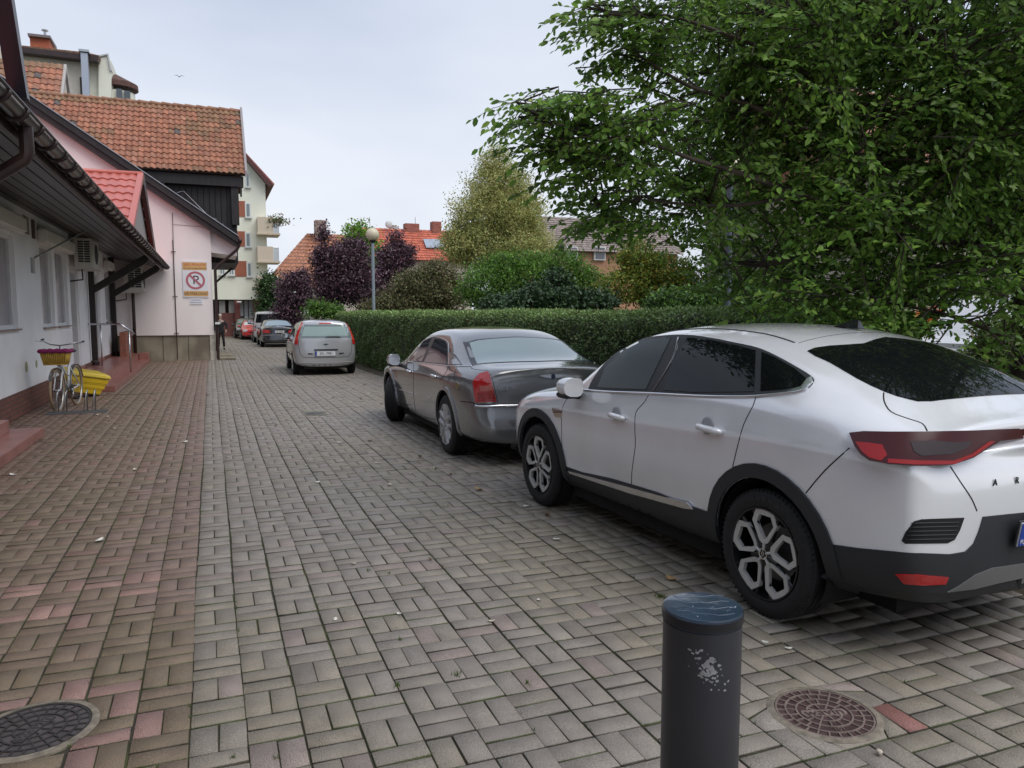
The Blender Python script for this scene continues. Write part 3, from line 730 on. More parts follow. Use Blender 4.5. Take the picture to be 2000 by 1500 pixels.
# ================================================================== CREAM TOWER BLOCK behind, top left
uc = thing('turret_building', (-6, 46, 0), 'tall cream building with rounded turret, brick chimney and metal flue above the orange roof', 'building')
cr2 = mat('warm_render', (.66, .61, .52), .85, var=.04)
Yu = 44.0
def U(px, py, d=0): p = at(px, py, Yu); return (p.x, p.z)
B('wall', (-14, Yu, 0), (U(163, 150)[0], Yu+8, U(160, 112)[1]), cr2, uc)
x2, x3 = U(163, 150)[0], U(217, 150)[0]
B('wall', (x2, Yu+.4, 0), (x3, Yu+7, U(200, 112)[1]), cream_r, uc)
q = [U(20, 96), U(195, 116), U(195, 127), U(20, 106)]
MB().prism(q, 'y', Yu-.6, Yu-.1).build('eave', brown, uc)
q = [U(20, 91), U(170, 107), U(196, 113), U(196, 120), U(20, 98)]
MB().prism(q, 'y', Yu-.4, Yu+1.5).build('roof', mat('brown_tile', (.19, .10, .06), .8, var=.4, scale=5), uc)
cxm, czm = U(240, 160)
rT = .86; tcx, tcy = U(222, 160)[0], Yu+1.2
MB().lathe([(rT, 0), (rT, at(240, 172, Yu).z)], (tcx, tcy, 0), 28).build('turret', cream_r, uc, smooth='auto')
MB().lathe([(rT-.1, at(240, 161, Yu).z), (rT+.17, at(240, 164, Yu).z), (rT+.15, at(240, 154, Yu).z), (.05, at(240, 134, Yu).z)], (tcx, tcy, 0), 28).build('turret_roof', mat('dark_tile', (.10, .045, .035), .75, var=.3, scale=6), uc, smooth='auto')
q = [U(192, 112), U(212, 107), U(217, 138), U(217, 190), U(192, 190)]
MB().prism(q, 'y', Yu+.1, Yu+.39).build('parapet', cream_r, uc)
q = [U(190, 108), U(211, 104), U(218, 138), U(215, 138), U(209, 107), U(192, 111)]
MB().prism(q, 'y', Yu, Yu+.5).build('coping', mat('zinc', (.5, .52, .54), .5), uc)
ch = thing('x', (0, 0, 0), None, None); bpy.data.objects.remove(ch)
a, b = U(57, 98), U(93, 66)
chm = B('chimney', (a[0], Yu+.3, a[1]), (b[0], Yu+1.6, b[1]), mat('chimney_brick', (.42, .12, .06), .8, var=.12, scale=4), uc)
a, b = U(53, 68), U(97, 61)
B('cap', (a[0], Yu+.1, a[1]), (b[0], Yu+1.8, a[1]+.12), mat('cap_metal', (.18, .15, .15), .5), chm)
p = U(81, 62); MB().tube([(p[0], Yu+.9, p[1]-.2), (p[0], Yu+.9, p[1]+.35)], .06, 8).lathe([(.15, p[1]+.33), (.15, p[1]+.38), (0, p[1]+.42)], (p[0], Yu+.9, 0), 10).build('flue', metal_g, chm)
a, b = U(167, 188), U(178, 98)
B('flue', (a[0], Yu-1.0, a[1]-2), (b[0]-.05, Yu-.7, b[1]-.45), mat('bright_flue', (.42, .46, .52), .35, metal=.5), uc)
B('flue_cap', (a[0]-.07, Yu-1.07, b[1]-.41), (b[0]+.02, Yu-.63, b[1]-.30), metal_g, uc)
MB().tube([(U(161, 190)[0], Yu-.1, 9), (U(161, 190)[0], Yu-.1, U(0, 124)[1]-.3)], .07, 8).build('downpipe', brown, uc)
for (px, py) in ((233, 192), (248, 194)):
    p = U(px, py); ang = math.atan2(-1, (px-232)/22)
    B('window', (p[0]-.13, Yu+.12+(px-233)*.012, p[1]-.4), (p[0]+.13, Yu+.4+(px-233)*.02, p[1]+.5), mat('dark_pane', (.10, .12, .14), .1), uc)

# ================================================================== CREAM APARTMENT BLOCK down the street
YA = 56.0
ab = thing('apartment_block', (2.5, YA, 0), 'cream apartment block with side balconies and terracotta panels at the end of the lane', 'building')
def A(px, py): p = at(px, py, YA); return (p.x, p.z)
xr = A(522, 500)[0]
MB().prism([(-8, 2.53), (xr, 2.53), (xr, A(522, 356)[1]), A(478, 308), A(466, 296), (-8, 8)], 'y', YA, YA+14).build('wall', cream_r, ab)
q = [A(533, 365), A(478, 304), A(464, 290), A(464, 298), A(478, 312), A(524, 366)]
MB().prism(q, 'y', YA-.6, YA+14).build('roof', mat('dark_red_roof', (.09, .03, .03), .6), ab)
q = [A(535, 362), A(478, 300), A(464, 286), A(464, 290), A(478, 304.0), A(533, 365)]
MB().prism(q, 'y', YA-.62, YA+14).build('roof_tiles', mat('far_red_tile', (.28, .09, .07), .7, var=.2), ab)
terr = mat('terracotta_panel', (.33, .115, .07), .8, var=.06); fr_w = mat('pale_frame', (.70, .72, .70), .5); gl_a = mat('pale_glass', (.20, .25, .27), .15)
def awin(x0, x1, y0, y1, mull=None):
    a, b = A(x0, y1), A(x1, y0)
    f = MB().box((a[0], YA-.05, a[1]), (b[0], YA-.002, b[1])).build('window', fr_w, ab)
    t_ = .10; m_ = (a[0]+b[0])/2
    if mull:
        B('pane', (a[0]+t_, YA-.075, a[1]+t_), (m_-.04, YA-.052, b[1]-t_), gl_a, f); B('pane', (m_+.04, YA-.075, a[1]+t_), (b[0]-t_, YA-.052, b[1]-t_), gl_a, f)
    else: B('pane', (a[0]+t_, YA-.075, a[1]+t_), (b[0]-t_, YA-.052, b[1]-t_), gl_a, f)
    B('sill', (a[0]-.05, YA-.16, a[1]-.06), (b[0]+.05, YA-.051, a[1]), mat('sill_grey', (.45, .46, .45), .5), f)
for (x0, x1, y0, y1) in ((479, 488, 338, 366), (479, 490, 396, 425), (479, 490, 454, 483), (428, 440, 506, 537), (446, 458, 509, 538), (482, 492, 512, 541)): awin(x0, x1, y0, y1, x1-x0 > 11)
for (x0, x1, y0, y1) in ((460, 479, 393, 423), (460, 479, 452, 481), (458, 482, 510, 540)):
    a, b = A(x0, y1), A(x1, y0); B('panel', (a[0], YA-.04, a[1]), (b[0]-.003, YA-.003, b[1]), terr, ab)
balc = mat('balcony_render', (.62, .53, .42), .85)
for i, (yt, yb2) in enumerate(((428, 457), (484, 511), (541, 569))):
    a, b = A(508, yb2), A(537, yt)
    bo = MB().box((a[0]-.2, YA-1.0, a[1]), (b[0]-.2, YA-.05, b[1])).build('balcony', balc, ab)
    c_ = A(548, yb2); B('slab', (a[0]-.25, YA-1.05, a[1]-.12), (c_[0]-.1, YA+1.2, a[1]-.001), balc, bo)
    rl = MB()
    for k in range(6): rl.tube([(b[0]-.2+(c_[0]-b[0])*k/5, YA-.95, a[1]), (b[0]-.2+(c_[0]-b[0])*k/5, YA-.95, b[1]-.05)], .025, 5)
    rl.tube([(b[0]-.2, YA-.95, b[1]-.05), (c_[0]-.2, YA-.95, b[1]-.05)], .035, 5); rl.build('railing', metal_g, bo)
# ground floor: brick piers, glazing, garage door
pier = brick_mat('pier_brick', (.16, .045, .04), (.13, .04, .035), (.07, .035, .03), .3, .1, 'XZ')
B('recess_wall', (-8, YA+1.4, 0), (xr-.3, YA+1.7, 2.53), mat('dark_recess', (.05, .035, .035), .8), ab)
for (x0, x1) in ((460, 469), (497, 507)):
    a, b = A(x0, 660), A(x1, 585); B('pier', (a[0], YA+.02, 0), (b[0], YA+.6, 2.53), pier, ab)
a, b = A(430, 660), A(460, 617); B('gate', (a[0], YA+.3, 0), (b[0], YA+.4, 1.62), mat('maroon_gate', (.13, .045, .04), .6, var=.15, scale=8), ab)
for (x0, x1, z0, z1) in ((428, 440, 1.62, 2.45), (447, 459, 1.62, 2.45)):
    a, b = A(x0, 600), A(x1, 600); B('grey_window', (a[0], YA+.35, z0), (b[0], YA+.42, z1), mat('grey_glazing', (.27, .27, .26), .4), ab)
for k, (x0, x1) in enumerate(((470, 476), (478, 485), (487, 495))):
    a, b = A(x0, 600), A(x1, 600); f = B('shop_window', (a[0], YA+.8, 1.4), (b[0], YA+.86, 2.48), mat('white_glazing', (.5, .53, .56), .2), ab)
    if k: 
        for z in (1.28, 1.05, .8): B('louvre', (a[0], YA+.8, z), (b[0], YA+.9, z+.11), fr_w, ab)
p = A(462, 590); MB().box((p[0], YA-.4, 2.33), (p[0]+.3, YA-.2, 2.42)).build('wall_lamp', white_p, ab)
fb = thing('balcony_plant', (4.6, YA-.8, 7.9), 'trailing green plant spilling over the upper balcony rail', 'plant')

# ================================================================== FAR HOUSES
def house(nm, label, Y, pts_wall_w, ridge_l, ridge_r, eave_l, eave_r, tile_col, nu, nv, wall_c=(.55, .48, .42), hip=0.0):
    """gable house whose long roof slope faces the camera; corners given as measured points"""
    rl, rr = at(*ridge_l, Y+4), at(*ridge_r, Y+4); el, er = at(*eave_l, Y), at(*eave_r, Y)
    zR = (rl.z+rr.z)/2; zE = (el.z+er.z)/2
    t = thing(nm, ((el.x+er.x)/2, Y+2, 0), label, 'house')
    x0, x1 = min(el.x, rl.x), max(er.x, rr.x)
    rs2 = np.random.RandomState(int(Y))
    def cf(i, j): return np.array(tile_col)*rs2.uniform(.78, 1.15)
    if hip: x0 = rl.x
    tile_roof('roof', (x0, Y+4, zR), (x1-x0, 0, 0), (0, -4, zE-zR), nu, nv, .06, .06, cf, tile_m, t, res=4, hip=hip)
    tile_roof('roof', (x1, Y+4.02, zR), (x0-x1, 0, 0), (0, 4, zE-zR), nu//2, nv//2, .06, .06, cf, tile_m, t, res=4)
    MB().prism([(Y+.5, 0), (Y+7.5, 0), (Y+7.5, zE), (Y+4, zR-.3), (Y+.5, zE)], 'x', x0+.3, x1-.3).build('wall', mat('wall_%s_%d' % (nm, int(Y)), wall_c, .85, var=.05), t)
    return t, zR, zE
h1, zR, zE = house('tiled_house', 'orange roofed house behind the purple trees next to the apartment block', 66, None, (600, 462), (716, 455), (612, 565), (716, 565), (.40, .18, .11), 26, 16, hip=at(612, 500, 66).x-at(505, 500, 66).x)
# sloping left verge of that roof
p0, p1 = at(607, 470, 65), at(530, 532, 65)
h1b = None
B('chimney', (at(619, 445, 68).x, 69, zR-.4), (at(641, 445, 68).x, 70, zR+1.1), mat('chimney_stone', (.30, .22, .19), .9, var=.2), h1)
h2, zR, zE = house('tiled_house', 'bright red tiled house with two skylights and brick chimneys in the distance', 74, None, (742, 453), (905, 446), (700, 512), (905, 505), (.55, .16, .10), 46, 13)
cbm = mat('chimney_red', (.30, .11, .08), .85, var=.2)
for (x0, x1, yt, yb3) in ((792, 819, 437, 455), (845, 862, 433, 452)):
    a, b = at(x0, yb3, 77.5), at(x1, yt, 77.5); B('chimney', (a.x, 77.5, a.z-.5), (b.x, 78.5, b.z), cbm, h2)
a, b = at(764, 452, 77.9), at(776, 440, 77.9)
B('chimney', (a.x, 77.9, a.z-.6), (b.x, 78.6, b.z), mat('pale_stack', (.5, .48, .45), .8), h2)
p = at(760, 438, 77.2); MB().lathe([(0, 0), (.25, .05), (.38, .14)], (p.x, 77.2, p.z), 14, 'y').build('dish', mat('dish_white', (.6, .6, .6), .5), h2)
for px in (811, 722):
    p = at(px, 424, 77.9); MB().tube([(p.x, 77.9, p.z-2.2), (p.x, 77.9, p.z)], .03, 5).tube([(p.x-.3, 77.9, p.z-.2), (p.x+.3, 77.9, p.z-.2)], .02, 5).build('antenna', metal_g, h2)
for (x0, x1) in ((832, 846), (848, 861)):
    a, b = at(x0, 484, 75.3), at(x1, 470, 76.6)
    MB().add([(a.x, 75.25, a.z), (b.x, 75.25, a.z), (b.x, 76.35, b.z), (a.x, 76.35, b.z), (a.x, 75.25, a.z+.12), (b.x, 75.25, a.z+.12), (b.x, 76.35, b.z+.12), (a.x, 76.35, b.z+.12)],
             [(0, 3, 2, 1), (4, 5, 6, 7), (0, 1, 5, 4), (1, 2, 6, 5), (2, 3, 7, 6), (3, 0, 4, 7)]).build('skylight', mat('sky_window', (.35, .40, .48), .12), h2)
h3, zR, zE = house('tiled_house', 'grey roofed house showing between the yellow tree and the overhanging branches', 60, None, (1070, 428), (1290, 430), (1070, 492), (1290, 494), (.33, .275, .25), 60, 16, (.45, .24, .15))
for x0 in (1106, 1160, 1215):
    a, b = at(x0, 508, 60.3), at(x0+22, 482, 60.3)
    f = B('window', (a.x, 60.2, a.z), (b.x, 60.45, b.z), white_p, h3); B('pane', (a.x+.1, 60.17, a.z+.1), (b.x-.1, 60.195, b.z-.1), glass_m, f)
h4 = thing('rear_house', (20, 18, 0), 'pale house half seen behind the big tree at the right', 'house')
# ================================================================== CARS
tyre_m = mat('tyre_rubber', (.012, .012, .013), .75, var=.2, scale=30, bump=.15, bscale=80)
trim_m = mat('black_trim', (.022, .024, .028), .55, bump=.08, bscale=400)
liner_m = mat('wheel_liner', (.004, .004, .004), .95)
seam_m = mat('panel_gap', (.006, .006, .007), .8)
glass_dark = mat('tinted_glass', (.006, .007, .008), .02, spec=.24)
glass_sky = mat('clear_car_glass', (.06, .085, .085), .02, spec=1.0, coat=1.0)
chrome = mat('chrome', (.72, .72, .74), .12, metal=1)
alloy = mat('machined_alloy', (.50, .49, .47), .42, metal=.15)
alloy_d = mat('black_alloy', (.012, .012, .013), .3)
silver_al = mat('silver_alloy', (.50, .50, .50), .35, metal=.3)
lamp_red = mat('red_lamp', (.42, .012, .014), .12, coat=1, spec=.6)
lamp_dark = mat('smoked_red_lamp', (.050, .005, .007), .22, spec=.35)
lamp_clear = mat('clear_lamp', (.45, .45, .46), .15, metal=.4, coat=1)
plate_w = mat('number_plate', (.62, .64, .66), .4)
plate_b = mat('plate_blue', (.02, .06, .35), .4)
plate_t = mat('plate_text', (.01, .01, .01), .5)

def paint(name, c, rough=.28, metal=0.0, flake=0.0):
    m = mat(name, c, rough, metal=metal, coat=1.0, var=.03, scale=3, spec=.7)
    return m

class Car:
    def __init__(s, nm, loc, rz, label, stations, body_m, r_w, wheel_y, half, front_bulge, rear_bulge, sub=3, arch=None, group=None, scale=1.0, zh=None, low=.22, creases=None):
        s.t = thing(nm, (loc[0], loc[1], 0), label, 'car', group, rz=rz)
        s.t.scale = (scale,)*3
        s.scale = scale; s.r = r_w; s.wy = wheel_y; s.half = half; s.body_m = body_m
        s.Mi = (Matrix.Translation((loc[0], loc[1], 0)) @ Matrix.Rotation(rz, 4, 'Z') @ Matrix.Scale(scale, 4)).inverted()
        V = []; F = []; n = len(stations); K = 20
        for st in stations:
            y, zb, pts, zt = st[:4]; dy = st[4] if len(st) > 4 else [0]*11
            L = [(0, zb)] + list(pts) + [(0, zt)]
            for j in range(11): V.append((L[j][0], y+dy[j], L[j][1]))
            for j in range(9, 0, -1): V.append((-L[j][0], y+dy[j], L[j][1]))
        for i in range(n-1):
            for j in range(K):
                a = i*K+j; b = i*K+(j+1) % K; F.append((a, b, b+K, a+K))
        for (si, bul) in ((0, front_bulge), (n-1, -rear_bulge)):
            y, zb, pts, zt = stations[si][:4]; dy = stations[si][4] if len(stations[si]) > 4 else [0]*11
            rows = []
            for j in range(11):
                if j in (0, 10): rows.append([si*K+j]); continue
                x, z = pts[j-1]; rr = [si*K+j]
                for fr in (.62, 0, -.62):
                    V.append((x*fr, y+dy[j]+bul*(1-fr*fr), z)); rr.append(len(V)-1)
                rr.append(si*K + (20-j)); rows.append(rr)
            for j in range(10):
                a, b = rows[j], rows[j+1]
                if len(a) == 1: F += [(a[0], b[k+1], b[k]) for k in range(4)]
                elif len(b) == 1: F += [(b[0], a[k], a[k+1]) for k in range(4)]
                else: F += [(a[k], a[k+1], b[k+1], b[k]) for k in range(4)]
        me = bpy.data.meshes.new('base'); me.from_pydata(V, [], F)
        bm = bmesh.new(); bm.from_mesh(me); bmesh.ops.recalc_face_normals(bm, faces=bm.faces); bm.to_mesh(me); bm.free()
        if creases:
            bm = bmesh.new(); bm.from_mesh(me); cl = bm.edges.layers.float.new('crease_edge'); bm.verts.ensure_lookup_table()
            for e in bm.edges:
                a, b = sorted((e.verts[0].index, e.verts[1].index))
                if b < n*K and b-a == K:
                    j = a % K; j = 20-j if j > 10 else j; i = a//K
                    if j in creases and 2 <= i <= n-2: e[cl] = creases[j]
            bm.to_mesh(me); bm.free()
        o = bpy.data.objects.new('base', me); COL.objects.link(o)
        md = o.modifiers.new('s', 'SUBSURF'); md.levels = sub; md.render_levels = sub
        dg = bpy.context.evaluated_depsgraph_get(); dg.update()
        me2 = bpy.data.meshes.new_from_object(o.evaluated_get(dg)); bpy.data.objects.remove(o)
        s.bm = bmesh.new(); s.bm.from_mesh(me2); s.bm.normal_update()
        s.bvh = BVHTree.FromBMesh(s.bm)
        # cut the wheel arches and snap their rims to a circle
        ra = arch or r_w+.055; bm = s.bm
        if zh is None: zh = r_w+.01
        kill = []
        for f in bm.faces:
            c = f.calc_center_median()
            if abs(c.x) > half*.62 and any((c.y-w)**2+(c.z-zh)**2 < ra*ra for w in wheel_y) and c.z < zh+ra: kill.append(f)
        bmesh.ops.delete(bm, geom=kill, context='FACES')
        for v_ in bm.verts:
            if v_.is_boundary and abs(v_.co.x) > half*.80:
                for w in wheel_y:
                    d = Vector((v_.co.y-w, v_.co.z-zh))
                    if d.length < ra*1.35 and v_.co.z > .16 and d.length > .01:
                        d = d.normalized()*ra; ny, nz_ = w+d.x, zh+d.y
                        h = s.bvh.ray_cast(Vector((math.copysign(3, v_.co.x), ny, nz_)), Vector((-math.copysign(1, v_.co.x), 0, 0)))
                        if h[0] is not None and abs(h[0].x) > half*.5: v_.co = h[0]
                        else: v_.co.y, v_.co.z = ny, nz_
        for f in bm.faces:
            if f.calc_center_median().z < low: f.material_index = 1
        me3 = bpy.data.meshes.new('body'); bm.to_mesh(me3); shade(me3, True)
        s.body = link('body', me3, s.t, body_m); me3.materials.append(trim_m)
        # inner wells
        for w in wheel_y:
            for sd in (-1, 1):
                mb = MB(); x0, x1 = sd*(half-.30), sd*(half-.045)
                prof = []; n_ = 18
                for k in range(n_+1):
                    a = R(-25 + 230*k/n_); prof.append((w+(ra+.004)*math.cos(a), zh+(ra+.004)*math.sin(a)))
                vs = [(x0, p[0], p[1]) for p in prof] + [(x1, p[0], p[1]) for p in prof]
                mb.add(vs, [(k, k+1, n_+2+k, n_+1+k) for k in range(n_)] + [tuple(range(n_+1))])
                mb.build('wheel_liner', liner_m, s.t, local=True)
        MB().box((-half*.86, wheel_y[1]+.42, .165), (half*.86, wheel_y[0]-.42, .26)).box((-half*.66, wheel_y[1]-.6, .19), (half*.66, wheel_y[0]+.5, .27)).build('underbody_shade', liner_m, s.t, local=True)  # low dark underside boxes, added to deepen the shade beneath the car
    # --- surface tools
    def trace(s, px, py):
        o = s.Mi @ Vector((0, 0, EYE)); d = (s.Mi.to_3x3() @ ray(px, py)).normalized()
        h = s.bvh.ray_cast(o, d)
        if h[0] is None:
            t0 = (Vector((0, 0, .7))-o).dot(d)
            h = s.bvh.find_nearest(o+d*t0)
        return h[0].copy()
    def cast(s, p, D):
        h = s.bvh.ray_cast(p - D*4, D)
        if h[0] is None: h = s.bvh.find_nearest(p)
        return h[0], h[1]
    def panel(s, nm, pts3, D, m, off=.004, res=.05, mirror=True, parent=None, skirt=.012, relax=0, fit=None):
        """thin shaped panel laid on the body: pts3 outline in car space, D direction it is pressed along"""
        D = Vector(D).normalized(); up = Vector((0, 0, 1)) if abs(D.z) < .9 else Vector((0, 1, 0))
        hx_ = up.cross(D).normalized(); hy_ = D.cross(hx_).normalized()
        P2 = [Vector((Vector(p).dot(hx_), Vector(p).dot(hy_))) for p in pts3]
        depth = sum((Vector(p).dot(D) for p in pts3), 0)/len(pts3)
        Q = []
        for a, b in zip(P2, P2[1:]+P2[:1]):
            n = max(1, int((b-a).length/res)); Q += [a + (b-a)*k/n for k in range(n)]
        x0, x1 = min(q.x for q in Q), max(q.x for q in Q); y0, y1 = min(q.y for q in Q), max(q.y for q in Q)
        inner = []
        def inside(p):
            c = False; j = len(Q)-1
            for i in range(len(Q)):
                if (Q[i].y > p.y) != (Q[j].y > p.y) and p.x < (Q[j].x-Q[i].x)*(p.y-Q[i].y)/(Q[j].y-Q[i].y)+Q[i].x: c = not c
                j = i
            return c
        nx, ny = int((x1-x0)/res)+1, int((y1-y0)/res)+1
        for i in range(nx+1):
            for j in range(ny+1):
                p = Vector((x0+i*res, y0+j*res+(res/2 if i % 2 else 0)))
                if inside(p) and min((p-q).length for q in Q) > res*.55: inner.append(p)
        r_ = delaunay_2d_cdt(Q+inner, [], [list(range(len(Q)))], 1, 1e-6)
        vs, fs = r_[0], r_[2]
        out = []; nor = []
        for q in vs:
            p, n_ = s.cast(hx_*q.x + hy_*q.y + D*depth, D)
            if n_.dot(D) > 0: n_ = -n_
            out.append(p + n_*off); nor.append(n_)
        if fit:                                         # one smooth lens surface shared by all pieces of the lamp
            A = np.array([[1, q.x, q.y, q.x*q.x, q.x*q.y, q.y*q.y] for q in vs])
            if fit == 'store':
                dep = np.array([(o_-n_*off).dot(D) for o_, n_ in zip(out, nor)]); cf = np.linalg.lstsq(A, dep, rcond=None)[0]
                s.fitc = (cf, float(np.max(A @ cf - dep)) + .004)
            cf, sh = s.fitc; dd = A @ cf - sh - off
            out = [hx_*q.x + hy_*q.y + D*float(d_) for q, d_ in zip(vs, dd)]; nor = [-D]*len(out)
        mb = bmesh.new(); bv = [mb.verts.new(p) for p in out]
        for f in fs:
            if len(set(f)) > 2:
                try: mb.faces.new([bv[i] for i in f])
                except ValueError: pass
        for _ in range(relax): bmesh.ops.smooth_vert(mb, verts=[v_ for v_ in mb.verts if not v_.is_boundary], factor=.6, use_axis_x=True, use_axis_y=True, use_axis_z=True)
        if relax:
            for v_ in mb.verts:
                h_, n_ = s.cast(v_.co, D)
                if n_.dot(D) > 0: n_ = -n_
                if (v_.co-h_).dot(n_) < off*.8: v_.co = h_ + n_*off*.8
        mb.normal_update()
        if mb.faces and sum((f.normal.dot(D) for f in mb.faces), 0) > 0:
            bmesh.ops.reverse_faces(mb, faces=mb.faces)
        if skirt:
            be = [e for e in mb.edges if e.is_boundary]
            ret = bmesh.ops.extrude_edge_only(mb, edges=be)
            mp_ = {}
            for g_ in ret['geom']:
                if isinstance(g_, bmesh.types.BMVert):
                    k = min(range(len(out)), key=lambda i: (out[i]-g_.co).length_squared); g_.co = g_.co - nor[k]*(skirt)
        me = bpy.data.meshes.new(nm); mb.to_mesh(me)
        shade(me, 'auto')
        o = link(nm, me, parent or s.t, m)
        if mirror:
            for v_ in mb.verts: v_.co.x = -v_.co.x
            bmesh.ops.reverse_faces(mb, faces=mb.faces)
            me = bpy.data.meshes.new(nm); mb.to_mesh(me); shade(me, 'auto')
            link(nm, me, parent or s.t, m)
        mb.free()
        return o
    def px(s, nm, pts, m, off=.004, res=.05, mirror=True, D=None, smooth=0, parent=None, skirt=.012, extra=(), sharp=(), relax=0, fit=None):
        P = [s.trace(*p) for p in pts] + [Vector(e) for e in extra]
        if smooth: P = [Vector(p) for p in smooth_loop([tuple(p) for p in P], smooth, sharp=sharp)]
        if D is None:
            c = sum(P, Vector())/len(P); D = c - (s.Mi @ Vector((0, 0, EYE)))
        return s.panel(nm, P, D, m, off, res, mirror, parent, skirt, relax, fit)
    def side(s, nm, yz, m, off=.004, res=.05, mirror=True, parent=None, smooth=0, skirt=.012, sharp=()):
        P = [(-1, y, z) for y, z in yz]
        if smooth: P = smooth_loop(P, smooth, sharp=sharp)
        return s.panel(nm, P, (1, 0, 0), m, off, res, mirror, parent, skirt)
    def line(s, nm, pts3, D, m, r=.004, sink=0.0, mirror=True, parent=None, n=6, dense=.04):
        D = Vector(D).normalized(); pts = []
        P = [Vector(p) for p in pts3]
        for a, b in zip(P, P[1:]):
            k = max(1, int((b-a).length/dense)); pts += [a+(b-a)*i/k for i in range(k)]
        pts.append(P[-1]); q = []
        for p in pts:
            h, nn = s.cast(p, D)
            if nn.dot(D) > 0: nn = -nn
            q.append(h + nn*sink)
        o = MB().tube(q, r, n).build(nm, m, parent or s.t, smooth=True, local=True)
        if mirror: MB().tube([Vector((-p.x, p.y, p.z)) for p in q], r, n).build(nm, m, parent or s.t, smooth=True, local=True)
        return o
    def px_line(s, nm, pts, m, r=.004, sink=0.0, mirror=True, parent=None, smooth=3):
        P = [s.trace(*p) for p in pts]
        if smooth: P = [Vector(p) for p in smooth_loop([tuple(p) for p in P], smooth, closed=False)]
        c = sum(P, Vector())/len(P); D = c - (s.Mi @ Vector((0, 0, EYE)))
        return s.line(nm, P, D, m, r, sink, mirror, parent)
    def wheels(s, style, width=.22, rim=.225, steer=0.0, inset=.005):
        for w in s.wy:
            for sd in (-1, 1):
                wt = bpy.data.objects.new('wheel', None); COL.objects.link(wt); wt.parent = s.t; wt.empty_display_size = .2
                wt.location = (sd*(s.half-inset), w, s.r)
                wt.rotation_euler = (0, 0, (steer if w > 0 else 0) + (math.pi if sd > 0 else 0))
                make_wheel(wt, s.r, width, rim, style)      # outer face towards -x

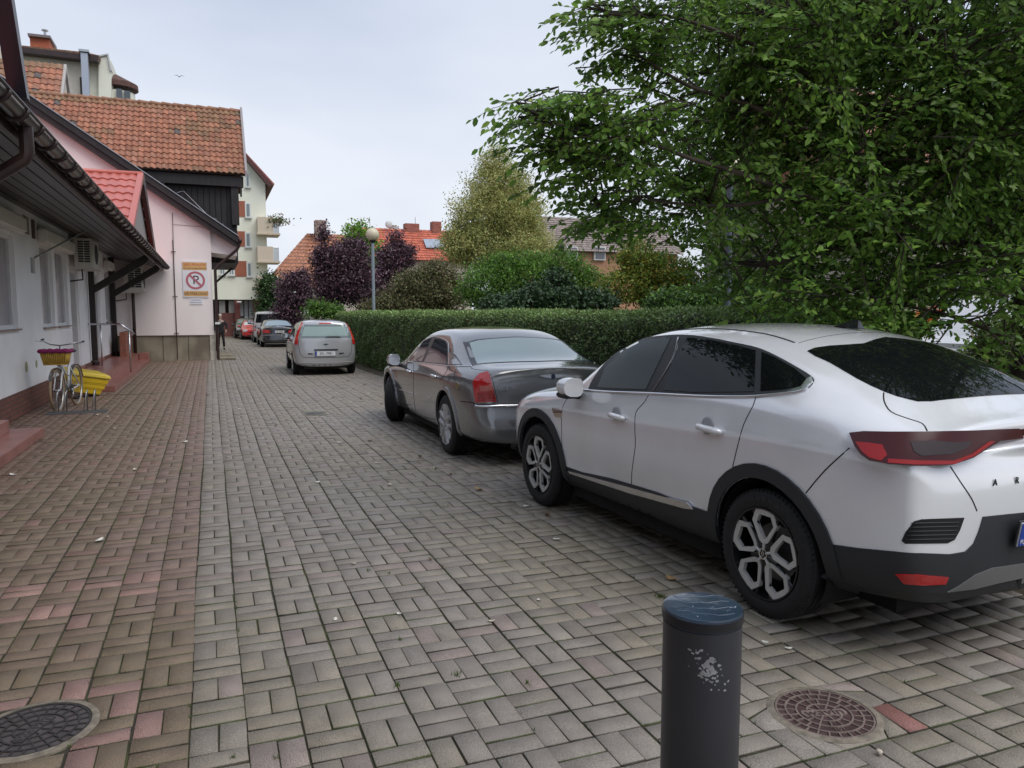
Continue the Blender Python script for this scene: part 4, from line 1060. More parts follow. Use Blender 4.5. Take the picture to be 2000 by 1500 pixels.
PETAL = [(-.26, .955), (.26, .955), (.365, .67), (.13, .27), (0, .20), (-.13, .27), (-.365, .67)]
def make_wheel(t, r, wd, rim, style):
    mb = MB(); q = []
    w2 = wd
    prof = [(rim*.98, .02), (rim*1.02, .004), (rim*1.10, -.002), (r*.86, -.004), (r*.93, .004), (r*.975, .018)]
    grooves = [.03, .06, .095, .13, .165]
    x = .024; prof += [(r, .026)]
    for g in (.058, .095, .132):
        if g < wd-.03: prof += [(r, g-.006), (r-.009, g-.005), (r-.009, g+.005), (r, g+.006)]
    prof += [(r, wd-.026), (r*.975, wd-.018), (r*.86, wd), (rim, wd-.01)]
    ty = mb.lathe([(a, b) for a, b in prof], (0, 0, 0), 56, 'x', True).build('tyre', tyre_m, t, smooth='auto', local=True)
    if style == 'petal':
        tr = MB(); n = 72     # tread shoulder blocks
        for k in range(n):
            a = 2*math.pi*k/n; M = Matrix.Rotation(a, 4, 'X')
            tr.box((.010, -.005, r*.95), (.026, .005, r*.985+.0005), M)
        tr.build('tread_block', tyre_m, ty, local=True)
        for k_, ch_ in enumerate('KUMHO'):
            th = R(-16 + k_*8.5); c_, s_ = math.cos(th), math.sin(th); rr_ = r*.865
            M = Matrix(((0, 0, -1, -.0045), (-c_, -s_, 0, -s_*rr_), (-s_, c_, 0, c_*rr_), (0, 0, 0, 1)))
            text_obj('tyre_lettering', ch_, .036, (0, 0, 0), M, mat('tyre_letter', (.040, .040, .042), .6), ty, local=True, ext=.0012, xs=1.2)
    lip = MB().lathe([(rim*1.0, .005), (rim*1.0, .0), (rim*.965, .0), (rim*.955, .02), (rim*.93, .05), (rim*.90, wd*.7), (0, wd*.7)], (0, 0, 0), 48, 'x', True)
    lm = alloy_d if style == 'petal' else (silver_al if style in ('double', 'five') else mat('grey_alloy', (.3, .3, .31), .35, metal=.7))
    lip.build('rim', lm, t, smooth='auto', local=True)
    MB().lathe([(rim*.62, wd*.42), (rim*.62, wd*.5), (0, wd*.5)], (0, 0, 0), 32, 'x').build('brake_disc', mat('brake_steel', (.14, .14, .14), .45, metal=.7), t, local=True)
    sp = MB()
    def R2(p, a): return (p[0]*math.cos(a)-p[1]*math.sin(a), p[0]*math.sin(a)+p[1]*math.cos(a))
    INNER = [(-.17, .835), (.17, .835), (.255, .645), (.07, .37), (0, .31), (-.07, .37), (-.255, .645)]
    def ringpoly(outer, k, x0, x1, a, inner=INNER):
        cx = sum(p[0] for p in outer)/len(outer); cy = .60
        inn = inner or [((p[0]-cx)*k+cx, (p[1]-cy)*(k+.06)+cy) for p in outer]
        n = len(outer); vs = []
        for ps, x in ((outer, x0), (inn, x0+.004), (inn, x1), (outer, x1)):
            for p in ps:
                u = R2((p[0]*rim, p[1]*rim), a); vs.append((x, u[0], u[1]))
        fs = []
        for L in range(3):
            for i in range(n): fs.append((L*n+i, L*n+(i+1) % n, (L+1)*n+(i+1) % n, (L+1)*n+i))
        for i in range(n): fs.append((3*n+i, 3*n+(i+1) % n, (i+1) % n, i))
        sp.add(vs, fs)
    if style == 'petal':
        bk = MB()
        for k in range(5):
            a = 2*math.pi*k/5
            ringpoly(PETAL, .74, .004, .03, a)
            # black webs between the petals
            for (p, q_) in (((-.13, .25), (-.40, .92)), ((.13, .25), (.40, .92))):
                u, v_ = R2((p[0]*rim, p[1]*rim), a), R2((q_[0]*rim, q_[1]*rim), a)
                bk.tube([(.025, u[0], u[1]), (.018, v_[0], v_[1])], [.014, .012], 6)
            u, v_ = R2((0, .08*rim), a), R2((0, .24*rim), a)
            sp.tube([(.006, u[0], u[1]), (.008, v_[0], v_[1])], [.008, .010], 6)
            b_ = a+math.pi/5; u, v_ = R2((0, .14*rim), b_), R2((0, .40*rim), b_)
            bk.tube([(.02, u[0], u[1]), (.02, v_[0], v_[1])], [.022, .016], 6)
        bk.lathe([(0, .012), (.2*rim, .014), (.2*rim, .06)], (0, 0, 0), 20, 'x').build('spoke_web', alloy_d, t, local=True, smooth='auto')
        sp.build('spoke_petals', alloy, t, local=True, smooth='auto')
        cp = MB().lathe([(0, .0), (.085*rim, .001), (.10*rim, .004), (.10*rim, .02)], (0, 0, 0), 24, 'x', True).build('hub_cap', alloy_d, t, local=True, smooth='auto')
        MB().lathe([(.10*rim, .001), (.125*rim, .0), (.13*rim, .01)], (0, 0, 0), 24, 'x', True).build('cap_ring', chrome, cp, local=True, smooth='auto')
        em = MB()
        for sg_ in (-1, 1):
            em.prism([(0, .075*rim), (sg_*.04*rim, 0), (0, -.075*rim), (sg_*.012*rim, -.03*rim), (sg_*.022*rim, 0), (sg_*.006*rim, .04*rim)], 'x', -.001, .003)
        em.build('emblem', chrome, cp, local=True)
    elif style == 'double':
        for k in range(5):
            a = 2*math.pi*k/5
            for sx in (-1, 1):
                p, q_ = R2((sx*.17*rim, .12*rim), a), R2((sx*.23*rim, .97*rim), a)
                m_ = R2((sx*.19*rim, .5*rim), a)
                sp.tube([(.022, *p), (.014, *m_), (.016, *q_)], [.028, .026, .030], 8)
        sp.lathe([(0, .016), (.16*rim, .018), (.34*rim, .03), (.34*rim, .06)], (0, 0, 0), 24, 'x')
        sp.build('spokes', silver_al, t, local=True, smooth='auto')
        MB().lathe([(0, .008), (.13*rim, .01), (.14*rim, .02)], (0, 0, 0), 20, 'x').build('hub_cap', chrome, t, local=True, smooth='auto')
    else:
        ns = 5 if style == 'five' else 8
        for k in range(ns):
            a = 2*math.pi*k/ns; p, q_ = R2((0, .1*rim), a), R2((0, .96*rim), a)
            sp.tube([(.02, *p), (.014, *q_)], [.035, .03 if ns == 5 else .02], 8)
        sp.lathe([(0, .008), (.18*rim, .012), (.2*rim, .04)], (0, 0, 0), 20, 'x').build('spokes', silver_al, t, local=True, smooth='auto')

def mirror_pair(car, pos, size, m_top, m_low, folded=False):
    """door mirrors: rounded shell with darker underside and foot"""
    for sd in (-1, 1):
        x, y, z = pos; lx, ly, lz = size
        mb = MB(); n = 14; k = 9
        for i in range(k+1):
            t = i/k; yy = y + ly*(.5-t); s_ = math.sin(math.pi*min(1, (t*.86+.14)))**.55 if t < 1 else .80
            s_ = max(.15, min(1, .25 + .75*math.sin(math.pi/2*min(1, t*1.6))))
            for j in range(n):
                a = 2*math.pi*j/n; ca, sa = math.cos(a), math.sin(a)
                ex = math.copysign(abs(ca)**.7, ca); ez = math.copysign(abs(sa)**.8, sa)
                mb.v.append((sd*(x + lx/2*ex*s_ + .02*(1-t)), yy, z + lz/2*ez*s_*(1 - .12*ca)))
        for i in range(k):
            for j in range(n): mb.f.append((i*n+j, i*n+(j+1) % n, (i+1)*n+(j+1) % n, (i+1)*n+j))
        mb.f.append(tuple(range(n))); mb.f.append(tuple(k*n+j for j in range(n)))
        o = mb.build('mirror', m_top, car.t, smooth='auto', local=True)
        if folded: MB().box((sd*(x-lx*.46), y-ly*.30, z-lz*.34), (sd*(x-lx*.50), y+ly*.30, z+lz*.34)).build('mirror_glass', mat('mirror_glass', (.5, .52, .55), .03, metal=1), o, local=True)
        else: MB().box((sd*(x-lx*.42), y-ly*.52, z-lz*.36), (sd*(x+lx*.42), y-ly*.5-.003, z+lz*.36)).build('mirror_glass', mat('mirror_glass', (.5, .52, .55), .03, metal=1), o, local=True)
        MB().tube([(sd*(x-lx*.2), y, z-lz*.40), (sd*(x-lx*.75), y+.02, z-lz*.55), (sd*(x-lx*.95), y+.03, z-lz*.60)], [.035, .03, .03], 8).build('mirror_foot', m_low, o, local=True, smooth=True)
        MB().box((sd*(x-lx*.49), y-ly*.47, z-lz*.60), (sd*(x+lx*.40), y+ly*.34, z-lz*.27)).build('mirror_base', m_low, o, local=True, bevel=.012)

def handle(car, y, z, m, L=.2, recess=None):
    for sd in (-1, 1):
        h, n_ = car.cast(Vector((sd*.9, y, z)), Vector((-sd, 0, 0)))
        x = h.x
        o = MB().tube([(x+sd*.008, y+L*.5, z+.006), (x+sd*.028, y+L*.36, z+.006), (x+sd*.035, y, z+.004), (x+sd*.03, y-L*.36, z), (x+sd*.01, y-L*.5, z-.004)], [.012, .019, .021, .020, .013], 10).build('door_handle', m, car.t, smooth=True, local=True)
        if recess:
            MB().lathe([(0, .004*sd), (.048, .003*sd), (.058, .0), (.058, -.01*sd)], (x, y+.03, z+.012), 20, 'x').build('handle_cup', recess, o, local=True, smooth=True)

def plate(car, x, y, z, text, rz_deg=0, w_=.52, h_=.115, ry=0, tilt=0):
    t = car.t
    M = Matrix.Translation((x, y, z)) @ Matrix.Rotation(R(rz_deg), 4, 'Z') @ Matrix.Rotation(R(tilt), 4, 'X')
    o = MB().box((-w_/2, -.006, -h_/2), (w_/2, 0, h_/2), M).build('number_plate', plate_w, t, local=True)
    MB().box((-w_/2-.008, .0005, -h_/2-.008), (w_/2+.008, .008, h_/2+.008), M).build('plate_holder', trim_m, o, local=True)
    MB().box((-w_/2+.002, -.009, -h_/2+.002), (-w_/2+.042, -.0062, h_/2-.002), M).build('plate_band', plate_b, o, local=True)
    R90 = Matrix.Rotation(R(90), 4, 'X')
    text_obj('plate_text', text, .098, (0, 0, 0), M @ Matrix.Translation((.02, -.008, 0)) @ R90, plate_t, o, local=True, xs=.78)
    text_obj('plate_text', 'PL', .03, (0, 0, 0), M @ Matrix.Translation((-w_/2+.022, -.0105, -.035)) @ R90, plate_w, o, local=True)
    return o
# ------------------------------------------------------------------ white crossover coupe
WHT = paint('pearl_white_paint', (.80, .81, .835), .16, metal=.18)
low = lambda a, b, c, d: [a, b, c, d]
ST = [
 (2.14, .30, [(.45,.28),(.64,.33),(.70,.45),(.72,.60),(.70,.72),(.66,.79),(.5,.84),(.35,.865),(.18,.875)], .88),
 (1.98, .24, [(.55,.22),(.79,.30),(.835,.45),(.85,.62),(.84,.76),(.79,.86),(.62,.91),(.42,.935),(.2,.95)], .955),
 (1.72, .22, [(.6,.20),(.86,.28),(.89,.45),(.905,.66),(.895,.82),(.85,.925),(.66,.975),(.44,1.0),(.2,1.015)], 1.02),
 (1.36, .22, [(.6,.20),(.87,.27),(.90,.45),(.915,.68),(.905,.86),(.86,.97),(.68,1.02),(.45,1.05),(.2,1.065)], 1.07),
 (1.04, .22, [(.6,.20),(.87,.26),(.90,.44),(.905,.68),(.90,.88),(.87,.99),(.72,1.055),(.50,1.085),(.22,1.105)], 1.11),
 (.82, .22, [(.6,.20),(.87,.26),(.875,.44),(.905,.66),(.90,.89),(.87,1.02),(.80,1.10),(.68,1.17),(.32,1.22)], 1.23),
 (.50, .22, [(.6,.20),(.87,.26),(.872,.44),(.908,.66),(.90,.90),(.87,1.05),(.75,1.32),(.64,1.39),(.32,1.44)], 1.45),
 (.15, .22, [(.6,.20),(.87,.26),(.87,.44),(.91,.66),(.90,.91),(.87,1.08),(.70,1.455),(.59,1.52),(.30,1.56)], 1.57),
 (-.40, .22, [(.6,.20),(.87,.26),(.87,.44),(.91,.66),(.90,.93),(.87,1.11),(.69,1.485),(.58,1.55),(.30,1.585)], 1.597),
 (-.90, .22, [(.6,.20),(.87,.26),(.875,.44),(.912,.68),(.905,.96),(.87,1.16),(.695,1.45),(.58,1.525),(.30,1.573)], 1.587),
 (-1.25, .22, [(.6,.20),(.87,.27),(.905,.45),(.92,.72),(.92,.98),(.88,1.18),(.72,1.365),(.60,1.45),(.31,1.53)], 1.55),
 (-1.60, .23, [(.6,.21),(.87,.28),(.90,.45),(.925,.74),(.925,1.0),(.88,1.16),(.755,1.265),(.64,1.34),(.33,1.43)], 1.45),
 (-1.93, .25, [(.58,.24),(.83,.31),(.865,.46),(.885,.74),(.88,1.0),(.84,1.10),(.75,1.165),(.62,1.21),(.33,1.265)], 1.28),
 (-2.12, .28, [(.54,.27),(.76,.33),(.81,.47),(.82,.72),(.81,.965),(.77,1.045),(.69,1.09),(.57,1.12),(.30,1.15)], 1.155),
 (-2.155, .29, [(.53,.28),(.74,.34),(.79,.475),(.80,.715),(.79,.95),(.75,1.025),(.67,1.075),(.55,1.115),(.29,1.145)], 1.15, [0,0,0,0,0,0,-.01,-.02,-.03,-.035,-.035]),
 (-2.20, .32, [(.50,.31),(.69,.35),(.745,.48),(.75,.70),(.74,.91),(.70,.965),(.62,1.0),(.50,1.02),(.26,1.04)], 1.045, [.06,.05,.02,0,0,.02,.05,.05,.04,.03,.03]),
]
wc = Car('parked_car', (3.572, 4.709), R(3.385), 'white coupe style crossover with black cladding parked nearest, beside the black bollard', ST, WHT, .352, (1.36, -1.36), .905, .10, .10, sub=3, arch=.405, low=.41, creases={5: .55, 3: .35, 6: .25})
wc.wheels('petal', width=.225, rim=.252)
# glazing
dlo = [(1150,760),(1158,742),(1180,712),(1215,683),(1255,663),(1300,656),(1342,655),(1390,661),(1440,671),(1480,680),(1515,695),(1557,718),(1584,735),(1590,746),(1572,762),(1530,768),(1477,773),(1360,772),(1270,767),(1200,764)]
wc.px('window_surround', dlo, trim_m, off=.006, res=.035, smooth=3, sharp=(0,), skirt=.016)
front_g = [(1168,757),(1184,718),(1216,688),(1256,668),(1300,660.5),(1311,661),(1263,761),(1215,759.5)]
rear_g = [(1344,661),(1390,666),(1438,676),(1477,686),(1474,766),(1360,767),(1298,762.5),(1316,712)]
quart = [(1489,689),(1515,700),(1553,722),(1576,741),(1566,755),(1530,762),(1487,765)]
wc.px('window', front_g, mat('front_side_glass', (.012, .022, .022), .015, spec=.30), off=.0095, res=.04, skirt=.004)
wc.px('window', rear_g, glass_dark, off=.0095, res=.04, skirt=.004)
wc.px('window', quart, glass_dark, off=.0095, res=.04, skirt=.004)
wc.px_line('pillar_trim', [(1326,660),(1316,700),(1278,764)], mat('gloss_black', (.02, .02, .024), .08, coat=1), r=.012, sink=.0)
wc.px_line('window_trim', [(1140,762),(1200,766),(1270,768.5),(1360,773.5),(1430,775),(1477,774),(1530,769),(1566,764),(1584,750)], chrome, r=.010, sink=.004)
wc.px('window_trim', [(1540,766),(1566,757),(1577,742),(1586,738),(1589,748),(1574,763)], chrome, off=.013, res=.03)
# door gaps
for ln in ([(1117,768),(1099,795),(1097,840),(1099,888),(1103,921),(1107,943)], [(1268,769),(1258,786),(1242,806),(1240,840),(1241,870),(1234,924),(1233,981)], [(1476,775),(1471,792),(1453,828),(1441,870),(1431,912)],
           [(1574,963),(1610,920),(1659,875)]):
    wc.px_line('door_gap', ln, seam_m, r=.0042, sink=-.0015)
# rear glass, mirrored to the full width
def full(car, pts, zero_z, zero_y):
    P = [car.trace(*p) for p in pts]; P = [p for p in P if p.x < -.02]
    return P
top = [wc.trace(*p) for p in ((1727,765),(1673,739),(1620,708),(1577,686))]
top2 = [wc.trace(*p) for p in ((1620,676),(1687,671.5))]
bot = [wc.trace(*p) for p in ((1820,784),(1775,780))]
zc_t = max(p.z for p in top2)+.012; yc_t = max(p.y for p in top2)
L = [Vector((0, bot[0].y-.01, bot[0].z))] + [p for p in bot if p.x < -.03] + top + [p for p in top2 if p.x < -.03] + [Vector((0, yc_t+.01, zc_t))]
loop = L + [Vector((-p.x, p.y, p.z)) for p in L[-2:0:-1]]
wc.panel('rear_window', [Vector(p) for p in smooth_loop([tuple(p) for p in loop], 2)], (0, .75, -.66), glass_dark, off=.004, res=.07, mirror=False)
# tail lamps and light band
LC = sum([wc.trace(*q) for q in ((1659,845),(1800,843),(1800,910),(1953,861))], Vector())/4; LD = LC - (wc.Mi @ Vector((0, 0, EYE)))
lampo = [(1659,845),(1687,842),(1740,843),(1807,843),(1900,841),(1990,837),(2000,856),(1953,861),(1925,878),(1900,894),(1860,907),(1800,910),(1740,906),(1700,899),(1683,887),(1671,872)]
lm = wc.px('tail_lamp', lampo, lamp_dark, off=.006, res=.03, skirt=.05, D=LD, fit='store')
wc.px('red_strip', [(1672,862),(1696,864),(1724,868),(1734,888),(1722,899),(1700,893),(1686,882)], mat('deep_red_lens', (.30, .010, .012), .25, spec=.4), off=.009, res=.025, parent=wc.t, skirt=.004, D=LD, fit='use')
wc.px('red_strip', [(1735,895),(1800,899),(1862,899),(1897,886),(1930,862),(1942,862),(1903,890),(1864,906),(1790,907),(1735,903)], mat('deep_red_lens', (.30, .010, .012), .25, spec=.4), off=.009, res=.025, parent=wc.t, skirt=.004, D=LD, fit='use')
wc.px('reversing_lamp', [(1778,862),(1826,860),(1862,864),(1899,862),(1885,876),(1860,886),(1800,890),(1786,882)], mat('smoky_clear_lamp', (.055, .045, .048), .5, spec=.15), off=.009, res=.025, parent=wc.t, skirt=.004, D=LD, fit='use')
# light band across the tailgate centre
pb_ = wc.trace(1990, 838); 
wc.panel('light_band', [(-.22, -2.3, pb_.z), (.22, -2.3, pb_.z), (.22, -2.3, pb_.z-.035), (-.22, -2.3, pb_.z-.035)], (0, 1, 0), lamp_dark, off=.01, res=.05, mirror=False)
# tailgate gap
wc.px_line('tailgate_gap', [(1726,767),(1727,784),(1740,804),(1772,817),(1801,827),(1811,842)], seam_m, r=.0042, sink=-.0015)
wc.px_line('tailgate_gap', [(1856,911),(1875,940),(1897,973),(1908,998)], seam_m, r=.0042, sink=-.0015)
# black lower part of the rear bumper
bump = [(1626,1063),(1675,1070),(1772,1079),(1854,1082),(1884,1077),(1900,1062),(1911,1036),(1919,1009),(1996,1001),(1998,1098),(1960,1104),(1925,1112),(1898,1124),(1870,1142),(1846,1158),(1760,1152),(1691,1142),(1640,1135),(1634,1100)]
wc.px('rear_bumper', bump, trim_m, off=.006, res=.05, skirt=.02)
b1_ = wc.trace(1994, 1001.5); b2_ = wc.trace(1996, 1099); bx1 = b1_.x+.01; bx2 = b2_.x+.01
wc.panel('rear_bumper', [(bx1, -2.3, b1_.z), (-bx1, -2.3, b1_.z), (-bx1-.02, -2.3, .31), (bx1+.02, -2.3, .31)], (0, 1, 0), trim_m, off=.005, res=.06, mirror=False)
wc.px('skid_plate', [(1848,1154),(1875,1140),(1902,1121),(1935,1108),(1998,1099),(1998,1126),(1950,1136),(1900,1148)], mat('grey_skid', (.13, .13, .13), .5), off=.012, res=.04)
b3_ = wc.trace(1996, 1100); 
wc.panel('skid_plate', [(b3_.x+.01, -2.3, b3_.z), (-b3_.x-.01, -2.3, b3_.z), (-b3_.x-.01, -2.3, b3_.z-.10), (b3_.x+.01, -2.3, b3_.z-.10)], (0, 1, 0), mat('grey_skid', (.13, .13, .13), .5), off=.012, res=.05, mirror=False)
wc.px('air_outlet', [(1761,1056),(1768,1040),(1785,1018),(1800,1014),(1883,1011),(1874,1036),(1864,1054),(1850,1061),(1768,1062)], seam_m, off=.003, res=.04, smooth=0)
for k in range(5):
    wc.px_line('outlet_rib', [(1778-k*3+2,1022+k*8),(1820,1021+k*8),(1872-k*2,1020+k*8)], trim_m, r=.003, sink=.003)
wc.px('reflector', [(1750,1120),(1790,1121),(1850,1126),(1844,1139),(1800,1141),(1766,1138)], lamp_red, off=.012, res=.03)
plate(wc, 0, -2.315, .635, 'SK 7K190', tilt=8)
# cladding on sills and arches
zh = .362
def arc(w, r_, a0, a1, n=22): return [(w+r_*math.cos(R(a0+(a1-a0)*k/n)), zh+r_*math.sin(R(a0+(a1-a0)*k/n))) for k in range(n+1)]
wc.side('arch_cladding', arc(1.36, .478, -14, 194) + arc(1.36, .407, 194, -14), trim_m, off=.014, res=.05, skirt=.03)
wc.side('arch_cladding', arc(-1.36, .485, -14, 200) + arc(-1.36, .407, 200, -14), trim_m, off=.014, res=.05, skirt=.03)
wc.side('sill_cladding', [(.90,.27),(.905,.375),(.75,.41),(.2,.455),(-.35,.475),(-.70,.465),(-.885,.47),(-.875,.24),(-.3,.22),(.4,.22)], trim_m, off=.010, res=.06, skirt=.02)
wc.px('sill_trim', [(1113,919),(1234,951),(1330,977),(1345,980),(1358,994),(1340,992),(1234,963),(1116,924)], chrome, off=.019, res=.03)
# fender badge and handles
wc.px('fender_badge', [(1078,796),(1099,796),(1099,803),(1097,816),(1084,814)], chrome, off=.005, res=.02)
wc.px_line('badge_rib', [(1081,805),(1098,805)], seam_m, r=.003, sink=.006)
handle(wc, .10, .925, WHT, .20, mat('cup_shade', (.30, .31, .33), .3))
handle(wc, -.91, .975, WHT, .23, mat('cup_shade', (.30, .31, .33), .3))
mirror_pair(wc, (.985, .69, 1.09), (.17, .20, .145), WHT, trim_m, folded=True)
# roof gutter strips and aerial
wc.line('roof_strip', [(-.50, .1, 2), (-.485, -.4, 2), (-.49, -.9, 2), (-.51, -1.15, 2)], (0, 0, -1), trim_m, r=.008, sink=-.003)
wc.line('roof_joint', [(-.5, -1.17, 2), (-.25, -1.20, 2), (0, -1.21, 2), (.25, -1.20, 2), (.5, -1.17, 2)], (0, 0, -1), seam_m, r=.003, sink=-.001, mirror=False)
MB().add([(-.035, -.98, 1.57), (.035, -.98, 1.57), (.03, -1.17, 1.56), (-.03, -1.17, 1.56), (-.004, -1.15, 1.613), (.004, -1.15, 1.613), (.004, -1.11, 1.618), (-.004, -1.11, 1.618)],
         [(0, 1, 2, 3), (0, 3, 4, 7), (1, 6, 5, 2), (2, 5, 4, 3), (0, 7, 6, 1), (4, 5, 6, 7)]).build('aerial_fin', mat('gloss_black', (.02, .02, .024), .08, coat=1), wc.t, local=True, bevel=.004)
# tailgate lettering, first letter visible
for i, ch_ in enumerate('ARKANA'):
    h, n_ = wc.cast(Vector((-.35+i*.14, -3, .875)), Vector((0, 1, 0)))
    text_obj('tailgate_letter', ch_, .045, (h.x, h.y-.004, h.z), rot_w, mat('dark_chrome', (.12, .12, .13), .2, metal=.8), wc.t, local=True, ext=.002)
# front: windscreen, bonnet gap, head lamps (seen from other sides)
wc.panel('windscreen', [(-.66,.86,1.2),(0,.95,1.2),(.66,.86,1.2),(.52,.22,1.5),(0,.14,1.5),(-.52,.22,1.5)], (0,-.75,-.66), glass_dark, off=.004, res=.07, mirror=False)
wc.panel('headlamp', [(-.80,1.9,.80),(-.45,2.2,.76),(-.45,2.2,.70),(-.80,1.9,.70)], (.35,-.93,0), lamp_clear, off=.006, res=.05)
wc.panel('grille', [(-.40,2.2,.74),(.40,2.2,.74),(.36,2.2,.55),(-.36,2.2,.55)], (0,-1,0), seam_m, off=.006, res=.06, mirror=False)
wc.panel('lower_grille', [(-.5,2.2,.45),(.5,2.2,.45),(.45,2.2,.33),(-.45,2.2,.33)], (0,-1,0), trim_m, off=.006, res=.06, mirror=False)
# ------------------------------------------------------------------ dark grey saloon
GRY = paint('grey_metallic_paint', (.20, .20, .205), .15, metal=.42)
SS = [
 (2.32, .26, [(.5,.24),(.72,.28),(.78,.40),(.80,.56),(.80,.68),(.76,.745),(.6,.775),(.42,.79),(.2,.80)], .80),
 (2.12, .22, [(.55,.20),(.86,.26),(.90,.40),(.915,.58),(.905,.72),(.86,.80),(.66,.835),(.44,.85),(.2,.86)], .865),
 (1.80, .20, [(.6,.18),(.90,.24),(.93,.40),(.95,.62),(.94,.78),(.89,.86),(.70,.885),(.46,.90),(.2,.915)], .92),
 (1.40, .20, [(.6,.18),(.90,.23),(.93,.40),(.95,.62),(.94,.80),(.89,.89),(.72,.925),(.48,.94),(.2,.955)], .96),
 (1.02, .20, [(.6,.18),(.89,.22),(.92,.40),(.935,.62),(.925,.82),(.89,.92),(.76,.96),(.52,.985),(.22,1.0)], 1.005),
 (.82, .20, [(.6,.18),(.89,.22),(.92,.40),(.935,.62),(.925,.83),(.89,.94),(.82,.99),(.68,1.06),(.3,1.10)], 1.11),
 (.50, .20, [(.6,.18),(.89,.22),(.92,.40),(.935,.62),(.925,.84),(.89,.955),(.77,1.20),(.64,1.27),(.3,1.31)], 1.32),
 (.12, .20, [(.6,.18),(.89,.22),(.92,.40),(.935,.62),(.925,.85),(.89,.965),(.70,1.355),(.58,1.42),(.28,1.45)], 1.455),
 (-.40, .20, [(.6,.18),(.89,.22),(.92,.40),(.935,.62),(.925,.86),(.89,.975),(.69,1.375),(.57,1.44),(.28,1.475)], 1.48),
 (-.90, .20, [(.6,.18),(.89,.22),(.92,.40),(.94,.62),(.93,.87),(.89,.985),(.70,1.355),(.58,1.425),(.28,1.465)], 1.47),
 (-1.25, .20, [(.6,.18),(.90,.23),(.93,.40),(.95,.64),(.94,.88),(.895,.995),(.735,1.275),(.62,1.37),(.3,1.42)], 1.43),
 (-1.60, .20, [(.6,.18),(.90,.23),(.93,.40),(.955,.64),(.945,.90),(.90,1.005),(.78,1.13),(.68,1.21),(.33,1.265)], 1.275),
 (-1.95, .21, [(.6,.19),(.89,.24),(.92,.40),(.94,.64),(.93,.90),(.89,1.01),(.80,1.055),(.68,1.085),(.33,1.105)], 1.11),
 (-2.25, .23, [(.58,.21),(.86,.26),(.89,.42),(.90,.64),(.89,.89),(.85,.99),(.76,1.04),(.62,1.065),(.30,1.08)], 1.085),
 (-2.42, .25, [(.55,.23),(.80,.28),(.84,.42),(.85,.64),(.84,.87),(.80,.965),(.72,1.02),(.58,1.045),(.28,1.06)], 1.065, [-.03,-.04,-.06,-.07,0,0,0,.01,.01,.01,.01]),
]
def q4(*l): return [(700+x/4, 600+y/4) for x, y in l]
sc = Car('parked_car', (3.46, 10.13), R(0.1), 'dark grey metallic saloon with chrome mirror parked between the white crossover and the silver hatchback', SS, GRY, .35, (1.51, -1.51), .94, .12, .09, sub=3, arch=.395, creases={5: .7, 8: .3})
sc.wheels('double', width=.22, rim=.24, steer=R(-26))
sc.px('window_surround', q4((345,415),(372,362),(410,310),(470,246),(500,238),(580,236),(640,242),(685,262),(703,290),(712,320),(765,380),(812,452),(700,452),(520,432),(350,422)), mat('dark_seal', (.03, .03, .035), .3), off=.002, res=.06)
sc.px('window', q4((362,415),(398,345),(440,295),(478,252),(572,243),(500,424),(420,418)), mat('reflective_side_glass', (.03, .035, .04), .02, spec=.6), off=.006, res=.07, skirt=.004)
sc.px('window', q4((600,248),(640,252),(680,270),(694,300),(693,445),(516,428),(545,370)), mat('reflective_side_glass', (.03, .035, .04), .02, spec=.6), off=.006, res=.07, skirt=.004)
sc.px('window', q4((706,345),(760,392),(804,448),(706,448)), GRY, off=.006, res=.07, skirt=.004)
sc.px_line('window_trim', q4((350,424),(430,430),(520,438),(700,460),(820,462),(885,462)), chrome, r=.007, sink=.002)
sc.px_line('window_trim', q4((352,412),(410,308),(470,243),(580,234),(640,240),(690,264),(704,300),(704,450)), chrome, r=.005, sink=.002)
for ln in (q4((245,475),(240,560),(242,640),(246,720),(270,790)), q4((430,440),(430,560),(432,700),(436,860)), q4((700,455),(690,500),(640,570)), q4((770,470),(755,510),(752,560),(790,650))):
    sc.px_line('door_gap', ln, seam_m, r=.004, sink=-.001)
for ln in (q4((245,622),(430,672)), q4((436,675),(560,708))): sc.px_line('side_moulding', ln, chrome, r=.006, sink=.004, smooth=0)
handle(sc, .24, .852, chrome, .20); handle(sc, -1.06, .885, chrome, .20)
sc.px_line('sill_line', q4((262,830),(430,890),(600,970)), trim_m, r=.006, sink=-.002)
zc = .36
def arc2(w, r_, a0, a1, n=22): return [(w+r_*math.cos(R(a0+(a1-a0)*k/n)), zc+r_*math.sin(R(a0+(a1-a0)*k/n))) for k in range(n+1)]
for w in (1.51, -1.51): sc.side('arch_lip', arc2(w, .445, -10, 190) + arc2(w, .397, 190, -10), GRY, off=.014, res=.05, skirt=.03)
top = [sc.trace(*p) for p in q4((890,458),(850,365),(815,272))]
top2 = [sc.trace(*p) for p in q4((920,254),(1080,240))]
L = [Vector((0, sc.trace(*q4((1250, 432))[0]).y, sc.trace(*q4((1250, 432))[0]).z))] + top + top2
L += [Vector((0, L[-1].y+.01, L[-1].z+.01))]
loop = L + [Vector((-p.x, p.y, p.z)) for p in L[-2:0:-1]]
sc.panel('rear_window', [Vector(p) for p in loop], (0, .62, -.78), mat('dark_seal', (.03, .03, .035), .3), off=.003, res=.08, mirror=False)
g_ = [Vector((0, L[0].y+.02, L[0].z))] + [sc.trace(*p) for p in q4((930,446),(905,390),(868,280))] + [sc.trace(*p) for p in q4((940,262),(1080,248))]
g_ += [Vector((0, g_[-1].y+.005, g_[-1].z+.01))]
loop = g_ + [Vector((-p.x, p.y, p.z)) for p in g_[-2:0:-1]]
sc.panel('rear_glass', [Vector(p) for p in loop], (0, .62, -.78), mat('pale_rear_glass', (.20, .27, .265), .03, spec=.9, coat=1), off=.006, res=.08, mirror=False)
